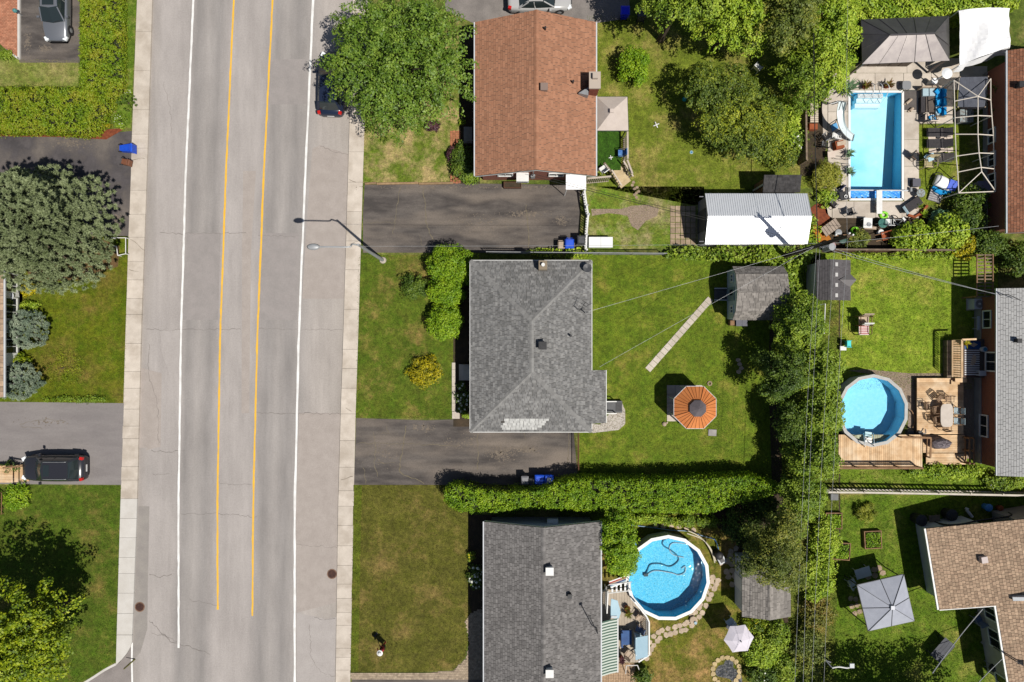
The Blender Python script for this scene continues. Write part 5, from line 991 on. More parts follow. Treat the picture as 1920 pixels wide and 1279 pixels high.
# ------------------------------------------------------------------ furniture builders
def chair(name, label, px, py, rot, m_, z0=0.0, s_=1.0, frame=None, slats=0, arms=True, group=None):
    t = T(name, label, 'chair', P(px, py, z0 + .4).xy.to_3d() + Vector((0, 0, z0)), rot, group); fr = frame or m_
    if slats:
        for k in range(slats): MB().box(-.2 + .4 * (k + .5) / slats * 1.0, 0, .42, .4 / slats * .72, .46, .025).build('seat_slat', m_, t); MB().box(-.24 - .05 * k / slats, 0, .5 + .42 * (k + .5) / slats, .02, .46, .42 / slats * .6).build('back_slat', m_, t)
    else: MB().box(0, 0, .42, .46, .48, .05).build('seat', m_, t); MB().box(-.26, 0, .7, .05, .46, .52, 0, 0, -.18).build('backrest', m_, t)
    for x, y in ((.2, .22), (.2, -.22), (-.2, .22), (-.2, -.22)): MB().tube([(x * 1.1, y * 1.05, 0), (x, y, .42 if x > 0 else .9)], .022, 6).build('leg', fr, t)
    if arms:
        for y in (-.26, .26): MB().tube([(-.22, y, .66), (.18, y, .66), (.22, y, .42)], .022, 6).build('armrest', fr, t)
    t.scale = (s_, s_, s_); return t
def lounger(label, px, py, rot, m_, group=None, z0=0.0, s_=1.0, name='sun_lounger'):
    t = T(name, label, 'lounger', P(px, py, z0 + .3).xy.to_3d() + Vector((0, 0, z0)), rot, group)
    MB().box(.25, 0, .33, 1.2, .6, .05).build('seat', m_, t); MB().box(-.62, 0, .5, .7, .6, .05, 0, 0, .55).build('backrest', m_, t)
    for x in (-.7, .75):
        for y in (-.27, .27): MB().tube([(x, y, 0), (x, y, .33)], .025, 6).build('leg', dkgrey, t)
    for y in (-.31, .31): MB().tube([(-.95, y, .34), (.85, y, .34)], .022, 6).build('rail', dkgrey, t)
    t.scale = (s_, s_, 1); return t
def wheelie(label, px, py, rot, m_, lidm=None, h=1.0, w_=.58, name='wheeled_bin', tip=False):
    p = P(px, py, h * .7); t = T(name, label, 'bin', (p.x, p.y, 0), rot)
    MB().loft([[(-.2, -.2, .06), (.22, -.2, .06), (.22, .2, .06), (-.2, .2, .06)], [(-w_ / 2, -w_ / 2, h), (w_ / 2, -w_ / 2, h), (w_ / 2, w_ / 2, h), (-w_ / 2, w_ / 2, h)]]).build('body', m_, t)
    MB().loft([[(-w_ / 2 - .03, -w_ / 2 - .03, h), (w_ / 2 + .05, -w_ / 2 - .03, h), (w_ / 2 + .05, w_ / 2 + .03, h), (-w_ / 2 - .03, w_ / 2 + .03, h)], [(-w_ / 2, -w_ / 2 + .05, h + .09), (w_ / 2 - .05, -w_ / 2 + .05, h + .06), (w_ / 2 - .05, w_ / 2 - .05, h + .06), (-w_ / 2, w_ / 2 - .05, h + .09)]]).build('lid', lidm or m_, t)
    MB().tube([(-w_ / 2 - .1, -.22, h - .05), (-w_ / 2 - .1, .22, h - .05)], .025, 6).build('handle', lidm or m_, t)
    for y in (-.24, .24): MB().loft([[(-.22 + .11 * math.cos(2 * PI * k / 12), y + d, .11 + .11 * math.sin(2 * PI * k / 12)) for k in range(12)] for d in (-.03, .03)]).build('wheel', black, t)
    if tip: t.rotation_euler = (0, PI / 2 * .93, rot); t.location.z = .33
    return t
def table(name, label, px, py, rot, sx, sy, h, m_, leg=None, z0=0.0, rounded=False):
    t = T(name, label, 'table', P(px, py, z0 + h).xy.to_3d() + Vector((0, 0, z0)), rot)
    if rounded:
        q = [(sx / 2 * (abs(math.cos(a)) ** .5) * (1 if math.cos(a) > 0 else -1), sy / 2 * (abs(math.sin(a)) ** .5) * (1 if math.sin(a) > 0 else -1)) for a in [2 * PI * k / 28 for k in range(28)]]; MB().prism([Vector(p) for p in q], h - .035, h).build('table_top', m_, t)
    else: MB().box(0, 0, h - .02, sx, sy, .04).build('table_top', m_, t)
    for x in (-1, 1):
        for y in (-1, 1): MB().tube([(x * sx * .4, y * sy * .4, 0), (x * sx * .38, y * sy * .38, h - .04)], .025, 6).build('leg', leg or m_, t)
    return t
def pot(label, px, py, m_, lm, r=.2, h=.35, leaves=18, ls=.4, name='potted_plant', z0=0.0, asp=.18, spread=.8):
    t = T(name, label, 'plant', P(px, py, z0 + h).xy.to_3d() + Vector((0, 0, z0)), 0); MB().lathe([(r * .7, 0), (r, h - .04), (r * 1.08, h - .04), (r * 1.08, h), (r * .85, h - .03)], 12).build('pot', m_, t)
    n = leaves * 3; an = RNG.uniform(0, 2 * PI, n); d = np.stack([np.cos(an), np.sin(an), RNG.uniform(.3, 1.3, n)], 1); d = unit(d); l = RNG.uniform(.3, 1, n)[:, None]
    nn = np.cross(d, np.stack([-np.sin(an), np.cos(an), np.zeros(n)], 1)); leaf_mesh('foliage', np.array([0, 0, h]) + d * l * ls * spread, nn, ls, lm, t, asp, .0, d); return t
blue_p = mk('blue_plastic', A(34, 84, 206, .9), A(28, 72, 186, .9), 3, rough=.4); green_p = mk('lime_plastic', A(130, 210, 40, .9), rough=.4)
wicker = mk('dark_wicker', A(72, 68, 70), A(56, 54, 58), 8, rough=.8); bluecush = mk('blue_cushion', A(30, 150, 210, .9), A(22, 130, 196, .9), 3, rough=.9); palecush = mk('pale_cushion', A(190, 214, 224), A(176, 202, 214), 3, rough=.9)
tanf = mk('tan_fabric', A(206, 186, 164), A(190, 170, 150), 4, rough=.9); terra = mk('terracotta', A(176, 96, 60), A(156, 84, 52), 4, rough=.9); bronze = mk('bronze_metal', A(150, 116, 82), A(130, 98, 70), 4, rough=.5)
lf_palm = leafmat('palm_leaves', G(80, 110, 76), G(110, 140, 100), G(150, 170, 130), .15); lf_croton = leafmat('red_green_leaves', G(120, 60, 36), G(96, 100, 36), G(130, 140, 46), .15)
# --- west side
wheelie('blue wheeled bin tipped over at the end of the dark driveway', 221, 277, 0, blue_p, tip=True); 
wheelie('small brown bin lying behind the tipped blue bin', 229, 303, -.2, mk('brown_plastic', A(140, 92, 68), A(120, 78, 58), 3, rough=.5), h=.6, w_=.4, tip=True)
t = T('garden_light', 'teal garden light at the corner of the rust shingled house', 'lamp', P(43, 30), 0); MB().cyl(0, 0, 0, .7, .03, 6).build('post', grey, t); MB().lathe([(.1, .7), (.16, .75), (.12, .86), (.02, .9)], 10).build('head', mk('teal_metal', A(90, 150, 150), rough=.5), t)
# --- brown house back garden
t = T('turf_deck', 'raised deck with green artificial turf behind the brown roofed house', 'deck', P(1140, 290), 0, None, True); a = P(1119.5, 319, .7); b = P(1164, 246, .7)
MB().box((a.x + b.x) / 2, (a.y + b.y) / 2, .66, b.x - a.x, b.y - a.y, .08).build('turf', lawnmat('plastic_turf', A(64, 104, 26), A(56, 94, 20), A(70, 110, 30), .2), t); mb = MB(); [mb.box(x, y, .31, .12, .12, .62) for x in (a.x + .1, b.x - .1) for y in (a.y + .1, b.y - .1)]; mb.build('posts', white, t)
crm = mk('cream_rail', A(214, 200, 184), A(198, 184, 168), 3, rough=.7)
def balustrade(label, pts, z0, h, m_, step=.14, w_=.12, name='balustrade'):
    q = [P(a, b, z0 + h).xy.to_3d() for a, b in pts]; t = T(name, label, 'railing', q[0].lerp(q[-1], .5) + Vector((0, 0, z0)), 0, None, True); me = boxmesh(.045, .045, h - .06, m_, 'baluster')
    for a, b in zip(q[:-1], q[1:]):
        l = (b - a).length; n = max(2, int(l / step)); an = math.atan2(b.y - a.y, b.x - a.x)
        for k in range(n): c = a.lerp(b, (k + .5) / n); shared('baluster', me, (c.x, c.y, z0 + h / 2), t, (0, 0, an))
        MB().bar((a.x, a.y, z0 + h), (b.x, b.y, z0 + h), w_, .06).build('handrail', m_, t); MB().bar((a.x, a.y, z0 + .06), (b.x, b.y, z0 + .06), .06, .05).build('bottom_rail', m_, t)
    return t
balustrade('cream balustrade along the outer side of the turf deck', [(1176.5, 247), (1177, 298)], .0, 1.6, crm); balustrade('short cream balustrade beside the blue folding chair', [(1176, 300), (1186, 326)], .0, 1.4, crm); balustrade('cream balustrade joining the white door canopy to the deck steps', [(1101, 335), (1146, 331)], .0, 1.5, crm)
t = T('deck_steps', 'pale wooden steps turned askew leading off the turf deck', 'steps', P(1162, 330), 0, None, True); d = Vector((.62, -.78, 0)); s_ = Vector((.78, .62, 0)); o = P(1156, 318, .6); o.z = 0
for k in range(4): c = o + d * (.32 * k + .1); MB().box(c.x, c.y, .55 - .16 * k, .9, .33, .06, math.atan2(s_.y, s_.x)).build('step', mk('pale_boards', A(222, 200, 160), A(200, 178, 140), 4, rough=.8, isl=.1), t)
for sg in (-1, 1):
    c = o + s_ * sg * .52; MB().bar(c - d * .1 + Vector((0, 0, 1.45)), c + d * 1.15 + Vector((0, 0, .95)), .1, .06).build('handrail', crm, t)
    for k in range(6): e = c + d * (.2 * k); MB().bar(e, e + Vector((0, 0, 1.4 - .09 * k)), .05).build('baluster', crm, t)
MB().bar(o - s_ * .45 + d * -.1 + Vector((0, 0, .75)), o - s_ * .45 - d * .9 + Vector((0, 0, .75)), .16, .1).build('bench_rail', oldwood, t)
chair('folding_chair', 'blue folding chair on the turf deck beside the balustrade', 1165, 288, PI, mk('light_blue_fabric', A(120, 170, 220), A(50, 100, 180), 3, rough=.9), .7, 1.0, dkgrey)
chair('garden_chair', 'white garden chair under the eave beside the deck steps', 1131, 318, 2.2, white, .7)
chair('plastic_chair', 'white plastic chair lying on the grass near the apple tree', 1420, 127, .8, white, 0, 1.0); 
t = T('sprinkler', 'small white star shaped sprinkler on the yellowish back lawn', 'sprinkler', P(1230, 235), 0); [MB().bar((-.22 * math.cos(k * PI / 2 + .4), -.22 * math.sin(k * PI / 2 + .4), .06), (0, 0, .1), .06).build('arm', white, t) for k in range(4)]; MB().cyl(0, 0, 0, .14, .05, 8).build('hub', white, t)
t = T('garden_ornament', 'small white star ornament on the green turf deck', 'ornament', P(1145, 296, .7), 0); t.location.z = .7; [MB().bar((-.15 * math.cos(k * PI / 2 + .2), -.15 * math.sin(k * PI / 2 + .2), .04), (0, 0, .06), .05).build('arm', white, t) for k in range(4)]
t = T('plastic_ring', 'blue plastic ring lying on the back lawn below the apple tree', 'toy', P(1296, 286), 0); MB().loft([[((.1 + .03 * math.cos(v)) * math.cos(u), (.1 + .03 * math.cos(v)) * math.sin(u), .03 + .03 * math.sin(v)) for v in [2 * PI * j / 6 for j in range(6)]] for u in [2 * PI * i / 16 for i in range(17)]], caps=False).build('ring', palecush, t); MB().cyl(0, 0, 0, .02, .085, 14).build('disc', mk('teal_plastic', A(60, 150, 190), rough=.5), t)
t = T('ball', 'teal ball in the shade of the apple tree', 'ball', P(1282, 188), 0); MB().ball((0, 0, .16), .16, 14, 8).build('shell', mk('teal_ball', A(40, 170, 170, .9), rough=.4), t, True); MB().cyl(0, 0, .315, .322, .03, 8).build('valve', white, t)
t = T('planter_box', 'brown planter box on the driveway below the white air conditioner', 'planter', P(961, 349), 0); brp = mk('brown_planter', A(112, 78, 60), A(96, 66, 52), 4, rough=.85)
for s_ in (-1, 1): MB().box(0, s_ * .19, .2, 1.25, .04, .4).build('side', brp, t); MB().box(s_ * .605, 0, .2, .04, .34, .4).build('end', brp, t)
MB().box(0, 0, .16, 1.16, .34, .3).build('soil', soil, t)
t = T('timber_edging', 'weathered timber edging between the dry lawn and the dark driveway', 'edging', P(770, 344), 0, None, True)
for x0, x1 in ((685, 706), (707, 785), (786, 850)): a, b = P(x0, 345.5), P(x1, 344); MB().bar((a.x, a.y, .07), (b.x, b.y, .07), .14, .14).build('timber', mk('tan_timber', A(176, 146, 110), A(150, 122, 92), 4, rough=.9, isl=.12), t)
t = T('brick_path', 'red brick path along the front of the brown roofed house', 'path', P(853, 300), 0, None, True); a = P(844, 345); b = P(864, 246); nx, ny = 4, 26; me = boxmesh((b.x - a.x) / nx - .02, (b.y - a.y) / ny - .02, .06, mk('path_brick', A(196, 130, 96), A(170, 106, 80), 5, rough=.9, isl=.18), 'brick')
for i in range(nx):
    for j in range(ny): shared('brick', me, (a.x + (b.x - a.x) * (i + .5) / nx, a.y + (b.y - a.y) * (j + .5) / ny + (.03 if i % 2 else 0), .012), t)
t = T('front_step', 'shaded grey front step of the brown roofed house', 'step', P(882, 258), 0, None, True)
a = P(870, 270); b = P(886, 240); MB().box((a.x + b.x) / 2, (a.y + b.y) / 2, .12, b.x - a.x, b.y - a.y, .24).build('lower_step', found, t); MB().box((a.x + b.x) / 2 + .12, (a.y + b.y) / 2, .32, (b.x - a.x) * .6, (b.y - a.y) * .9, .16).build('upper_step', found, t)
wheelie('bright blue bin behind the brown roofed house at the top edge', 1171, 24, PI / 2, mk('bright_blue_plastic', A(20, 40, 226, .9), rough=.4)); wheelie('dark bin in the shade beside the bright blue bin', 1203, 28, PI / 2, dkgrey)
wheelie('blue wheeled bin beside the vine at the end of the dark driveway', 1067, 458, -PI / 2, blue_p); wheelie('beige bin beside the blue bin at the end of the dark driveway', 1052, 460, -PI / 2, tanf, h=.7, w_=.42); wheelie('grey bin against the leaning white picket fence', 1089, 451, PI / 2, mk('grey_plastic', A(150, 150, 155), A(140, 140, 145), 3, rough=.5), dkgrey, h=1.0, w_=.5)
t = T('deck_box', 'long white storage chest on the grass by the chain link fence', 'chest', P(1126, 455), 0, None, True); a = P(1104, 464, .7); b = P(1149, 444.5, .7); MB().box((a.x + b.x) / 2, (a.y + b.y) / 2, .3, b.x - a.x - .08, b.y - a.y - .08, .6).build('chest', siding, t)
for k in (0, 1): w_ = (b.x - a.x) / 2; MB().box(a.x + w_ * (k + .5), (a.y + b.y) / 2, .65, w_ - .012, b.y - a.y, .09).build('lid', mk('white_lid', A(236, 238, 238, .8), rough=.5), t)
# paved square and gravel by the metal shed
t = T('paved_square', 'grid of old concrete pavers in the grass before the metal shed', 'paving', P(1280, 422), 0, None, True); a = P(1256, 459); b = P(1304, 386); nx, ny = 5, 7; me = boxmesh((b.x - a.x) / nx - .045, (b.y - a.y) / ny - .045, .06, mk('old_paver', A(186, 164, 140), A(160, 140, 118), 3, rough=.9, isl=.12, fine=.1), 'paver')
for i in range(nx):
    for j in range(ny): shared('paver', me, (a.x + (b.x - a.x) * (i + .5) / nx, a.y + (b.y - a.y) * (j + .5) / ny, .015 + random.uniform(0, .012)), t, (0, 0, random.uniform(-.03, .03)))
grv = mk('gravel', A(176, 156, 136), A(146, 128, 112), 14, rough=.95, fine=.3)
def gravel(name, pts, m_, dens=160, s_=.05, z=.014, lab=None):
    pl = [p.xy for p in px_poly(pts)]; o = MB().sheet(pl, z).build(name, m_); tag(o, kind='stuff'); x, y = sample(pl, dens); n = len(x)
    leaf_mesh('pebbles', np.stack([x, y, np.full(n, z + .02)], 1), np.array([0, 0, 1]) + RNG.normal(size=(n, 3)) * .35, s_, m_ if False else mk('pebble', A(196, 180, 162), A(140, 124, 110), 20, rough=.9, isl=.3), o, .8, .1); tag(o.children[0], kind='stuff'); return o
gravel('gravel', [(1165, 392), (1185, 386), (1215, 384), (1235, 392), (1232, 405), (1210, 415), (1196, 432), (1184, 424), (1176, 405), (1160, 402), (1140, 400), (1110, 405), (1108, 392)], grv, 110)
gravel('gravel', [(1703, 700), (1770, 700), (1800, 705), (1720, 708), (1720, 830), (1700, 830), (1703, 770), (1690, 730), (1660, 706), (1590, 695), (1620, 692)], grv, 160); gravel('gravel', [(1802, 705), (1846, 705), (1846, 860), (1802, 860)], grv, 120)
gravel('white_gravel', [(1108, 794), (1125, 796), (1140, 778), (1150, 770), (1165, 752), (1172, 770), (1172, 795), (1160, 806), (1110, 812)], mk('white_stone', A(222, 214, 206), A(190, 182, 170), 16, rough=.95, fine=.2), 130)
stone = mk('flagstone', A(214, 194, 170), A(192, 172, 150), 2.5, rough=.9, isl=.1, fine=.1)
def stones(name, label, spine, w_, step, jit=.25, m_=stone, rows=2):
    pts = spline([P(*p) for p in spine], 8); t = T(name, label, 'path', pts[len(pts) // 2], 0, None, True); acc = 0; last = pts[0]
    for i in range(1, len(pts)):
        acc += (pts[i] - pts[i - 1]).length
        if acc >= step:
            acc = 0; d = (pts[i] - pts[i - 1]).normalized(); s_ = Vector((-d.y, d.x, 0))
            for k in range(rows):
                c = pts[i] + s_ * ((k + .5) / rows - .5) * w_ * 1.05 + d * random.uniform(-.1, .1) * (rows > 1); r = w_ / rows * .6; n = random.randint(5, 7); a0 = random.uniform(0, 6); MB().prism([Vector((c.x + r * random.uniform(1 - jit, 1.08) * math.cos(a0 + 2 * PI * j / n) * 1.08, c.y + r * random.uniform(1 - jit, 1.08) * math.sin(a0 + 2 * PI * j / n))) for j in range(n)], -.02, .03 + random.uniform(0, .015)).build('flagstone', m_, t)
    return t
stones('flagstone_path', 'curving flagstone path around the round blue pool', [(1204, 1242), (1212, 1222), (1222, 1206), (1236, 1190), (1255, 1183), (1275, 1178), (1290, 1172), (1298, 1160), (1312, 1146), (1322, 1125), (1332, 1105), (1340, 1088), (1343, 1075)], .75, .36)
stones('stepping_stones', 'loose stones behind the round pool', [(1215, 984), (1240, 986), (1268, 986), (1282, 990), (1300, 994)], .35, .5, rows=1); stones('stepping_stones', 'shaded flat stones between the pool pump and the garden shed', [(1372, 1018), (1375, 1040), (1366, 1058), (1370, 1078), (1378, 1095)], .8, .45); stones('stepping_stones', 'three stones on the lawn edge near the dark tree', [(1388, 668), (1383, 678), (1390, 688), (1384, 698)], .3, .3, rows=1); stones('stepping_stones', 'broken stepping stones below the deck steps', [(1180, 338), (1190, 350), (1195, 362), (1188, 372)], .4, .3, rows=2, m_=MATS['old_paver'])
t = T('stone_path', 'straight path of pale slabs from the lawn to the pale blue shed', 'path', P(1272, 628), 0, None, True); a = P(1214, 694); b = P(1332, 560); n = 17; d = (b - a) / n; an = math.atan2(d.y, d.x)
for k in range(n): c = a + d * (k + .5); MB().box(c.x, c.y, .01, d.length - .025, .46, .06, an + random.uniform(-.02, .02)).build('slab', concrete, t)
t = T('slab_walk', 'narrow row of concrete slabs along the front of the grey hip roofed house', 'path', P(852, 732), 0, None, True); ys = [680, 693, 707, 725, 740, 756, 771]
for y0, y1 in zip(ys[:-1], ys[1:]): a, b = P(847.5, y1 - .4), P(854.5, y0); MB().box((a.x + b.x) / 2, (a.y + b.y) / 2, .012, b.x - a.x, b.y - a.y, .06).build('slab', concrete, t)
a, b = P(848, 785), P(862, 771.5); MB().box((a.x + b.x) / 2, (a.y + b.y) / 2, .012, b.x - a.x, b.y - a.y, .06).build('slab', concrete, t)
t = T('front_step', 'pale front step of the grey hip roofed house', 'step', P(871, 697), 0, None, True)
for k in range(3): a, b = P(861 + 4.5 * k, 713), P(885, 683); MB().box((a.x + b.x) / 2, (a.y + b.y) / 2, .09 + .17 * k, b.x - a.x, b.y - a.y - .03 * k, .18).build('tread', concrete, t)
t = T('back_step', 'dark rear landing with white rail behind the grey hip roofed house', 'landing', P(1148, 762), 0, None, True); a, b = P(1133, 773), P(1165, 751); MB().box((a.x + b.x) / 2, (a.y + b.y) / 2, .18, b.x - a.x, b.y - a.y, .36).build('platform', dkgrey, t); MB().box(b.x - .25, (a.y + b.y) / 2, .37, .42, .6, .02).build('door_mat', black, t)
for y in (a.y, b.y): MB().bar((a.x - .1, y, .95), (b.x - .5, y, .85), .06).build('rail', white, t); MB().bar((b.x - .5, y, 0), (b.x - .5, y, .88), .06).build('post', white, t)
t = T('concrete_slab', 'grey square slab on the grass below the orange gazebo', 'slab', P(1335, 811), 0); MB().box(0, 0, .04, .58, .46, .08, -.05).build('top', found, t); MB().box(0, 0, .012, .62, .5, .03, -.05).build('bed', soil, t)
t = T('fire_ring', 'small stone ring on the grass above the orange gazebo', 'fire ring', P(1330, 719), 0); [MB().box(.13 * math.cos(k * PI / 4), .13 * math.sin(k * PI / 4), .05, .09, .1, .1, k * PI / 4).build('stone', MATS['old_paver'], t) for k in range(8)]
t = T('garden_rock', 'pale rock on the grass left of the orange gazebo', 'rock', P(1245, 795), 0); MB().ball((0, 0, .08), .17, 8, 5, .7).build('boulder', stone, t); MB().ball((.2, .1, .05), .08, 7, 4, .7).build('pebble', stone, t)
wheelie('tall blue bin left of its twin in the shade by the long hedge', 1011, 898, PI / 2, blue_p); wheelie('tall blue bin with a pale sticker beside its twin by the long hedge', 1029, 898, PI / 2, blue_p); MB().box(0, 0, 1.11, .3, .3, .012).build('sticker', siding, bpy.context.scene.objects[[o.name for o in sc.objects if o.get('label', '').startswith('tall blue bin with a pale')][0]])
wheelie('pale grey bin in the shade left of the blue bins', 984, 899, PI / 2, MATS['grey_plastic'], h=.9, w_=.46); wheelie('dark grey bin between the pale bin and the blue bins', 997, 903, PI / 2, dkgrey, h=.8, w_=.42)
# ------------------------------------------------------------------ lower pool garden
t = T('pool_hose', 'floating vacuum hose curling on the water of the round blue pool', 'hose', P(1250, 1060, 1.15), 0, None, True); hz = .09
MB().tube(spline([P(1282, 1012, .6), P(1262, 1008, hz), P(1245, 1012, hz), P(1243, 1022, hz), P(1258, 1032, hz), P(1270, 1042, hz), P(1271, 1052, hz), P(1256, 1062, hz), P(1238, 1057, hz), P(1220, 1058, hz), P(1214, 1068, hz), P(1211, 1078, .2)], 5), .045, 6).build('dark_hose', mk('teal_hose', A(40, 110, 140), rough=.5), t)
MB().tube(spline([P(1282, 1045, hz), P(1262, 1040, hz), P(1255, 1028, hz), P(1262, 1018, hz), P(1288, 1019, hz), P(1293, 1014, .7)], 5), .035, 6).build('pale_hose', siding, t)
MB().tube(spline([P(1213, 1078, hz + .03), P(1228, 1070, hz + .03), P(1258, 1074, hz + .03), P(1272, 1078, hz + .03), P(1284, 1073, hz + .03), P(1285, 1062, hz + .03), P(1278, 1066, hz + .03)], 5), .035, 6).build('pale_hose', siding, t)
p = P(1211, 1078, .2); MB().box(p.x, p.y, .14, .3, .2, .16).build('vacuum_head', black, t)
t = T('pool_pump', 'black and white pool pump with pipes beside the round blue pool', 'pump', P(1345, 1040), .5); MB().cyl(0, .15, 0, .65, .3, 14).build('filter_tank', black, t); MB().ball((0, .15, .65), .3, 14, 6, .5).build('tank_dome', black, t, True); MB().box(.05, -.35, .18, .5, .5, .36).build('pump_body', siding, t); MB().box(.05, -.62, .1, .55, .2, .2).build('base', tanf, t); MB().box(.05, -.35, .38, .3, .3, .06).build('pump_cover', black, t)
hm = mk('cream_hose', A(224, 214, 190), rough=.6)
for k, pts in enumerate(([(1290, 995), (1310, 1005), (1330, 1025), (1342, 1052)], [(1288, 1000), (1318, 1012), (1334, 1035), (1340, 1055)])):
    t = T('filter_hose', ('upper' if k == 0 else 'lower') + ' cream hose running from the pool rim to the pump', 'hose', P(*pts[1]), 0, None, True); MB().tube(spline([P(*q_, .6 - .13 * j) for j, q_ in enumerate(pts)], 5), .04, 6).build('hose', hm, t)
t = T('pole_net', 'long blue pole lying in the grass behind the round blue pool', 'pole', P(1280, 992), 0, None, True); MB().tube(spline([P(1178, 984, .08), P(1215, 988, .08), P(1260, 994, .1), P(1290, 996, .12), P(1318, 1005, .12), P(1340, 1012, .15), P(1347, 1030, .3)], 5), .035, 6).build('pole', mk('blue_pole', A(70, 130, 190), A(150, 180, 200), 1, rough=.4), t)
t = T('skimmer_net', 'small blue skimmer net hanging beside the dense green tree', 'net', P(1189, 1021, 1.4), 0, None, True); p = P(1189, 1021, 1.5); mb = MB(); mb.loft([[(p.x + r * math.cos(a), p.y + r * math.sin(a), z) for a in [2 * PI * k / 12 for k in range(12)]] for r, z in ((.17, 1.5), (.15, 1.45), (.02, 1.42))]); mb.build('net', mk('blue_net', A(90, 150, 210), rough=.7), t); MB().tube([p, P(1183, 1034, 1.2), P(1176, 1048, .2)], .018, 5).build('handle', siding, t)
# raised patio deck by the house
t = T('patio_deck', 'beige raised patio deck between the grey gable house and the round blue pool', 'deck', P(1170, 1160), 0, None, True); Zp = .9; dkc = mk('beige_deck_board', A(206, 192, 172), A(190, 176, 158), 3, rough=.8, isl=.06)
edge = [(1130, 1112), (1138, 1105), (1180, 1108), (1192, 1130), (1214, 1158), (1217, 1165), (1217, 1230), (1195, 1242), (1130, 1242)]; pl = [p.xy for p in px_poly(edge, Zp)]; x0 = min(p.x for p in pl); x1 = max(p.x for p in pl); n = 17
for k in range(n):
    u0 = x0 + (x1 - x0) * k / n + .006; u1 = x0 + (x1 - x0) * (k + 1) / n - .006; ys_ = []
    for u in (u0, u1):
        hit = []
        for i in range(len(pl)):
            a, b = pl[i], pl[(i + 1) % len(pl)]
            if (a.x - u) * (b.x - u) < 0: hit.append(a.y + (b.y - a.y) * (u - a.x) / (b.x - a.x))
        ys_.append((min(hit), max(hit)) if len(hit) > 1 else None)
    if None in ys_: continue
    MB().prism([Vector((u0, ys_[0][0])), Vector((u1, ys_[1][0])), Vector((u1, ys_[1][1])), Vector((u0, ys_[0][1]))], Zp - .04, Zp).build('plank', dkc, t)
for p in pl: MB().box(p.x * .995, p.y * .998, Zp / 2 - .03, .1, .1, Zp - .06).build('post', white, t)
MB().prism([Vector((p.x + (sum(q.x for q in pl) / len(pl) - p.x) * .06, p.y + (sum(q.y for q in pl) / len(pl) - p.y) * .06)) for p in pl], .02, Zp - .06).build('skirt', siding, t)
balustrade('white railing along the outer edge of the beige patio deck', [(1190, 1128), (1213, 1157), (1217, 1166), (1217, 1228), (1197, 1241)], .9, .95, white, .13, .09); balustrade('white railing on the house side of the pool gate', [(1140, 1108), (1138, 1150)], .9, .9, white, .13, .08)
t = T('pool_ladder', 'white ladder gate between the patio deck and the round blue pool', 'ladder', P(1165, 1105), 0, None, True)
for y in (1094, 1110): MB().tube([P(1140, y + 4, 1.0), P(1142, y + 2, 1.9), P(1182, y - 3, 1.9), P(1184, y - 3, 1.25)], .035, 6).build('rail', white, t)
for k in range(5): a = P(1148 + 8 * k, 1096 - k, 1.5); b = P(1148 + 8 * k, 1112 - k, 1.5); MB().bar(a, b, .12, .05).build('rung', white, t)
MB().tube([P(1176, 1095, 1.9), P(1182, 1093, 1.9), P(1182, 1106, 1.9), P(1177, 1107, 1.9)], .03, 6).build('rail', white, t)
t = T('beach_towel', 'striped towel hanging over the rail beside the round blue pool', 'towel', P(1160, 1090, 1.9), 0, None, True)
for k in range(6): a = P(1142 + .6 * k, 1091 + 2.1 * k, 1.86); b = P(1172 + .5 * k, 1080 + 2.0 * k, 1.86); MB().bar(a, b, L(2.1, 1.86), .02).build('stripe', [white, mk('red_cloth', A(190, 70, 70), rough=.9), tanf, mk('navy_cloth', A(60, 70, 130), rough=.9), palecush, white][k], t)
for q_ in ((1144, 1096), (1172, 1086)): g = P(*q_, 1.86); MB().tube([(g.x, g.y, .9), (g.x, g.y, 1.85)], .025, 5).build('rail_post', white, t)
# striped awning
t = T('striped_awning', 'green and white striped awning on the side of the grey gable house', 'awning', P(1145, 1212), 0, None, True); zi, zo = 2.75, 2.15; xi = P(1128.5, 0, zi).x; xo = P(1158, 0, zo).x; y0 = P(0, 1264, 2.45).y; y1 = P(0, 1162.5, 2.45).y; gs = mk('dark_green_cloth', A(84, 112, 98), rough=.9); n = 38
for k in range(n): a = y0 + (y1 - y0) * k / n; b = y0 + (y1 - y0) * (k + 1) / n; MB().add([(xi, a, zi), ((xi + xo) / 2, a, (zi + zo) / 2 - .06), (xo, a, zo), (xo, b, zo), ((xi + xo) / 2, b, (zi + zo) / 2 - .06), (xi, b, zi)], [(0, 1, 4, 5), (1, 2, 3, 4)]).build('stripe', gs if k % 2 else mk('pale_cloth', A(214, 222, 212), rough=.9), t)
MB().tube([(xo, y0, zo), (xo, y1, zo)], .05, 8).build('front_bar', white, t); MB().add([(xo + .03, y0, zo), (xo + .1, y0, zo - .28), (xo + .1, y1, zo - .28), (xo + .03, y1, zo)], [(0, 1, 2, 3)]).build('valance', mk('pale_blue_cloth', A(176, 206, 232), rough=.9), t)
for y in (y0 + .3, y1 - .3): MB().tube([(xi - .3, y, 2.3), (xo, y, zo - .03)], .03, 6).build('arm', white, t)
spa = mk('blue_spa_cover', A(190, 222, 238), A(180, 214, 232), 2, rough=.6); sun_ = mk('navy_vinyl', A(40, 90, 150), A(30, 76, 136), 3, rough=.6)
t = T('swing_canopy', 'pale blue swing seat canopy on the patio deck', 'swing seat', P(1202, 1214, .9), 0, None, True); a = P(1192, 1239, 2.2); b = P(1214, 1190, 2.2)
MB().slab([(a.x, a.y, 2.1), (b.x, a.y + .35, 2.3), (b.x, b.y, 2.3), (a.x, b.y - .25, 2.1)], .04).build('canopy', spa, t); MB().box((a.x + b.x) / 2 - .1, (a.y + b.y) / 2, 1.35, .5, 1.4, .1).build('seat', palecush, t)
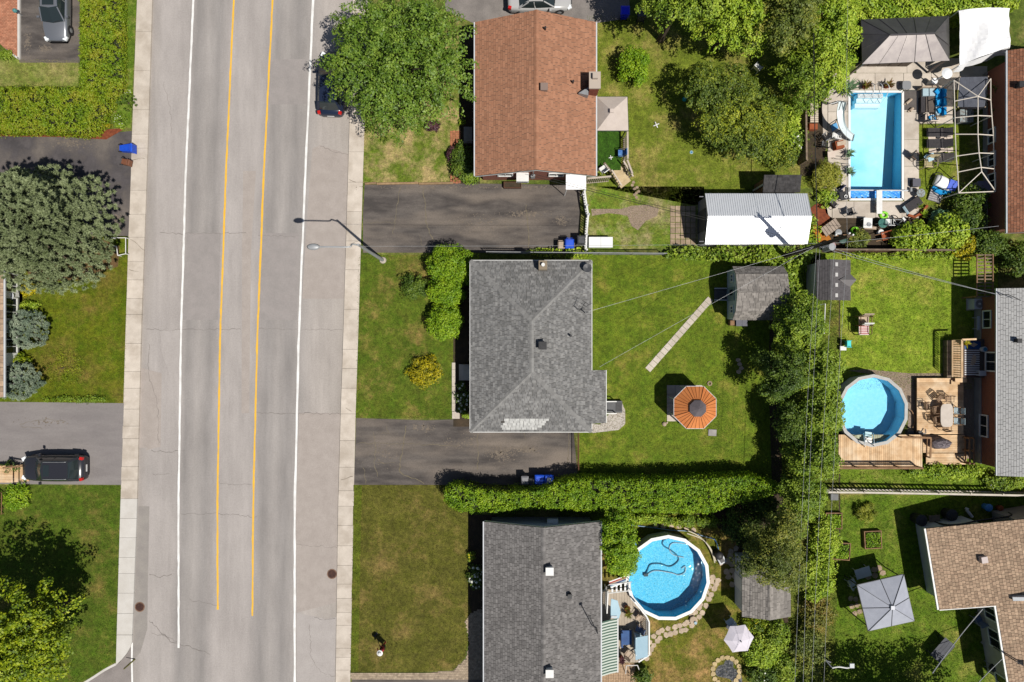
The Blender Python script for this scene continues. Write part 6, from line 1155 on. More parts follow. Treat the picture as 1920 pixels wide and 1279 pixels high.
for x in (a.x + .05, b.x - .05):
    for y in (a.y + .35, b.y - .3): MB().tube([(x, y, .9), (x, y, 2.12)], .03, 6).build('leg', white, t)
t = T('patio_bench', 'dark blue cushioned bench in the shade of the awning', 'bench', P(1172, 1190, .9), 0); t.location.z = .9; MB().box(0, 0, .42, .75, 1.0, .12).build('cushion', sun_, t); MB().box(-.36, 0, .7, .12, 1.0, .5).build('backrest', sun_, t); [MB().box(x, y, .18, .07, .07, .36).build('leg', white, t) for x in (-.3, .3) for y in (-.42, .42)]
t = T('beach_mat', 'pale blue mat on the patio deck beside the pool rail', 'mat', P(1152, 1132, .9), 0, None, True); MB().prism([p.xy for p in px_poly([(1146, 1122), (1158, 1126), (1164, 1148), (1160, 1160), (1143, 1158)], .9)], .905, .92).build('cloth', spa, t); MB().box(P(1150, 1156, .92).x, P(1150, 1156, .92).y, .94, .5, .12, .05).build('roll', siding, t)
chair('patio_chair', 'tan patio chair near the corner of the patio railing', 1199, 1158, -2.2, tanf, .9, .9, bronze); chair('patio_chair', 'grey blue patio chair beside the swing seat canopy', 1198, 1179, 2.8, mk('grey_blue_fabric', A(120, 136, 170), rough=.9), .9, .95, bronze, group=None); chair('patio_chair', 'tan patio chair at the lower end of the patio deck', 1178, 1226, .9, tanf, .9, 1.0, bronze)
pot('red flowering potted plant in the small patio gate planter', 1176, 1141, terra, lf_croton, .2, .3, 16, .3, z0=.9); pot('bushy potted plant beside the tan patio chair', 1178, 1151, terra, lf_croton, .18, .3, 16, .35, z0=.9); pot('dark potted plant under the edge of the awning', 1166, 1236, terra, lf_purple, .18, .4, 16, .35, z0=.9)
t = T('clothes_frame', 'white tube frame standing on the brick patio below the deck', 'frame', P(1185, 1255), 0, None, True)
for a, b in (((1173, 1263), (1174, 1248)), ((1195, 1247), (1202, 1265))): q_ = P(*b if False else a, .9) if a[0] < 1180 else P(*b, .05); MB().tube([P(*a, .05 if a[0] < 1180 else 1.0), P(*b, 1.0 if a[0] < 1180 else .05)], .03, 6).build('leg', white, t)
MB().tube([P(1174, 1248, 1.0), P(1195, 1247, 1.0)], .03, 6).build('bar', white, t)
t = T('brick_patio', 'tan brick patio beside the grey gable house at the lower edge', 'patio', P(1160, 1265), 0, None, True); a = P(1127, 1300); b = P(1191, 1243); nx, ny = 14, 20; me = boxmesh((b.x - a.x) / nx - .014, (b.y - a.y) / ny - .014, .05, mk('tan_paver', A(208, 178, 146), A(188, 158, 128), 4, rough=.9, isl=.12), 'brick')
for i in range(nx):
    for j in range(ny): shared('brick', me, (a.x + (b.x - a.x) * (i + .5) / nx, a.y + (b.y - a.y) * (j + .5) / ny, .02), t)
# umbrella, pond, shed
def umbrella(label, px, py, r, ze, zr, m_, n=6, ph0=.4):
    c = P(px, py, ze); t = T('garden_umbrella', label, 'umbrella', (c.x, c.y, 0), 0, None, True)
    for k in range(n):
        a = Vector((c.x + r * math.cos(ph0 + 2 * PI * k / n), c.y + r * math.sin(ph0 + 2 * PI * k / n), ze)); b = Vector((c.x + r * math.cos(ph0 + 2 * PI * (k + 1) / n), c.y + r * math.sin(ph0 + 2 * PI * (k + 1) / n), ze)); ap = Vector((c.x, c.y, zr)); mid = (a + b) / 2 * .97 + ap * .03; m1 = a.lerp(ap, .5) + Vector((0, 0, .05)); m2 = b.lerp(ap, .5) + Vector((0, 0, .05))
        MB().add([a, mid, b, m2, ap, m1], [(0, 1, 5), (1, 2, 3), (1, 3, 5), (5, 3, 4)]).build('canopy_panel', m_, t); MB().tube([a - Vector((0, 0, .02)), ap - Vector((0, 0, .04))], .012, 4).build('rib', grey, t)
    MB().tube([(c.x, c.y, 0), (c.x, c.y, zr + .05)], .025, 8).build('pole', grey, t); MB().ball((c.x, c.y, zr + .06), .05, 8, 5).build('finial', grey, t); MB().lathe([(.26, 0), (.24, .06), (.05, .1)], 12, c.x, c.y).build('base', dkgrey, t); return t
umbrella('white six sided garden umbrella on the lower lawn beside the pond', 1385, 1197, L(28.5, 2.1), 2.1, 2.55, mk('lilac_white_canvas', A(226, 220, 230, .8), A(218, 212, 222, .8), 2, rough=.9), 6, .1)
chair('plastic_chair', 'pale blue plastic chair half under the white garden umbrella', 1369, 1166, 2.2, mk('blue_white_plastic', A(196, 214, 232), rough=.5), 0, 1.05)
t = T('flat_table', 'low pale stone table with a grey bowl beside the flagstone path', 'table', P(1299, 1161), 0); MB().lathe([(.28, .1), (.3, .13), (.3, .2), (.27, .22)], 8).build('top', stone, t); MB().box(0, 0, .05, .3, .3, .1).build('foot', stone, t); MB().cyl(.12, -.15, .22, .3, .09, 10, .11).build('bowl', palecush, t)
t = T('garden_pond', 'small dark pond edged with flat stones at the lower edge', 'pond', P(1362, 1255), 0, None, True); wt = mk('dark_pond_water', (.02, .025, .03), (.2, .2, .2), 7, rough=.05, spec=.8, lo=.45, hi=.75); q_ = [P(p.x, p.y).xy for p in spline([(x, y, 0) for x, y in ((1343, 1258), (1348, 1249), (1357, 1246), (1360, 1240), (1368, 1239), (1374, 1243), (1374, 1252), (1380, 1256), (1388, 1266), (1388, 1284), (1376, 1282), (1368, 1272), (1356, 1269), (1345, 1266), (1343, 1258))], 3)[:-1]]
MB().prism(q_, .0, .03).build('water', wt, t); MB().prism([Vector((sum(p.x for p in q_) / len(q_), sum(p.y for p in q_) / len(q_))) + (p - Vector((sum(p.x for p in q_) / len(q_), sum(p.y for p in q_) / len(q_)))) * 1.08 for p in q_], .0, .024).build('liner', black, t)
for k in range(17):
    an = 2 * PI * k / 17; px_, py_ = 1361 + 25 * math.cos(an), 1258 + 26 * math.sin(an); c = P(px_, py_); r = .19; MB().prism([Vector((c.x + r * random.uniform(.8, 1.15) * math.cos(an + 2 * PI * j / 6), c.y + r * random.uniform(.8, 1.15) * math.sin(an + 2 * PI * j / 6))) for j in range(6)], -.02, .06).build('edge_stone', mk('yellow_stone', A(214, 192, 146), A(194, 172, 128), 3, rough=.9, isl=.1), t)
t = T('garden_shed', 'grey shingled garden shed with white front under the leaning pine', 'shed', P(1435, 1110), 0, None, True); ze, zr = 2.0, 2.6; a = P(1391, 1156, ze); b = P(1482, 1048, ze); xr = (a.x + b.x) / 2
Ls = [(a.x, a.y, ze), (xr, a.y, zr), (xr, b.y, zr), (a.x, b.y, ze)]; Rs = [(xr, a.y, zr), (b.x, a.y, ze), (b.x, b.y, ze), (xr, b.y, zr)]; mb = MB(); mb.slab(Ls, .08); mb.slab(Rs, .08); rf = mb.build('roof', roofdeck, t); shingles(Ls, sh_shed, rf, .17); shingles(Rs, sh_shed, rf, .3, (.8, 1.4)); ridge_caps((xr, a.y, zr), (xr, b.y, zr), sh_shed, rf, .2)
q_ = [(a.x + .15, 0), (b.x - .15, 0), (b.x - .15, ze - .02), (xr, zr - .12), (a.x + .15, ze - .02)]; MB().loft([[(x, a.y + .15, z) for x, z in q_], [(x, b.y - .15, z) for x, z in q_]]).build('wall', siding, t); MB().box(a.x + .13, (a.y + b.y) / 2, .9, .05, .9, 1.75).build('door', white, t)
# front garden of the lower house: cobble border and person
cb = mk('cobble', A(196, 178, 154), A(170, 152, 132), 6, rough=.9, isl=.2)
t = T('cobble_border', 'cobbled border curving around the dry front lawn', 'paving', P(880, 1250), 0, None, True); mb = MB(); big = [(658, 1262), (790, 1262), (850, 1257), (874, 1234), (880, 1205), (876, 1180), (873, 1165), (882, 1150), (905, 1140), (905, 1272), (658, 1272)]; pl = [p.xy for p in px_poly(big)]; MB().sheet(pl, .008).build('sand_bed', mk('sand', A(150, 134, 112), rough=.95), t)
x0, y0 = P(655, 1275).xy; x1, y1 = P(908, 1138).xy; gx = np.arange(x0, x1, .16); gy = np.arange(y0, y1, .12); XX, YY = np.meshgrid(gx, gy); XX = XX + (np.arange(len(gy))[:, None] % 2) * .08; k = inpoly(XX.ravel(), YY.ravel(), pl); cs = list(zip(XX.ravel()[k], YY.ravel()[k])); cm = boxmesh(.148, .108, .06, cb, 'cobble'); mb = MB()
for i, (x, y) in enumerate(cs): mb.box(x, y, .02 + random.uniform(0, .006), .148, .108, .05)
tag(mb.build('cobbles', cb, t), kind='stuff')
t = T('person', 'person in white hat and red top holding a long tool on the lawn', 'person', P(722, 1206), 0)
def skin(name, V, E, rad, m_, par, sub=2):
    me = bpy.data.meshes.new(name); me.from_pydata(V, E, []); o = link(bpy.data.objects.new(name, me), par); me.materials.append(m_); md = o.modifiers.new('skin', 'SKIN'); sv = me.skin_vertices[0].data if me.skin_vertices else None
    if sv is None: me.skin_vertices.new() if hasattr(me.skin_vertices, 'new') else None; sv = me.skin_vertices[0].data
    for i, r in enumerate(rad): sv[i].radius = (r, r); 
    sv[0].use_root = True; s_ = o.modifiers.new('sub', 'SUBSURF'); s_.levels = s_.render_levels = sub; return o
V = [(0, 0, .95), (0, 0, 1.15), (.02, 0, 1.38), (.03, 0, 1.5), (.06, 0, 1.62), (.0, .1, .9), (.04, .12, .5), (0, .13, .08), (.12, .14, .04), (.0, -.1, .9), (.1, -.11, .5), (.03, -.13, .08), (.15, -.14, .04), (.0, .2, 1.4), (.08, .27, 1.15), (.3, .16, 1.05), (.36, .13, 1.04), (.0, -.2, 1.4), (.06, -.26, 1.14), (.26, -.1, 1.0), (.33, -.06, .99)]
E = [(0, 1), (1, 2), (2, 3), (3, 4), (0, 5), (5, 6), (6, 7), (7, 8), (0, 9), (9, 10), (10, 11), (11, 12), (2, 13), (13, 14), (14, 15), (15, 16), (2, 17), (17, 18), (18, 19), (19, 20)]
rad = [.15, .14, .15, .06, .1, .09, .065, .045, .04, .09, .065, .045, .04, .075, .05, .035, .035, .075, .05, .035, .035]
try: body = skin('body', V, E, rad, mk('red_cloth', A(190, 70, 70), rough=.9), t)
except Exception as ex_:
    print('skin failed', ex_); mb = MB(); [mb.tube([V[a], V[b]], [rad[a], rad[b]], 8) for a, b in E]; body = mb.build('body', mk('red_cloth', A(190, 70, 70), rough=.9), t)
MB().lathe([(.2, 1.66), (.21, 1.67), (.12, 1.7), (.11, 1.78), (.06, 1.82), (.01, 1.83)], 14, .07, 0).build('hat', white, t); MB().loft([[(.02 + .17 * math.cos(u) * s_, .18 * math.sin(u) * s_, z) for u in [2 * PI * k / 12 for k in range(12)]] for s_, z in ((.95, .5), (1.05, .8), (1.0, 1.02))], caps=False).build('shorts', black, t)
t.rotation_euler.z = 2.4
t = T('garden_tool', 'long handled garden tool held by the person on the front lawn', 'tool', P(716, 1200), 2.4); MB().tube([(-.1, -.02, 1.05), (.55, -.02, .1)], .025, 6).build('shaft', black, t); MB().box(.6, -.02, .05, .12, .34, .05).build('head', black, t)
# manholes
for lab, a_, b_ in (('round iron manhole cover at the curb near the street corner', 261, 1139), ('round iron manhole cover in the gutter beside the dry front lawn', 622, 1077)):
    p = P(a_, b_); t = T('manhole_cover', lab, 'manhole', (p.x, p.y, ZR + .006), 0); MB().cyl(0, 0, .0, .012, .36, 24).build('frame', mk('rust_frame', A(150, 120, 100), A(120, 92, 76), 6, rough=.9), t); MB().cyl(0, 0, .008, .024, .29, 24).build('lid', mk('rusty_iron', A(96, 66, 56), A(70, 50, 46), 8, rough=.7, metal=.3), t); [MB().bar((-.24, y, .027), (.24, y, .027), .02, .01).build('rib', MATS['rusty_iron'], t) for y in (-.14, 0, .14)]
t = T('fallen_branch', 'mossy broken branch lying on the road at the street corner', 'branch', P(243, 1245, 0) , 0); t.location.z = ZR; MB().tube([(-.45, -.4, .03), (-.1, -.1, .05), (.36, .32, .04)], [.04, .045, .05], 6).build('stick', mk('mossy_bark', A(120, 120, 50), A(80, 74, 40), 5, rough=.9), t); MB().tube([(.36, .32, .04), (.1, .36, .03), (-.3, .44, .02)], [.03, .02, .01], 5).build('twig', black, t)
# ------------------------------------------------------------------ trees, hedges and shrubs
hedge('cedar_hedge', 'tall clipped cedar hedge running beside the sidewalk near the silver car', 'hedge', [(150, -120), (222, -120), (224, 60), (224, 165), (206, 186), (160, 190), (148, 160), (149, 60)], 1.0, lf_cedar2, 340)
hedge('cedar_hedge', 'clipped cedar hedge between small lawn and the dark driveway with the blue bin', 'hedge', [(-200, 162), (70, 163), (150, 165), (206, 187), (192, 212), (178, 243), (156, 250), (95, 245), (-200, 242)], 1.1, lf_cedar2, 340)
hedge('cedar_hedge', 'long bright cedar hedge behind the back garden with the orange gazebo', 'hedge', [(834, 930), (840, 918), (862, 912), (900, 921), (960, 925), (1010, 922), (1060, 906), (1090, 901), (1200, 904), (1300, 901), (1410, 896), (1450, 908), (1470, 917), (1440, 930), (1370, 948), (1330, 962), (1200, 960), (1090, 956), (1000, 953), (930, 960), (860, 958), (838, 948)], 2.3, lf_cedar, 340, bumps=.18)
hedge('leafy_hedge', 'lime green hedge behind the dark metal pool cabana', 'hedge', [(1590, -60), (1920, -60), (1910, 8), (1855, 10), (1830, 26), (1800, 16), (1700, 24), (1600, 34)], 2.2, lf_bright, 220, size=.2, bumps=.35)
tree('maple_tree', 'large broad green maple overhanging the road and a parked car', 'tree', 748, 128, 112, 100, 5.2, 3.2, lf_maple, ((698, 138, 72, 84, 4.8, 2.2), (818, 118, 74, 92, 4.9, 2.4), (750, 55, 100, 60, 5, 2.4), (748, 196, 74, 56, 4.4, 2.0), (665, 90, 42, 48, 4.8, 1.6)), 430, 95, .36, 0.148, elong=2.1, trunk=.3, limbs=40, zmin=-.15, smax=.12, inner=.42)
needle_tree('blue_spruce', 'huge grey green spruce overhanging the driveway beside the white sunroom', 'spruce', 30, 414, 88, 88, 6.5, 3.4, lf_pine, 3600, 40, .3, .15, extra=((92, 428, 114, 112, 3.3, 2.8),), trunk=.3, limbs=40, tuft_r=.11, inner=.4)
tree('maple_tree', 'lime green maple at the street corner casting a big shadow on the lawn', 'tree', 28, 1190, 95, 92, 5.6, 2.4, lf_lime, ((95, 1155, 40, 52, 4.9, 1.5), (70, 1235, 55, 50, 4.9, 1.8), (-40, 1245, 90, 80, 6, 2.4)), 330, 78, .4, 0.176, elong=1.5, trunk=.25, limbs=24, zmin=-.2, smax=.16, inner=.4)
tree('apple_tree', 'spreading dark apple tree in the middle of the yellowish back lawn', 'tree', 1388, 212, 58, 58, 3.0, 1.4, lf_apple, ((1325, 168, 44, 42, 3.0, 1.2), (1372, 160, 36, 34, 3, 1.1), (1430, 235, 42, 46, 2.8, 1.2), (1405, 268, 50, 32, 2.5, 1.0), (1345, 225, 34, 34, 2.8, 1.0)), 480, 66, .3, 0.128, trunk=.16, limbs=22, zmin=-.2, smax=.15)
tree('broadleaf_tree', 'green broadleaf tree shading the brown driveway behind the brown roofed house', 'tree', 1275, 0, 55, 52, 5.8, 2.3, lf_mid, ((1235, -20, 40, 40, 5.4, 1.8), (1310, -15, 55, 46, 6, 2.2)), 220, 69, .36, 0.160, trunk=.22, zmin=-.2, smax=.18)
tree('broadleaf_tree', 'yellow green leafy tree leaning over the top of the back lawn', 'tree', 1378, 36, 66, 46, 4.5, 2.2, lf_bright, ((1360, -5, 72, 46, 5, 2.4), (1395, 78, 34, 26, 3.5, 1.4)), 300, 69, .36, 0.152, trunk=.2, smax=.16)
tree('broadleaf_tree', 'tall olive tree beside the lime tree near the pool cabana', 'tree', 1462, 30, 54, 56, 5.2, 2.6, lf_olive, ((1480, -15, 55, 40, 6, 2),), 260, 69, .36, 0.152, trunk=.2, smax=.16)
tree('broadleaf_tree', 'lime green tree standing left of the dark metal pool cabana', 'tree', 1548, 68, 44, 56, 4.0, 2.0, lf_bright, ((1552, 130, 38, 40, 3.2, 1.6), (1540, 5, 46, 44, 4.5, 2)), 330, 69, .34, 0.144, trunk=.17, smax=.14)
tree('broadleaf_tree', 'bushy green tree beside the slide end of the pool deck', 'tree', 1512, 165, 34, 40, 2.6, 1.5, lf_mid, ((1495, 130, 34, 40, 2.8, 1.4),), 120, 58, .32, 0.136, trunk=.12)
shrub('bushy yellow green shrub behind the apple tree with a white flowering one beyond', 1470, 225, 34, 42, 2.2, lf_bright, 'garden_shrub', clumps=90, per=40, size=.15, rc=.4)
shrub('small leafy shrub with white blossoms beside the pool fence', 1487, 262, 26, 26, 1.5, lf_mid, 'garden_shrub', clumps=60, per=34, fmat=fl_white, fsize=.1, nfl=24)
shrub('olive shrub at the lower end of the pool side hedge', 1464, 290, 28, 26, 1.6, lf_apple, 'garden_shrub', clumps=60, per=40, size=.15, rc=.4)
shrub('round clipped green bush standing alone on the back lawn', 1189, 125, 27, 31, 2.0, lf_cedar, 'round_bush', 'bush', 110, 44, size=.13, rc=.3)
# front of the central house
shrub('large cedar bush at the corner of the grey hip roofed house', 849, 500, 42, 37, 2.6, lf_cedar, 'cedar_bush', 'bush', 190, 70, .11, .3)
shrub('cedar bush growing below the largest one by the grey hip roofed house', 838, 547, 32, 25, 2.2, lf_cedar, 'cedar_bush', 'bush', 120, 70, .11, .3)
shrub('rounded cedar bush midway along the front of the grey house', 833, 604, 31, 31, 2.0, lf_cedar, 'cedar_bush', 'bush', 130, 70, .11, .3)
shrub('small dark green bush in front of the cedar bushes on the lawn', 778, 536, 23, 23, 1.3, lf_dark, 'low_bush', 'bush', 70, 36, .12, .26)
shrub('golden yellow shrub alone on the front lawn of the grey house', 797, 697, 29, 28, 1.1, lf_yel, 'golden_shrub', 'shrub', 110, 34, .12, .22, asp=.4)
shrub('white hydrangea by the front step of the grey house', 868, 748, 12, 30, .8, lf_dark, 'hydrangea', 'shrub', 40, 24, .12, .2, fmat=fl_white, fsize=.09, nfl=26)
shrub('pale ground plants at the driveway corner of the grey house', 876, 778, 10, 6, .4, lf_bright, 'bedding_plant', 'plant', 12, 20, .1, .12)
shrub('white hydrangea by the front wall of the grey gable house', 892, 1082, 15, 24, .9, lf_dark, 'hydrangea', 'shrub', 46, 24, .12, .2, fmat=fl_white, fsize=.1, nfl=40)
shrub('yellow flowering plant beside the wall of the grey gable house', 885, 1042, 7, 10, .6, lf_mid, 'flowering_plant', 'plant', 16, 20, .1, .14, fmat=fl_yellow, fsize=.06, nfl=8)
# front of the brown house
shrub('dark leafy shrub at the corner of the brown roofed house', 868, 302, 20, 34, 1.3, lf_dark, 'leafy_shrub', 'shrub', 80, 36, .13, .28)
shrub('purple leaved plant on the dry front lawn', 811, 236, 14, 9, .7, lf_purple, 'purple_shrub', 'shrub', 36, 30, .1, .16)
shrub('purple leaved shrub beside the brick path', 847, 290, 8, 14, .8, lf_purple, 'purple_shrub', 'shrub', 30, 30, .1, .16)
shrub('small bright plant beside the brick path under the eave', 866, 229, 6, 6, .5, lf_bright, 'small_plant', 'plant', 12, 22, .09, .1)
shrub('green shrub below the south wall of the brown roofed house', 880, 335, 18, 9, .6, lf_mid, 'low_shrub', 'shrub', 34, 30, .11, .2)
# west side
needle_tree('blue_spruce_bush', 'rounded blue spruce bush in front of the white sunroom', 'spruce', 54, 617, 36, 36, .95, .9, lf_blue, 330, 34, .22, .13, trunk=.06, limbs=10, tuft_r=.08)
needle_tree('blue_spruce_bush', 'larger blue spruce bush at the edge of the grey driveway', 'spruce', 35, 715, 44, 34, .95, .9, lf_blue, 400, 34, .22, .13, trunk=.06, limbs=10, tuft_r=.08)
shrub('golden round shrub beside the white sunroom steps', 55, 542, 13, 12, .9, lf_yel, 'golden_shrub', 'shrub', 44, 30, .11, .16)
shrub('light green shrub between the golden shrub and the blue spruce bush', 55, 580, 17, 14, .8, lf_bright, 'light_shrub', 'shrub', 44, 34, .12, .2)
shrub('small lime shrub against the sunroom wall', 14, 607, 12, 14, 1.0, lf_lime, 'light_shrub', 'shrub', 34, 30, .11, .18)
shrub('olive green shrub between the two blue spruce bushes', 28, 677, 26, 15, 1.0, lf_lime, 'light_shrub', 'shrub', 60, 36, .12, .22)
shrub('yellow flowering ground cover on the lawn by the spruce bushes', 118, 690, 44, 40, .22, lf_lime, 'ground_cover', 'plant', 70, 20, .08, .3, asp=.4, jit=.5)
shrub('bright plant at the corner of the lawn below the black car', 32, 932, 22, 24, .8, lf_cedar, 'light_shrub', 'shrub', 56, 36, .12, .24)
shrub('low weedy plants along the edge of the grey driveway', 150, 748, 60, 5, .3, lf_mid, 'edge_plants', 'plant', 50, 24, .1, .2)
needle_tree('dwarf_pine', 'dark dwarf pine at the end of the cedar hedge by the sidewalk', 'pine', 238, 193, 17, 17, .5, .45, lf_dark, 40, 20, .2, .16, trunk=.05, limbs=8, tuft_r=.06)
shrub('white flowering bush beside the dwarf pine', 226, 226, 12, 14, .6, lf_mid, 'flowering_bush', 'bush', 36, 28, .1, .16, fmat=fl_white, fsize=.035, nfl=36)
shrub('yellow flowers at the foot of the clipped hedge', 200, 236, 9, 4, .4, lf_yel, 'flowering_plant', 'plant', 16, 20, .08, .12)
shrub('tiny white flowers under the dwarf pine', 241, 174, 9, 6, .35, lf_mid, 'flowering_plant', 'plant', 14, 20, .08, .1, fmat=fl_white, fsize=.03, nfl=14)
shrub('green climbing plant beside the wooden porch', 22, 875, 16, 10, .8, lf_dark, 'climbing_plant', 'plant', 26, 26, .1, .2)
shrub('small shrub by the wall of the orange shingled house', 12, 104, 12, 9, .6, lf_mid, 'low_shrub', 'shrub', 22, 26, .1, .18)
# row of trees under the power lines
row = 'trees in the row under the power lines'
tree('broadleaf_tree', 'round dark green tree beside the grey shed with the gambrel roof', 'tree', 1498, 610, 42, 50, 3.0, 1.8, lf_mid, ((1478, 648, 22, 22, 2.4, 1.1),), 360, 66, .3, 0.140, trunk=.16, group=row)
tree('broadleaf_tree', 'leafy green tree under the power lines just below the round dark tree', 'tree', 1535, 690, 34, 44, 3.2, 1.8, lf_mid, ((1508, 700, 30, 30, 2.6, 1.4),), 195, 72, .32, 0.140, trunk=.14, group=row)
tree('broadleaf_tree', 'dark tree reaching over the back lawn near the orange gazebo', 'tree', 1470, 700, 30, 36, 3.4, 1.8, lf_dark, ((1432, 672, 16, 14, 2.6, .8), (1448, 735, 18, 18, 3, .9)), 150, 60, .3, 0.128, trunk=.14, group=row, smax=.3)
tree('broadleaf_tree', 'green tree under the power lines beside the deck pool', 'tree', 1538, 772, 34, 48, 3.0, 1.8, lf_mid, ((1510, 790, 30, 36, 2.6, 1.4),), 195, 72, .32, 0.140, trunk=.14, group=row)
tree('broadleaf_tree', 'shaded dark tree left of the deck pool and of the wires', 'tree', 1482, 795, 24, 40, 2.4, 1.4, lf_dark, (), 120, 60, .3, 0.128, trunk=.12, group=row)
tree('broadleaf_tree', 'olive green tree beside the lower wooden deck', 'tree', 1536, 855, 34, 44, 3.2, 1.8, lf_mid, ((1508, 860, 28, 34, 2.8, 1.4),), 195, 72, .32, 0.140, trunk=.14, group=row)
tree('broadleaf_tree', 'leafy tree under the wires at the end of the white picket fence', 'tree', 1505, 930, 40, 38, 2.8, 1.6, lf_mid, ((1480, 985, 28, 32, 2.6, 1.3),), 195, 72, .32, 0.140, trunk=.14, group=row)
tree('pine_tree', 'ragged olive pine leaning over the roof of the garden shed', 'tree', 1452, 1035, 46, 52, 4.2, 2.2, lf_olive, ((1405, 1055, 24, 22, 3.6, .9), (1478, 1078, 30, 26, 3.6, 1.1), (1470, 990, 28, 30, 4.2, 1.3), (1420, 1010, 22, 26, 3.8, 1)), 300, 66, .3, 0.144, trunk=.18, smax=.2, elong=1.8, asp=.4)
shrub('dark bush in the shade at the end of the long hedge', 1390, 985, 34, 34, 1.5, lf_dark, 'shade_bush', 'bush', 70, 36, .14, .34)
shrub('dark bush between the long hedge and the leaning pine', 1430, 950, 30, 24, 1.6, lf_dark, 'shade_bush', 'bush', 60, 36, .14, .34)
shrub('lime bush under the wires beside the raised beds', 1545, 1010, 24, 40, 1.6, lf_bright, 'lime_bush', 'bush', 90, 40, .15, .34)
shrub('lime bush under the wires left of the square grey gazebo', 1530, 1080, 34, 40, 1.7, lf_bright, 'lime_bush', 'bush', 110, 40, .15, .34)
shrub('reddish green bush under the wires beyond the square grey gazebo', 1535, 1150, 26, 34, 1.4, leafmat('reddish_leaves', G(96, 104, 40), G(128, 128, 50), G(150, 118, 60), .2), 'mixed_bush', 'bush', 80, 40, .14, .32)
shrub('olive bush under the wires at the lower edge of the gardens', 1515, 1220, 34, 44, 1.6, lf_olive, 'mixed_bush', 'bush', 110, 40, .14, .34)
shrub('shaded bush right of the flagstone pond', 1455, 1190, 22, 30, 1.5, lf_mid, 'pond_bush', 'bush', 70, 38, .15, .3)
shrub('yellow flowering bush beside the white garden umbrella', 1418, 1172, 26, 16, 1.0, lf_lime, 'flowering_bush', 'bush', 50, 34, .13, .26, fmat=fl_yellow, fsize=.07, nfl=14)
shrub('leafy green bush between the white umbrella and the pond', 1428, 1222, 30, 30, 1.4, lf_bright, 'pond_bush', 'bush', 90, 38, .15, .32)
shrub('dark bush with white flowers below the pond', 1432, 1265, 30, 20, 1.2, lf_dark, 'pond_bush', 'bush', 60, 36, .14, .3, fmat=fl_white, fsize=.07, nfl=5)
shrub('green bush at the lower edge right of the pond', 1470, 1255, 20, 30, 1.4, lf_mid, 'pond_bush', 'bush', 60, 36, .14, .3)
tree('broadleaf_tree', 'dense dark green tree between the grey gable house and its round pool', 'tree', 1160, 1015, 32, 44, 2.5, 1.6, lf_cedar, ((1150, 985, 24, 24, 2.4, 1.3), (1165, 1052, 28, 26, 2.2, 1.2)), 330, 66, .27, 0.120, trunk=.12)
shrub('dark leafy bush at the foot of the patio by the awning', 1206, 1268, 16, 14, 1.0, lf_dark, 'patio_bush', 'bush', 44, 30, .14, .22)
shrub('garden bed of mixed plants behind the round pool', 1300, 978, 60, 8, .7, lf_mid, 'bed_plants', 'plant', 60, 30, .14, .26)
shrub('bright bed plants under the long hedge', 1210, 972, 40, 7, .6, lf_bright, 'bed_plants', 'plant', 40, 30, .13, .24)
# east gardens
shrub('large lime bush in the bed below the pool deck', 1776, 436, 34, 34, 1.9, lf_bright, 'lime_bush', 'bush', 120, 34, .2, .38)
shrub('lime bush left of the largest one along the wooden fence', 1712, 446, 34, 28, 1.6, lf_bright, 'lime_bush', 'bush', 100, 34, .2, .36)
shrub('pale blue green broadleaf plant in the bed beside the shaded bush', 1764, 408, 15, 12, 1.1, leafmat('hosta_leaves', G(96, 140, 100), G(130, 170, 130), G(170, 200, 160), .2), 'broadleaf_plant', 'plant', 22, 14, .3, .3)
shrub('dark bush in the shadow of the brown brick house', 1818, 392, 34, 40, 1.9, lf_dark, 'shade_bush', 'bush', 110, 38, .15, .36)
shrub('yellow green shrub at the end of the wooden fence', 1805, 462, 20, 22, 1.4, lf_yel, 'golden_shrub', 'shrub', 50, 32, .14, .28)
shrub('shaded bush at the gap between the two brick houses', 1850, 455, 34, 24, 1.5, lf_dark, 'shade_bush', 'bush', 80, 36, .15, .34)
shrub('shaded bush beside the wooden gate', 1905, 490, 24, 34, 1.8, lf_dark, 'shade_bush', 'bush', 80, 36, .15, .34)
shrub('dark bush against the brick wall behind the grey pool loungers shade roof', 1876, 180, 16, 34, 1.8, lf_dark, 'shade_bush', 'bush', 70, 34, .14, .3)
shrub('ornamental grass clump in the lower right garden', 1624, 962, 18, 18, .9, leafmat('ornamental_grass', G(110, 124, 30), G(150, 158, 50), G(186, 184, 80), .2), 'grass_clump', 'plant', 40, 30, .4, .12, asp=.07, upn=.3)
shrub('tangled brown shrub in the bed below the diving board', 1608, 452, 20, 20, 1.0, lf_olive, 'brown_shrub', 'shrub', 46, 30, .13, .26)
shrub('tall grassy plant left of the pool', 1552, 330, 26, 26, 1.3, leafmat('bamboo_leaves', G(110, 120, 30), G(156, 160, 54), G(196, 188, 90), .25), 'grassy_plant', 'plant', 90, 34, .3, .3, asp=.12)
shrub('green plant at the lower left corner of the pool deck', 1548, 372, 18, 16, .8, lf_bright, 'deck_plant', 'plant', 34, 30, .14, .22)
shrub('low plants along the wooden fence above the lawn chairs', 1700, 480, 110, 4, .35, lf_bright, 'fence_plants', 'plant', 90, 24, .12, .2)
shrub('bushy plants below the wooden deck along the picket fence', 1770, 885, 70, 12, .8, lf_bright, 'fence_plants', 'plant', 110, 30, .14, .26)
shrub('leafy corner shrub under the light grey roof', 1880, 902, 36, 14, 1.0, lf_mid, 'corner_shrub', 'shrub', 70, 32, .15, .28)
vine('climbing_vine', 'green vine covering the pipe fence beside the blue bin', [(985, 470), (1010, 462), (1060, 468), (1090, 460), (1108, 466), (1112, 478), (1090, 484), (1000, 478)], .9, lf_bright)
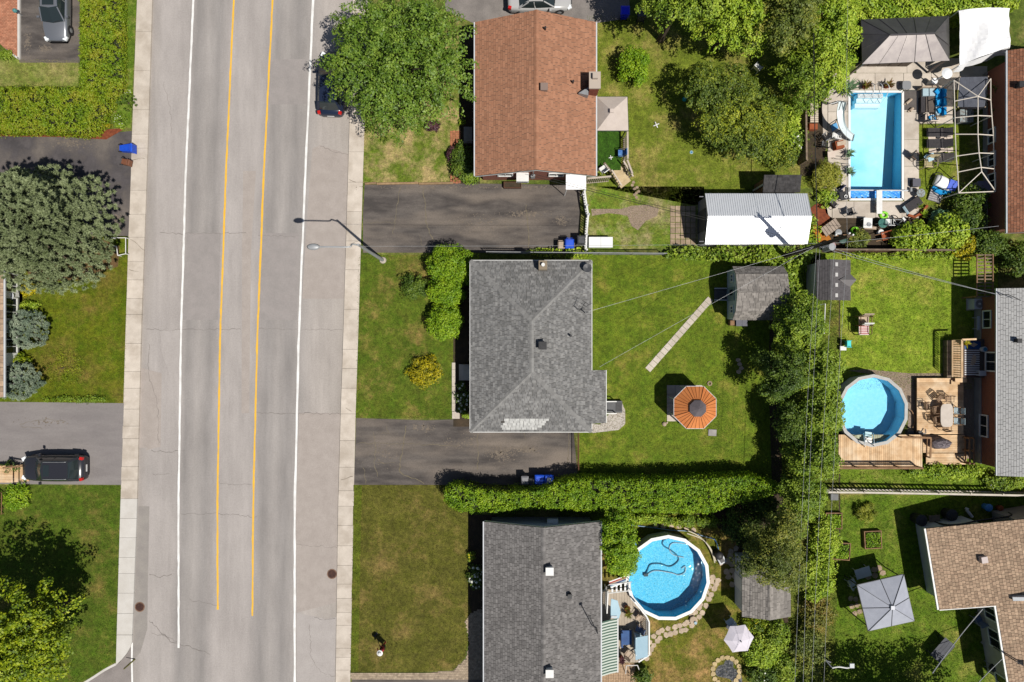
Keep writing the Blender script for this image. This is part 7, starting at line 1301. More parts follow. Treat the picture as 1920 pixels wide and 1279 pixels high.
vine('climbing_vine', 'dense leafy vine along the fence below the white metal shed', [(1242, 470), (1300, 460), (1400, 458), (1520, 460), (1530, 478), (1500, 520), (1440, 500), (1360, 488), (1260, 484)], 1.2, lf_mid, 130, .2)
vine('climbing_vine', 'vine climbing between the grey shed and the dark shed', [(1478, 500), (1512, 480), (1525, 500), (1512, 560), (1480, 570)], 1.6, lf_mid, 130, .2)
vine('climbing_vine', 'yellow green vine hanging on the fence beside the metal shed and mulch bed', [(1517, 405), (1532, 400), (1545, 440), (1540, 462), (1516, 460)], .9, lf_bright, 110, .16)
tree('broadleaf_tree', 'large tree below the lower edge casting its shadow on the lawn', 'tree', 1760, 1390, 120, 70, 5, 2.2, lf_mid, ((1660, 1375, 60, 50, 4.6, 1.6), (1850, 1380, 60, 56, 4.8, 1.8)), 260, 52, .45, 0.176, trunk=.24, limbs=20, smax=.2)
# ------------------------------------------------------------------ rectangular pool garden
t = T('tarp_shelter', 'white tarpaulin shelter with drooping corner above the pool garden', 'shelter', P(1845, 75), 0, None, True); n = 22
cs = [(1798, 20), (1893, 16), (1894, 88), (1800, 122)]; c4 = [P(x, y, 2.4) for x, y in cs]; V = []
for i in range(n + 1):
    for j in range(n + 1):
        u, v = i / n, j / n; p = c4[0].lerp(c4[1], u).lerp(c4[3].lerp(c4[2], u), v); r_ = 2.35 + .55 * (1 - abs(2 * u - 1)) * .6 + .04 * math.sin(9 * u + 5 * v) + .05 * math.sin(14 * u * v + 3) + .03 * abs(math.sin(7 * (u - v) + 2 * u * v))
        V.append((p.x, p.y, r_ + random.uniform(-.015, .015)))
mb = MB(); mb.add(V, [(i * (n + 1) + j, i * (n + 1) + j + 1, (i + 1) * (n + 1) + j + 1, (i + 1) * (n + 1) + j) for i in range(n) for j in range(n)]); tw_ = mk('white_tarpaulin', (.82, .82, .82), (.76, .76, .78), 2, rough=.55); mb.build('tarpaulin', tw_, t)
V = []; m = 14; a = P(1800, 122, 2.3); b = P(1894, 88, 2.3)
for i in range(m + 1):
    for j in range(5): p = a.lerp(b, i / m); V.append((p.x + .06 * j * math.sin(i), p.y - .05 * j - .05 * math.sin(i * 1.4) * j / 4, 2.28 - .2 * j))
mb = MB(); mb.add(V, [(i * 5 + j, i * 5 + j + 1, (i + 1) * 5 + j + 1, (i + 1) * 5 + j) for i in range(m) for j in range(4)]); mb.build('side_flap', tw_, t)
for p in c4: MB().tube([(p.x, p.y, 0), (p.x, p.y, 2.3)], .04, 6).build('pole', whitem, t)
t = T('shelter_frame', 'bare white tube frame of a shelter beside the brown brick house', 'frame', P(1828, 255), 0, None, True); zs, zr = 2.2, 2.8; wf = mk('cream_tube', A(232, 222, 208, .8), rough=.5)
def tb(a, b, za, zb, nm): MB().tube([P(*a, za), P(*b, zb)], .035, 6).build(nm, wf, t)
Lr = [(1788, 151), (1789, 190), (1790, 221), (1790.5, 252), (1792, 293), (1795, 323), (1797, 362)]; Rg = [(1833, 181), (1833, 217), (1833, 252), (1835, 287), (1839, 314), (1840, 322)]; Rr = [(1857, 148), (1857, 188), (1859, 218), (1862, 254), (1863, 288), (1864, 317), (1866, 359)]
for q in (Lr, Rr):
    for a, b in zip(q[:-1], q[1:]): tb(a, b, zs, zs, 'side_rail')
for a, b in zip(Rg[:-1], Rg[1:]): tb(a, b, zr, zr, 'ridge_pole')
for a, b in ((Lr[0], Rg[0]), (Rr[0], Rg[0]), (Lr[6], Rg[5]), (Rr[6], Rg[5]), (Lr[1], Rg[0]), (Rr[1], Rg[0]), (Lr[2], Rg[1]), (Rr[2], Rg[1]), (Lr[3], Rg[2]), (Rr[3], Rg[2]), (Lr[4], Rg[3]), (Rr[4], Rg[3]), (Lr[5], Rg[4]), (Rr[5], Rg[4])): tb(a, b, zs, zr, 'rafter')
tb(Lr[6], Rr[6], zs, zs, 'end_rail')
for q in (Lr[0], Lr[2], Lr[4], Lr[6], Rr[0], Rr[2], Rr[4], Rr[6]): g = P(*q, zs); MB().tube([(g.x, g.y, 0), (g.x, g.y, zs)], .035, 6).build('leg', wf, t)
t = T('shade_roof', 'grey slatted shade roof under the end of the white tube frame', 'pergola', P(1822, 172), 0, None, True); zs = 1.9; a0, a1, b0_, b1 = P(1799, 145, zs), P(1852, 144, zs), P(1795, 201, zs), P(1846, 201, zs); sm_ = mk('slate_slat', A(112, 116, 128), A(100, 104, 116), 2, rough=.5, isl=.06)
for k in range(24): f0, f1 = k / 24 + .006, (k + 1) / 24 - .006; MB().slab([b0_.lerp(b1, f0), b0_.lerp(b1, f1), a0.lerp(a1, f1), a0.lerp(a1, f0)], .03).build('slat', sm_, t)
for p in (a0, a1, b0_, b1): MB().tube([(p.x, p.y, 0), (p.x, p.y, zs)], .04, 6).build('post', dkgrey, t); MB().ball((p.x, p.y, zs + .02), .05, 8, 5).build('cap', tanf, t)
lg = 'dark loungers on the grass'
lounger('dark grey sun lounger nearest the sofa set', 1758, 249, PI, wicker, lg, .0, .95); lounger('dark grey sun lounger in the middle of the row of three', 1758, 270, PI, wicker, lg, .0, .95); lounger('dark grey sun lounger nearest the slatted wooden chair', 1760, 296, PI, mk('worn_dark_fabric', A(100, 94, 92), A(80, 76, 76), 5, rough=.9), lg, .0, .95)
for lab, a_, b_ in (('pale towel strip between the first and middle loungers', 1765, 259), ('pale towel strip between the middle and last loungers', 1766, 282)):
    t = T('beach_towel', lab, 'towel', P(a_, b_), 0); MB().box(-.1, 0, .02, 1.75, .3, .03, .05).build('cloth', mk('pink_white_cloth', A(236, 220, 206), A(226, 208, 194), 3, rough=.95), t); MB().box(.5, .0, .05, .3, .32, .06, .3).build('fold', mk('pink_white_cloth', (0, 0, 0)), t); MB().box(-.25, .02, .045, .26, .22, .03, .5).build('bag', wicker, t)
t = T('sofa_set', 'corner sofa with bright blue cushions beside the shade roof', 'sofa', P(1752, 190), 0, None, True)
def bx(name, x0, y0, x1, y1, z0, z1, m_): a, b = P(x0, y1, z1), P(x1, y0, z1); return MB().box((a.x + b.x) / 2, (a.y + b.y) / 2, (z0 + z1) / 2, b.x - a.x, b.y - a.y, z1 - z0).build(name, m_, t)
bx('base', 1729, 163, 1753, 180, .05, .36, tanf); bx('base', 1754, 165, 1775, 218, .05, .36, tanf); bx('seat_cushion', 1730, 166, 1742, 180, .36, .52, palecush); bx('seat_cushion', 1742.5, 166, 1753, 180, .36, .52, palecush)
for y0, y1 in ((166, 182), (183, 199), (200, 216)): bx('seat_cushion', 1754.5, y0, 1771, y1, .36, .52, bluecush if y0 < 199 else palecush); bx('back_cushion', 1770, y0 + 1, 1774.5, y1 - 1, .52, .85, bluecush)
bx('back_rail', 1729, 161, 1775, 164, .05, .75, tanf)
for x, y in ((1757, 172), (1760, 192), (1762, 207)): p = P(x, y, .6); MB().box(p.x, p.y, .6, .36, .34, .12, random.uniform(0, 1), .2).build('throw_pillow', bluecush, t)
t = T('coffee_table', 'dark slatted coffee table in front of the blue sofa', 'table', P(1744, 196), 0, None, True); a, b = P(1735.5, 211, .4), P(1753, 181, .4)
for k in range(9): x = a.x + (b.x - a.x) * (k + .5) / 9; MB().box(x, (a.y + b.y) / 2, .39, (b.x - a.x) / 9 - .015, b.y - a.y, .04).build('slat', mk('grey_brown_slat', A(118, 108, 100), A(104, 94, 88), 4, rough=.8, isl=.1), t)
for x in (a.x + .06, b.x - .06):
    for y in (a.y + .08, b.y - .08): MB().box(x, y, .18, .06, .06, .37).build('leg', dkgrey, t)
MB().box(a.x - .18, (a.y + b.y) / 2, .2, .3, b.y - a.y, .36).build('side_shelf', wicker, t)
chair('rocking_chair', 'white cushioned chair with teal pillow below the coffee table', 1740, 223, PI / 2, mk('pink_white_cloth', (0, 0, 0)), 0, 1.25, wicker); t = T('throw_pillow', 'teal pillow on the white cushioned chair below the coffee table', 'pillow', P(1746, 223, .55), .3); t.location.z = .565; MB().box(0, 0, .06, .42, .4, .12).build('cushion', bluecush, t); MB().box(0, 0, .125, .3, .28, .02).build('centre_panel', palecush, t)
t = T('patio_heater', 'patio heater with a round white reflector above the pool terrace', 'heater', P(1741, 159), 0); MB().cyl(0, 0, 0, .7, .22, 14).build('base', whitem, t); MB().cyl(0, 0, .7, 2.0, .04, 8).build('pole', whitem, t); MB().cyl(0, 0, 1.85, 2.05, .12, 12).build('burner', grey, t); MB().lathe([(.36, 2.05), (.37, 2.07), (.2, 2.14), (.02, 2.17)], 20).build('reflector', mk('reflector_white', (.72, .74, .76), rough=.3), t)
table('side_table', 'round grey side table above the dark mat', 1700, 160, 0, .62, .62, .5, mk('grey_table', A(150, 152, 156), rough=.5), dkgrey, 0, True)
t = T('mat', 'dark grey mat on the pool terrace beside the shallow end', 'mat', P(1705, 189), 0, None, True); a, b = P(1693.5, 207), P(1717, 170); MB().box((a.x + b.x) / 2, (a.y + b.y) / 2, .045, b.x - a.x, b.y - a.y, .02).build('rubber', mk('rubber_mat', A(112, 106, 102), A(100, 94, 92), 4, rough=.9), t); MB().box((a.x + b.x) / 2, b.y - .04, .05, b.x - a.x, .06, .022).build('hem', dkgrey, t)
for lab, a_, b_, l_ in (('rolled beige towel on the dark mat by the pool', 1701, 192, .5), ('small rolled beige towel just below the dark mat', 1706, 207, .3)):
    t = T('rolled_towel', lab, 'towel', P(a_, b_) + Vector((0, 0, .035)), .7); MB().tube([(-l_ / 2, 0, .12), (l_ / 2, 0, .12)], .1, 10).build('roll', tanf, t); MB().box(-l_ / 2 - .05, .02, .06, .12, .1, .06).build('loose_end', tanf, t)
pot('potted plant with red and green leaves left of the pool steps', 1624, 161, terra, lf_croton, .2, .35, 16, .42); pot('potted plant with red and green leaves right of the pool steps', 1665, 160, terra, lf_croton, .2, .35, 16, .42); pot('potted palm at the upper left corner of the pool', 1588, 168, wicker, lf_palm, .25, .4, 16, .75, asp=.12)
pot('spiky potted plant on the left edge of the pool', 1592, 288, dkgrey, lf_palm, .16, .3, 14, .42); pot('spiky potted plant below the first one on the left pool edge', 1594, 322, dkgrey, lf_palm, .16, .3, 14, .42); pot('red flowering pot at the end of the flower shelf', 1543, 183, terra, lf_croton, .2, .35, 12, .3)
for lab, y in (('upper curved black pool rail on the left edge of the pool', 298), ('lower curved black pool rail on the left edge of the pool', 311)):
    t = T('pool_rail', lab, 'rail', P(1584, y), 0, None, True); MB().tube(spline([P(1592, y, .03), P(1584, y + 2, .7), P(1577, y - 2, .75), P(1580, y - 4, .5), P(1592, y - 3, .1)], 4), .022, 6).build('rail', dkgrey, t); q = P(1592, y, .03); MB().cyl(q.x, q.y, .03, .08, .05, 8).build('flange', grey, t)
t = T('flower_shelf', 'white slatted flower shelf beside the board fence of the pool garden', 'shelf', P(1526, 212), 0, None, True); a, b = P(1519, 230, .6), P(1534, 194, .6)
for k in range(10): y = a.y + (b.y - a.y) * (k + .5) / 10; MB().box((a.x + b.x) / 2, y, .58, b.x - a.x, (b.y - a.y) / 10 - .03, .05).build('slat', mk('cream_slat', A(230, 216, 196), A(206, 190, 168), 5, rough=.8, isl=.1), t)
for x in (a.x + .05, b.x - .05):
    for y in (a.y + .08, b.y - .08): MB().box(x, y, .28, .06, .06, .56).build('leg', wood, t)
MB().box((a.x + b.x) / 2, a.y - .25, .25, b.x - a.x, .4, .5).build('planter', terra, t)
t = T('foam_board', 'light blue foam board leaning near the pool slide', 'board', P(1563, 239), .5); MB().box(0, 0, .08, .48, .42, .06, 0, .25).build('board', mk('sky_blue_foam', A(96, 170, 226), rough=.7), t); MB().bar((.2, .2, .08), (.6, .42, .1), .05).build('handle', tanf, t)
pc = 'chairs round the pool'
chair('garden_chair', 'black metal chair in the left corner of the pool terrace', 1546, 258, .6, black, .03, 1.0, grey, 3, group=pc); chair('garden_chair', 'black metal chair below the other one at the left pool terrace', 1546, 272, 1.4, black, .03, 1.0, grey, 3, group=pc); chair('plastic_chair', 'white plastic chair near the end of the pool slide', 1566, 256, 1.4, white, .03, 1.0, group=pc)
t = T('wicker_box', 'brown wicker box next to the white plastic chair by the pool', 'box', P(1568, 275), .2); MB().box(0, 0, .28, .6, .55, .5).build('basket', terra, t); MB().box(.1, .05, .55, .62, .3, .04, 0, .3).build('lid', tanf, t)
table('side_table', 'small pink white side table left of the spiky plants', 1559, 290, .05, .55, .45, .45, MATS['pink_white_cloth'], wood)
table('side_table', 'square black table with a white bowl at the lower left pool corner', 1583, 367, .2, .62, .62, .45, black); t = T('bowl', 'white bowl on the square black table', 'bowl', P(1585, 369, .45), 0); t.location.z = .45; MB().lathe([(.05, 0), (.12, .06), (.13, .08), (.04, .02)], 12).build('dish', white, t); MB().cyl(0, 0, .02, .05, .07, 10).build('contents', black, t)
chair('folding_chair', 'navy folding chair at the upper left of the square black table', 1567, 349, 2.3, mk('navy_fabric', A(52, 64, 120), A(40, 50, 96), 3, rough=.9), .03, 1.1, grey, group=pc); chair('folding_chair', 'dark folding chair between the square black table and the mulch bed', 1561, 383, .8, wicker, .03, 1.0, grey, group=pc); chair('folding_chair', 'black folding chair below the square black table', 1592, 397, 1.9, black, .03, 1.0, grey, group=pc)
t = T('side_box', 'black cube table on the right side of the pool', 'table', P(1712, 345), 0); MB().box(0, 0, .2, .5, .52, .4).build('cube', wicker, t); MB().box(0, 0, .41, .55, .57, .03).build('top', MATS['gunmetal'], t)
chair('deck_chair', 'small black sling chair between the pool and the slatted chair', 1714, 293, -.6, black, .03, .9, bronze, group=pc); chair('slatted_chair', 'large slatted wooden chair draped with a light blue towel', 1738, 308, -1.6, mk('pale_slat_wood', A(206, 190, 150), A(186, 170, 132), 4, rough=.85, isl=.1), 0, 1.5, None, 5, group=pc)
t = T('beach_towel', 'light blue towel draped over the slatted wooden chair', 'towel', P(1743, 296, .7), .4); t.location.z = .72; MB().box(0, 0, .1, .55, .5, .04, 0, .2, .2).build('cloth', spa, t); MB().box(-.3, .15, .16, .3, .28, .03, .4).build('fold', spa, t)
t = T('inflatable_mattress', 'white and blue inflatable mattress heaped on the grass by the tube frame', 'inflatable', P(1766, 346), -.35); MB().loft([[(-.75 + 1.5 * i / 6, .42 * math.cos(a), .3 + .2 * math.sin(a) + .1 * math.sin(i)) for a in [2 * PI * k / 12 for k in range(12)]] for i in range(7)]).build('mattress', tw_, t, True)
for k in range(3): MB().tube([(-.7 + .1 * k, -.5 - .1 * k, .2 + .05 * k), (0, -.62 - .08 * k, .25), (.6, -.45, .3)], .11, 8).build('blue_tube', bluecush, t)
MB().box(.5, 0, .42, .6, .7, .14, 0, .15).build('blue_panel', blue_p, t)
t = T('air_bed', 'grey striped air bed crumpled below the white inflatable', 'inflatable', P(1752, 366), -.3); [MB().tube([(-.45, -.42 + .16 * k, .1), (0, -.42 + .16 * k, .16), (.45, -.42 + .16 * k, .1)], .09, 8).build('air_tube', mk('silver_vinyl', A(190, 186, 186), A(150, 146, 150), 4, rough=.35), t) for k in range(6)]
t = T('garden_hose', 'dark hose loop on the grass above the inflatable mattress', 'hose', P(1758, 333), 0, None, True); MB().tube(spline([P(1744, 335, .04), P(1748, 328, .04), P(1757, 324, .04), P(1766, 327, .04), P(1768, 335, .04), P(1778, 336, .04), P(1790, 331, .04)], 5), .03, 6).build('hose', black, t); q = P(1744, 335); MB().cyl(q.x, q.y, .02, .08, .05, 8).build('nozzle', dkgrey, t)
t = T('wicker_chaise', 'dark wicker chaise at the lower right corner of the pool terrace', 'lounger', P(1706, 386), .6); MB().box(0, 0, .3, 1.35, .62, .12).build('seat', wicker, t); MB().box(-.72, 0, .5, .3, .62, .1, 0, 0, .8).build('backrest', palecush, t); [MB().box(x, y, .13, .06, .06, .26).build('leg', wicker, t) for x in (-.55, .55) for y in (-.25, .25)]
t = T('round_stand', 'round stand with blue bowl beside the wicker chaise', 'table', P(1718, 365), 0); MB().lathe([(.3, .5), (.32, .52), (.3, .55)], 14).build('top', mk('mosaic', A(170, 190, 194), A(120, 100, 90), 9, rough=.6), t); [MB().bar((.3 * math.cos(k * 2.1), .3 * math.sin(k * 2.1), 0), (.1 * math.cos(k * 2.1), .1 * math.sin(k * 2.1), .5), .05).build('leg', bronze, t) for k in range(3)]
t = T('wood_edging', 'curved log edging around the bed beside the wicker chaise', 'edging', P(1722, 392), 0, None, True); pts = [P(x, y) for x, y in ((1700, 404), (1712, 408), (1722, 402), (1730, 394), (1736, 386))]; [MB().bar(a + Vector((0, 0, .1)), b + Vector((0, 0, .1)), .16, .2).build('log', terra, t) for a, b in zip(pts[:-1], pts[1:])]
pot('succulents in the bed between the wicker chaise and its log edging', 1722, 387, stone, lf_mid, .2, .2, 12, .3); pot('potted plant at the end of the log edging', 1731, 402, terra, lf_bright, .2, .2, 14, .35)
table('garden_table', 'white square garden table in the bed below the diving board', 1627, 418, -.05, .62, .72, .6, white, white); t = T('serving_tray', 'round dark tray on the white square garden table', 'tray', P(1629, 421, .62), 0); t.location.z = .6; MB().cyl(0, 0, 0, .02, .14, 12).build('plate', MATS['gunmetal'], t); MB().lathe([(.14, .02), (.15, .04), (.13, .03)], 12).build('rim', grey, t)
t = T('bench', 'low cream bench in front of the white square garden table', 'bench', P(1627, 429), -.05); MB().box(0, 0, .32, .85, .2, .05).build('seat', tanf, t); [MB().box(x, 0, .15, .06, .16, .3).build('leg', tanf, t) for x in (-.36, .36)]
def floatring(lab, a_, b_):
    t = T('swim_ring', lab, 'swim ring', P(a_, b_), 0); MB().loft([[((.24 + .1 * math.cos(v)) * math.cos(u), (.24 + .1 * math.cos(v)) * math.sin(u) * .85, .1 + .1 * math.sin(v)) for v in [2 * PI * j / 8 for j in range(8)]] for u in [2 * PI * i / 18 for i in range(19)]], caps=False).build('tube', green_p, t, True); MB().cyl(.24, 0, .19, .22, .03, 8).build('valve', white, t)
floatring('lime green swim ring at the end of the diving board', 1655, 404); floatring('lime green swim ring lying in the bed near the utility pole top', 1601, 433)
t = T('glass_table', 'round green glass table between the white garden table and white chair', 'table', P(1648, 421), 0); MB().cyl(0, 0, .5, .53, .34, 18).build('top', mk('green_glass', A(90, 140, 130), A(70, 116, 108), 6, rough=.15), t); [MB().bar((.3 * math.cos(k * PI / 2), .3 * math.sin(k * PI / 2), 0), (.26 * math.cos(k * PI / 2), .26 * math.sin(k * PI / 2), .5), .04).build('leg', white, t) for k in range(4)]
chair('plastic_chair', 'white plastic chair beside the round green glass table', 1664, 417, PI / 2, white, 0, 1.0, group=pc)
t = T('bicycle', 'white bicycle leaning in the bed beside the white plastic chair', 'bicycle', P(1677, 424), -.9)
for x in (-.5, .5): w_ = MB().loft([[(x + (.32 + .03 * math.cos(v)) * math.cos(u), .06 + .03 * math.sin(v) + (.32 * math.sin(u)) * .45, .34 + .32 * math.sin(u) * .9) for v in [2 * PI * j / 5 for j in range(5)]] for u in [2 * PI * i / 18 for i in range(19)]], caps=False).build('wheel', black, t); MB().bar((x, .06, .34), (x, .08, .36), .08).build('hub', grey, w_)
mb = MB(); [mb.tube([a, b], .03, 6) for a, b in (((-.5, .06, .34), (-.15, .3, .8)), ((-.15, .3, .8), (.35, .3, .82)), ((.35, .3, .82), (.5, .06, .34)), ((-.15, .3, .8), (0, .05, .3)), ((0, .05, .3), (.35, .3, .82)), ((-.5, .06, .34), (0, .05, .3)))]; mb.build('frame', white, t); MB().box(-.17, .34, .88, .26, .14, .06).build('saddle', white, t); MB().tube([(.36, .1, .98), (.38, .34, .92), (.36, .58, .98)], .025, 6).build('handlebar', white, t)
t = T('pallet_chair', 'weathered wooden slat seat beside the mulch bed', 'seat', P(1553, 428), .62)
for k in range(6): MB().box(-.55 + .22 * k, 0, .35, .19, .72, .04).build('slat', mk('taupe_slat', A(190, 172, 156), A(164, 148, 134), 4, rough=.85, isl=.1), t)
for y in (-.32, .32): MB().box(0, y, .29, 1.3, .07, .07).build('beam', oldwood, t); [MB().box(x, y, .13, .07, .07, .26).build('leg', oldwood, t) for x in (-.5, .5)]
for lab, a_, b_, r_, m1, m2, h in (('round white and red disc table beside the board fence', 1559, 461, .3, mk('white_red_disc', A(228, 214, 214), A(206, 120, 120), 5, rough=.6), dkgrey, .6), ('round grey lid beside the white and red disc table', 1550, 463, .32, mk('slate_blue', A(120, 134, 156), rough=.6), dkgrey, .4), ('dark green tub beside the utility pole top', 1580, 449, .3, mk('dark_green_plastic', A(50, 90, 80), rough=.5), black, .45), ('grey and black tub below the slat seat', 1572, 436, .25, grey, black, .4)):
    t = T('garden_tub', lab, 'tub', P(a_, b_, h).xy.to_3d(), 0); MB().lathe([(r_ * .8, 0), (r_ * .95, h - .05)], 16).build('tub', m2, t); MB().lathe([(r_, h - .05), (r_, h), (r_ * .9, h + .02), (.02, h + .04)], 16).build('lid', m1, t)
t = T('wheelbarrow', 'rusty wheelbarrow in the bed below the white bicycle', 'wheelbarrow', P(1658, 443), .25); MB().loft([[(-.3, -.2, .3), (.3, -.2, .3), (.3, .2, .3), (-.3, .2, .3)], [(-.5, -.3, .55), (.5, -.3, .55), (.5, .3, .55), (-.5, .3, .55)], [(-.46, -.26, .55), (.46, -.26, .55), (.46, .26, .55), (-.46, .26, .55)], [(-.27, -.17, .34), (.27, -.17, .34), (.27, .17, .34), (-.27, .17, .34)]]).build('tray', terra, t); [MB().bar((.4, y, .35), (-1.0, y, .55), .05).build('handle', wood, t) for y in (-.22, .22)]; MB().loft([[(.55 + .18 * math.cos(u), d, .18 + .18 * math.sin(u)) for u in [2 * PI * k / 14 for k in range(14)]] for d in (-.05, .05)]).build('wheel', black, t); [MB().bar((-.2, y, .4), (-.3, y, 0), .04).build('leg', grey, t) for y in (-.2, .2)]
t = T('white_urn', 'white garden urn above the rusty wheelbarrow', 'urn', P(1646, 437), 0); MB().lathe([(.12, 0), (.13, .04), (.05, .1), (.16, .3), (.2, .42), (.17, .42)], 14).build('bowl', white, t); MB().cyl(0, 0, .3, .38, .15, 10).build('soil', soil, t)
t = T('garden_cabinet', 'grey plastic cabinet shaded by the last rafters of the white tube frame', 'cabinet', P(1829, 356), 0); MB().box(0, 0, .4, .8, .8, .8).build('body', MATS['grey_plastic'], t); MB().box(0, 0, .83, .86, .86, .06).build('lid', mk('lilac_plastic', A(150, 146, 170), rough=.6), t)
t = T('pool_steps_box', 'glass topped garden box under the white tube frame', 'box', P(1803, 222), 0); MB().box(0, 0, .25, .9, .85, .5).build('box', MATS['grey_table'], t); MB().box(0, 0, .52, .95, .9, .03).build('lid', MATS['mosaic'], t)
# ------------------------------------------------------------------ middle right garden: shed, chairs, decks
t = T('dark_shed', 'dark grey shingled shed with four pale roof squares beside the tree row', 'shed', P(1562, 528), 0, None, True); ze, zr = 2.0, 2.5; a = P(1531, 563.5, ze); b = P(1594, 488, ze); xr = a.x + (b.x - a.x) * .3
Ls = [(a.x, a.y, ze), (xr, a.y, zr), (xr, b.y, zr), (a.x, b.y, ze)]; Rs = [(xr, a.y, zr), (b.x, a.y, ze), (b.x, b.y, ze), (xr, b.y, zr)]; mb = MB(); mb.slab(Ls, .08); mb.slab(Rs, .08); rf = mb.build('roof', roofdeck, t); dsh = shm('charcoal_shingles', (110, 106, 108), (96, 93, 95), (114, 110, 112), .08); shingles(Ls, dsh, rf, .18, (.6, 1)); shingles(Rs, dsh, rf, .18, (.6, 1)); ridge_caps((xr, a.y, zr), (xr, b.y, zr), mk('pale_ridge', A(180, 176, 174), A(120, 116, 116), 3, rough=.8), rf, .08, .5)
for k in range(4): q = P(1567, 496 + 19.3 * k, 2.3); MB().box(q.x, q.y, zr - (q.x - xr) / (b.x - xr) * (zr - ze) + .035, .22, .26, .03, 0, 0, math.atan2(zr - ze, b.x - xr)).build('skylight', mk('pale_tile', A(206, 204, 202), rough=.6), rf)
MB().prism([Vector(q) for q in ((a.x + .15, a.y + .15), (b.x - .15, a.y + .15), (b.x - .15, b.y - .15), (a.x + .15, b.y - .15))], 0, 1.95).build('wall', siding, t); q = [Vector((b.x - .9, (a.y + b.y) / 2 + .45, 2.22)), Vector((b.x + .2, (a.y + b.y) / 2, 2.05)), Vector((b.x - .9, (a.y + b.y) / 2 - .45, 2.22))]
g0 = Vector((b.x - .95, (a.y + b.y) / 2, 2.42)); e0 = Vector((b.x + .22, (a.y + b.y) / 2, 2.42)); mb = MB(); y_ = (a.y + b.y) / 2; mb.slab([g0, Vector((b.x - .05, y_ - .5, 1.98)), e0 - Vector((0, 0, 0))], .05); mb.slab([g0, e0, Vector((b.x - .05, y_ + .5, 1.98))], .05); mb.build('porch_gable', mk('pale_charcoal', A(134, 130, 130), rough=.9), rf)
MB().box(b.x - .14, y_, .9, .05, .9, 1.8).build('door', white, t)
t = T('wire_fence_posts', 'short white post and rail beside the dark shed', 'fence', P(1546, 600), 0, None, True); MB().tube([P(1547, 570, .9), P(1545, 625, .9)], .03, 6).build('rail', whitem, t); [MB().tube([P(x, y, .9).xy.to_3d(), P(x, y, .9)], .03, 6).build('post', whitem, t) for x, y in ((1547, 570), (1546, 598), (1545, 625))]
chair('lawn_chair', 'lawn chair with a tan cushion on the bright lawn', 1616, 602, -PI / 2, tanf, 0, 1.5, wood); t = chair('lawn_chair', 'lawn chair with red and white striped cushion on the bright lawn', 1616, 619, -PI / 2, white, 0, 1.5, wood)
for k in range(5): MB().box(-.18 + .09 * k, 0, .452, .045, .47, .012).build('stripe', mk('red_cloth', (0, 0, 0)), t)
chair('plastic_chair', 'turquoise plastic chair at the lawn edge under the outermost wire', 1590, 645, 0, mk('turquoise_plastic', A(60, 200, 200, .9), rough=.5), 0, .9); t = T('toy_table', 'small white plastic table beside the turquoise chair', 'table', P(1577, 653), 0); MB().box(0, 0, .28, .45, .3, .04).build('top', white, t); [MB().box(x, y, .13, .04, .04, .26).build('leg', white, t) for x in (-.18, .18) for y in (-.11, .11)]
def planks(t, x0, y0, x1, y1, z, axis, wd, m_, name='plank', th=.045):
    a, b = P(x0, y1, z), P(x1, y0, z); ln = (b.x - a.x) if axis == 'x' else (b.y - a.y); ac = (b.y - a.y) if axis == 'x' else (b.x - a.x); n = max(1, round(ac / wd)); ww = ac / n; me = boxmesh(ln, ww - .012, th, m_, name) if axis == 'x' else boxmesh(ww - .012, ln, th, m_, name)
    for k in range(n):
        c = ((a.x + b.x) / 2, a.y + ww * (k + .5)) if axis == 'x' else (a.x + ww * (k + .5), (a.y + b.y) / 2); shared(name, me, (c[0], c[1], z - th / 2 + random.uniform(-.003, .003)), t)
    mb = MB(); mb.prism([Vector((a.x + .04, a.y + .04)), Vector((b.x - .04, a.y + .04)), Vector((b.x - .04, b.y - .04)), Vector((a.x + .04, b.y - .04))], z - .2, z - th - .01); mb.build('joists', wood, t)
    for x in (a.x + .1, b.x - .1):
        for y in (a.y + .1, b.y - .1): MB().box(x, y, (z - .2) / 2, .1, .1, max(.05, z - .2)).build('post', wood, t)
    return a, b
t = T('dining_deck', 'wooden deck with the outdoor dining table beside the pale blue pool', 'deck', P(1760, 760), 0, None, True); planks(t, 1719, 709, 1806, 814, .45, 'x', .145, deckwood)
t = T('barbecue_deck', 'wooden deck with the covered barbecue below the dining deck', 'deck', P(1770, 845), 0, None, True); planks(t, 1730, 815.5, 1808, 849, .42, 'x', .145, deckwood); planks(t, 1736, 850, 1812, 871, .25, 'x', .145, deckwood)
t = T('pool_deck', 'wooden deck with upright boards along the lower side of the pale blue pool', 'deck', P(1640, 850), 0, None, True); planks(t, 1572, 815, 1729, 876, .85, 'y', .145, deckwood)
def rails(name, label, pts, z0, h, m_, post=1.2, mids=(.5,)):
    q = [P(a, b, z0 + h).xy.to_3d() for a, b in pts]; t = T(name, label, 'railing', q[0].lerp(q[-1], .5) + Vector((0, 0, z0)), 0, None, True)
    for a, b in zip(q[:-1], q[1:]):
        MB().bar((a.x, a.y, z0 + h), (b.x, b.y, z0 + h), .12, .05).build('handrail', m_, t); n = max(1, round((b - a).length / post))
        for k in range(n + 1): c = a.lerp(b, k / n); MB().box(c.x, c.y, z0 + h / 2, .09, .09, h).build('post', m_, t)
        for f in mids: MB().bar((a.x, a.y, z0 + h * f), (b.x, b.y, z0 + h * f), .05, .09).build('mid_rail', m_, t)
    return t
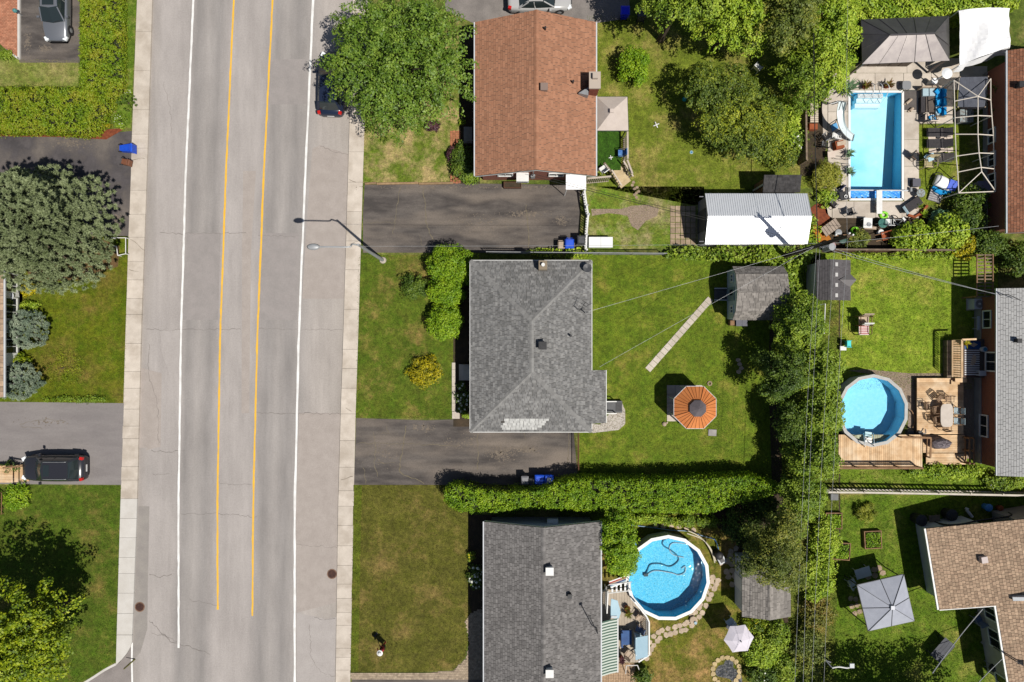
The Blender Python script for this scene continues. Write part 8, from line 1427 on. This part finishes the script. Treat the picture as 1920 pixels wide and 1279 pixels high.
rails('deck_railing', 'brown railing between the pool deck and the covered barbecue', [(1690, 820), (1745, 821)], .85, .9, wood); rails('deck_railing', 'brown railing at the corner of the barbecue deck', [(1745, 822), (1744, 858)], .4, .9, wood); rails('deck_railing', 'brown railing along the outer edge of the pool deck', [(1572, 878), (1730, 878)], .85, .9, wood, 1.6, (.3, .6)); rails('deck_railing', 'double brown railing beside the basement window', [(1818, 822), (1818, 870)], .2, .95, wood); rails('deck_railing', 'single brown railing against the brick wall below the double one', [(1826, 822), (1826, 870)], .2, .95, wood)
t = T('balcony', 'raised wooden balcony with striped rugs at the brick wall', 'balcony', P(1808, 672), 0, None, True); a, b = planks(t, 1806, 636, 1846, 708, 1.0, 'y', .145, MATS['grey_brown_slat'])
t = T('balcony_stair', 'wooden stair and slatted rail on the lawn side of the balcony', 'stair', P(1792, 672), 0, None, True); a, b = P(1772, 708, .3), P(1783, 638, .3)
for k in range(6): y = a.y + (b.y - a.y) * (k + .5) / 6; MB().box((a.x + b.x) / 2, y, .25, b.x - a.x, (b.y - a.y) / 6 - .02, .5).build('side_panel', oldwood, t)
a, b = P(1784, 707, .8), P(1801, 638, .8)
for k in range(9): x = a.x + (b.x - a.x) * (k + .5) / 9; MB().box(x, (a.y + b.y) / 2, .78, (b.x - a.x) / 9 * .62, b.y - a.y, .05).build('slat', deckwood, t)
a, b = P(1803, 708, 1.9), P(1803, 637, 1.9); MB().bar((a.x, a.y, 1.9), (b.x, b.y, 1.9), .14, .06).build('handrail', deckwood, t); c = P(1830, 636, 1.9); MB().bar((b.x, b.y, 1.9), (c.x, c.y, 1.9), .12, .06).build('handrail', deckwood, t)
for k in range(17): y = a.y + (b.y - a.y) * k / 16; MB().box(a.x, y, 1.45, .05, .05, .86).build('baluster', deckwood, t)
for k in range(3): q = P(1776 + 5 * k, 708, .6); MB().box(P(1788 - 4 * k, 0).x, P(0, 712 + 4 * k).y, .75 - .2 * k, .8, .3, .06).build('step', deckwood, t)
t = T('striped_rug', 'blue and white striped rug with a tan diamond on the balcony', 'rug', P(1820, 680, 1.0), 0, None, True); z = 1.005
for k in range(12): y0_ = 656 + 4.1 * k; p0, p1 = P(1808, y0_ + 2.2, z), P(1836, y0_, z); MB().box((p0.x + p1.x) / 2, (p0.y + p1.y) / 2, z + .006, p1.x - p0.x, p1.y - p0.y, .012).build('stripe', siding, t)
p0, p1 = P(1807, 707, z), P(1837, 655, z); MB().box((p0.x + p1.x) / 2, (p0.y + p1.y) / 2, z + .002, p1.x - p0.x, p1.y - p0.y, .004).build('ground_cloth', mk('dark_brown_cloth', A(90, 66, 58), rough=.95), t); MB().prism([q.xy for q in px_poly([(1818, 684), (1824, 664), (1830, 668), (1829, 680), (1824, 686)], z)], z + .013, z + .018).build('motif', tanf, t)
t = T('blue_rug', 'navy rug with a tan diamond at the upper end of the balcony', 'rug', P(1822, 647, 1.0), 0, None, True); p0, p1 = P(1808, 654.5, z), P(1838, 640, z); MB().box((p0.x + p1.x) / 2, (p0.y + p1.y) / 2, z + .004, p1.x - p0.x, p1.y - p0.y, .008).build('cloth', sun_, t); MB().prism([q.xy for q in px_poly([(1818, 647), (1825, 642), (1833, 646), (1825, 651)], z)], z + .009, z + .014).build('motif', tanf, t)
pot('yellow green potted plant on the balcony rail', 1811, 645, terra, lf_yel, .12, .25, 12, .3, z0=1.0); table('side_table', 'small white square table at the end of the balcony', 1842, 700, 0, .5, .36, .4, siding, siding, 1.0); t = T('bucket', 'white bucket with teal top beside the balcony window', 'bucket', P(1845, 655, 1.3), 0); t.location.z = 1.0; MB().lathe([(.15, 0), (.2, .35)], 14).build('pail', siding, t); MB().cyl(.03, .0, .3, .37, .13, 12).build('contents', mk('teal_plastic', (0, 0, 0)), t)
table('dining_table', 'long pale glass dining table on the wooden deck', 1775, 779, 0, .88, 1.62, .72, mk('frosted_glass', A(214, 202, 190), A(200, 188, 176), 3, rough=.35), bronze, .45, True)
dg = 'dining chairs on the wooden deck'
for lab, a_, b_, r_ in (('dining chair pulled out at the top corner of the dining deck', 1760, 746, -.9), ('dining chair at the upper end of the glass dining table', 1777, 748, -PI / 2), ('dining chair pulled far back near the pool side of the deck', 1736, 761, .1), ('dining chair on the pool side at the upper part of the glass table', 1751, 768, .1), ('dining chair on the pool side at the lower part of the glass table', 1753, 787, .2), ('dining chair at the lower end of the glass dining table', 1772, 801, PI / 2), ('shaded dining chair at the upper house side of the glass table', 1793, 770, PI), ('shaded dining chair at the lower house side of the glass table', 1793, 789, PI)): chair('dining_chair', lab, a_, b_, r_, bronze if a_ < 1785 else palecush, .45, 1.0, bronze, 4, group=dg)
t = T('covered_barbecue', 'barbecue under a crumpled grey cover on the wooden deck', 'barbecue', P(1760, 831, .9), 0, None, True); c = P(1761, 831, .9); n = 20; rg = []
for f, z in ((1.0, .45), (1.02, .7), (.96, 1.0), (.86, 1.2), (.6, 1.38), (.2, 1.45)): rg.append([(c.x + .78 * f * math.cos(u) * (1 + .06 * math.sin(5 * u)), c.y + .4 * f * math.sin(u) * (1 + .08 * math.sin(7 * u + z * 3)), z + .04 * math.sin(6 * u)) for u in [2 * PI * k / n for k in range(n)]])
MB().loft(rg).build('cover', mk('mauve_cover', A(140, 130, 134), A(116, 108, 114), 5, rough=.7), t); [MB().box(c.x + x, c.y + y, .5, .06, .06, .14).build('leg', black, t) for x in (-.4, .4) for y in (-.2, .2)]
t = T('pool_ladder', 'white ladder in the lower corner of the pale blue pool', 'ladder', P(1628, 825, 1.3), 0, None, True)
for k in range(4): p0, p1 = P(1621.5, 811 + 5.2 * k, .9 + .12 * k), P(1634, 813 + 5.2 * k, .9 + .12 * k); MB().bar(p0, p1, .16, .05).build('step', white, t)
for x in (1619, 1637): MB().tube(spline([P(x, 812, .7), P(x + 1, 824, 1.5), P(x + 2, 834, 1.8), P(x + 3, 838, .9)], 4), .03, 6).build('rail', white, t)
t = T('pool_pump', 'black pool pump between the pale blue pool and the dining deck', 'pump', P(1716, 812), 0); MB().cyl(0, 0, .05, .6, .22, 14).build('filter_tank', black, t); MB().box(-.5, .05, .15, .45, .3, .3).build('motor', dkgrey, t); MB().tube([(0, 0, .6), (.3, .1, .75), (.35, .35, .6)], .04, 6).build('pipe', grey, t); MB().tube(spline([(-.3, .4, .15), (-.1, .9, .12), (-.25, 1.4, .15), (-.5, 1.7, .3)], 5), .04, 6).build('hose', wood, t)
t = T('air_conditioner', 'white outdoor air conditioner unit beside the light roofed brick house', 'air conditioner', P(1822, 571), 0); MB().box(0, 0, .4, .72, .72, .75).build('case', siding, t); MB().cyl(0, 0, .77, .8, .28, 18).build('fan_grille', grey, t); MB().cyl(0, 0, .8, .83, .09, 10).build('fan_hub', white, t); MB().box(0, 0, .02, .85, .85, .04).build('pad', concrete, t)
t = T('wall_meter', 'white meter box and pipe on the wall of the light roofed brick house', 'meter', P(1846, 563), 0); MB().box(0, 0, 1.2, .25, .35, .5).build('box', siding, t); MB().tube([(0, 0, 0), (0, 0, 2.4)], .04, 6).build('pipe', grey, t)
table('planter_table', 'white plant stand against the brick wall above the balcony', 1838, 606, 0, .5, 1.0, .6, siding); t = T('lawn_lamp', 'white wall lamp above the balcony on the brick wall', 'lamp', P(1848, 622), 0); MB().cyl(0, 0, 0, 1.5, .03, 6).build('post', grey, t); MB().lathe([(.1, 1.5), (.16, 1.6), (.12, 1.75), (.02, 1.8)], 10).build('shade', siding, t)
t = T('garden_bench', 'small white bench among the plants at the end of the picket fence', 'bench', P(1862, 909), 0); MB().box(0, 0, .4, 1.15, .35, .06).build('seat', white, t); [MB().box(x, 0, .2, .1, .3, .38).build('leg', white, t) for x in (-.48, .48)]; MB().box(0, .05, .46, .5, .2, .06).build('cushion', palecush, t)
t = T('electrical_box', 'grey utility box below the picket fence under the wires', 'box', P(1558, 929), 0); MB().box(0, 0, .25, .5, .4, .5).build('cabinet', grey, t); MB().box(0, 0, .52, .54, .44, .04).build('lid', dkgrey, t)
# ------------------------------------------------------------------ lower right garden
for lab, x0, y0, x1, y1, an in (('wooden raised bed nearest the picket fence', 1549, 962, 1578, 991, .0), ('wooden raised bed of bright seedlings left of the square grey gazebo', 1562, 1018, 1593, 1049, -.08), ('wooden raised bed half open on one side in the middle of the lawn', 1621, 996, 1652, 1028, .05)):
    c = P((x0 + x1) / 2, (y0 + y1) / 2, .3); t = T('raised_bed', lab, 'raised bed', (c.x, c.y, 0), an); sx, sy = L(x1 - x0, .3), L(y1 - y0, .3)
    for s_ in (-1, 1): MB().box(0, s_ * sy / 2, .16, sx + .06, .06, .34).build('board', wood, t); MB().box(s_ * sx / 2, 0, .16, .06, sy - .06, .34).build('board', wood, t)
    MB().box(0, 0, .11, sx - .06, sy - .06, .22).build('soil', soil, t); n = 420; pp = np.stack([RNG.uniform(-sx * .42, sx * .42, n), RNG.uniform(-sy * .42, sy * .42, n), .24 + RNG.random(n) * .16], 1); leaf_mesh('seedlings', pp, np.array([0, 0, .8]) + RNG.normal(size=(n, 3)) * .5, .13, lf_cedar, t, .6)
t = T('dark_bench', 'dark grey flat bench standing askew on the lower right lawn', 'bench', P(1767, 1219, .7).xy.to_3d(), 0); an = math.radians(49)
for k in range(4): MB().box(0 - .33 * math.sin(an) * (k - 1.5) * .72, .33 * math.cos(an) * (k - 1.5) * .72, .7, 1.65, .225, .04, an).build('plank', mk('slate_plank', A(88, 90, 98), A(78, 80, 88), 2, rough=.7, isl=.05), t)
for u in (-.7, .7):
    for v in (-.35, .35): MB().box(u * math.cos(an) - v * math.sin(an), u * math.sin(an) + v * math.cos(an), .34, .06, .06, .68).build('leg', dkgrey, t)
t = T('lamp_post', 'white curved lamp arm on a thin pole at the lower edge under the wires', 'lamp', P(1537, 1222), 0, None, True); a = P(1537, 1222); MB().tube([a, (a.x + .02, a.y, 1.6)], .05, 8).build('pole', dkgrey, t); e = P(1556, 1248, 2.6); MB().tube([(a.x + .02, a.y, 1.6), P(1548, 1238, 2.3), P(1560, 1252, 2.6)], .04, 6).build('brace', grey, t); MB().tube(spline([P(1560, 1252, 2.6), P(1572, 1250, 2.65), P(1588, 1252, 2.6), P(1598, 1249, 2.6)], 5), .05, 8).build('arm', white, t); q = P(1596, 1247, 2.6); MB().box(q.x, q.y, 2.64, .3, .3, .14).build('head', siding, t)
stones('paving', 'pale slabs showing beside the square grey gazebo', [(1610, 1083), (1625, 1076), (1645, 1072), (1656, 1066)], .8, .5, rows=2, m_=MATS['old_paver']); stones('paving', 'slabs in the shadow at the left foot of the square grey gazebo', [(1598, 1110), (1600, 1130), (1606, 1146)], .7, .45, rows=2, m_=MATS['old_paver'])
chair('garden_chair', 'shaded white chair beside the upper corner of the square grey gazebo', 1596, 1092, .5, siding, 0, 1.1); table('garden_table', 'white table in the shadow above the square grey gazebo', 1618, 1074, .3, 1.1, .7, .6, siding)
t = T('drain_hose', 'black hose on the pale wall at the top of the tan roofed house', 'hose', P(1830, 972, 1), 0, None, True); MB().tube(spline([P(1760, 981, .9), P(1775, 984, 1.6), P(1800, 983, 1.9), P(1840, 975, 1.9), P(1880, 970, 1.8), P(1896, 966, 1.5), P(1890, 961, .8)], 6), .06, 8).build('hose', black, t); q = P(1760, 981, .9); MB().cyl(q.x, q.y, 0, .9, .04, 6).build('downpipe', black, t)
for lab, a_, b_, m1, h, r_ in (('black composter at the corner of the tan roofed house', 1728, 976, black, .9, .4), ('round blue tub beside the wall of the tan roofed house', 1854, 952, mk('sky_plastic', A(90, 160, 230), rough=.5), .5, .26), ('black barrel beside the white pot at the pale wall', 1785, 966, black, .8, .4), ('orange tub near the round blue tub', 1876, 953, terra, .35, .2)):
    t = T('garden_tub', lab, 'tub', P(a_, b_, h).xy.to_3d(), 0); MB().lathe([(r_ * .85, 0), (r_, h - .06)], 16).build('tub', black if r_ > .3 else m1, t); MB().lathe([(r_ * 1.05, h - .06), (r_ * 1.05, h), (r_ * .7, h + .05), (.02, h + .08)], 16).build('lid', m1, t)
t = T('white_pipe', 'white downpipe piece lying against the pale wall', 'pipe', P(1814, 961), -.9); MB().tube([(-.3, 0, .15), (.35, 0, .15)], .11, 10).build('pipe', white, t); MB().tube([(-.3, 0, .15), (-.38, .14, .15)], .12, 10).build('elbow', white, t)
table('garden_table', 'grey shaded table between the composter and the black barrel', 1752, 972, .1, .8, .45, .5, oldwood)
t = T('wall_bench', 'beige stair beside the windows of the tan roofed house', 'stair', P(1858, 1207), -.75)
for k in range(4): MB().box(.3 * k - .5, 0, .1 + .16 * k, .32, .9, .2 + .32 * k if k else .2).build('tread', beige, t)
t = T('kettle_grill', 'black kettle grill against the wall of the tan roofed house', 'barbecue', P(1848, 1243), 0); MB().ball((0, 0, .75), .3, 14, 8, .8).build('bowl', black, t, True); [MB().bar((.25 * math.cos(k * 2.1), .25 * math.sin(k * 2.1), 0), (.15 * math.cos(k * 2.1), .15 * math.sin(k * 2.1), .6), .04).build('leg', grey, t) for k in range(3)]; MB().bar((-.1, 0, 1.0), (.1, 0, 1.0), .04).build('handle', grey, t)
chair('garden_chair', 'blue garden chair under the eave of the tan roofed house', 1832, 1160, 2.0, mk('grey_blue_fabric', (0, 0, 0)), 0, 1.1, grey)
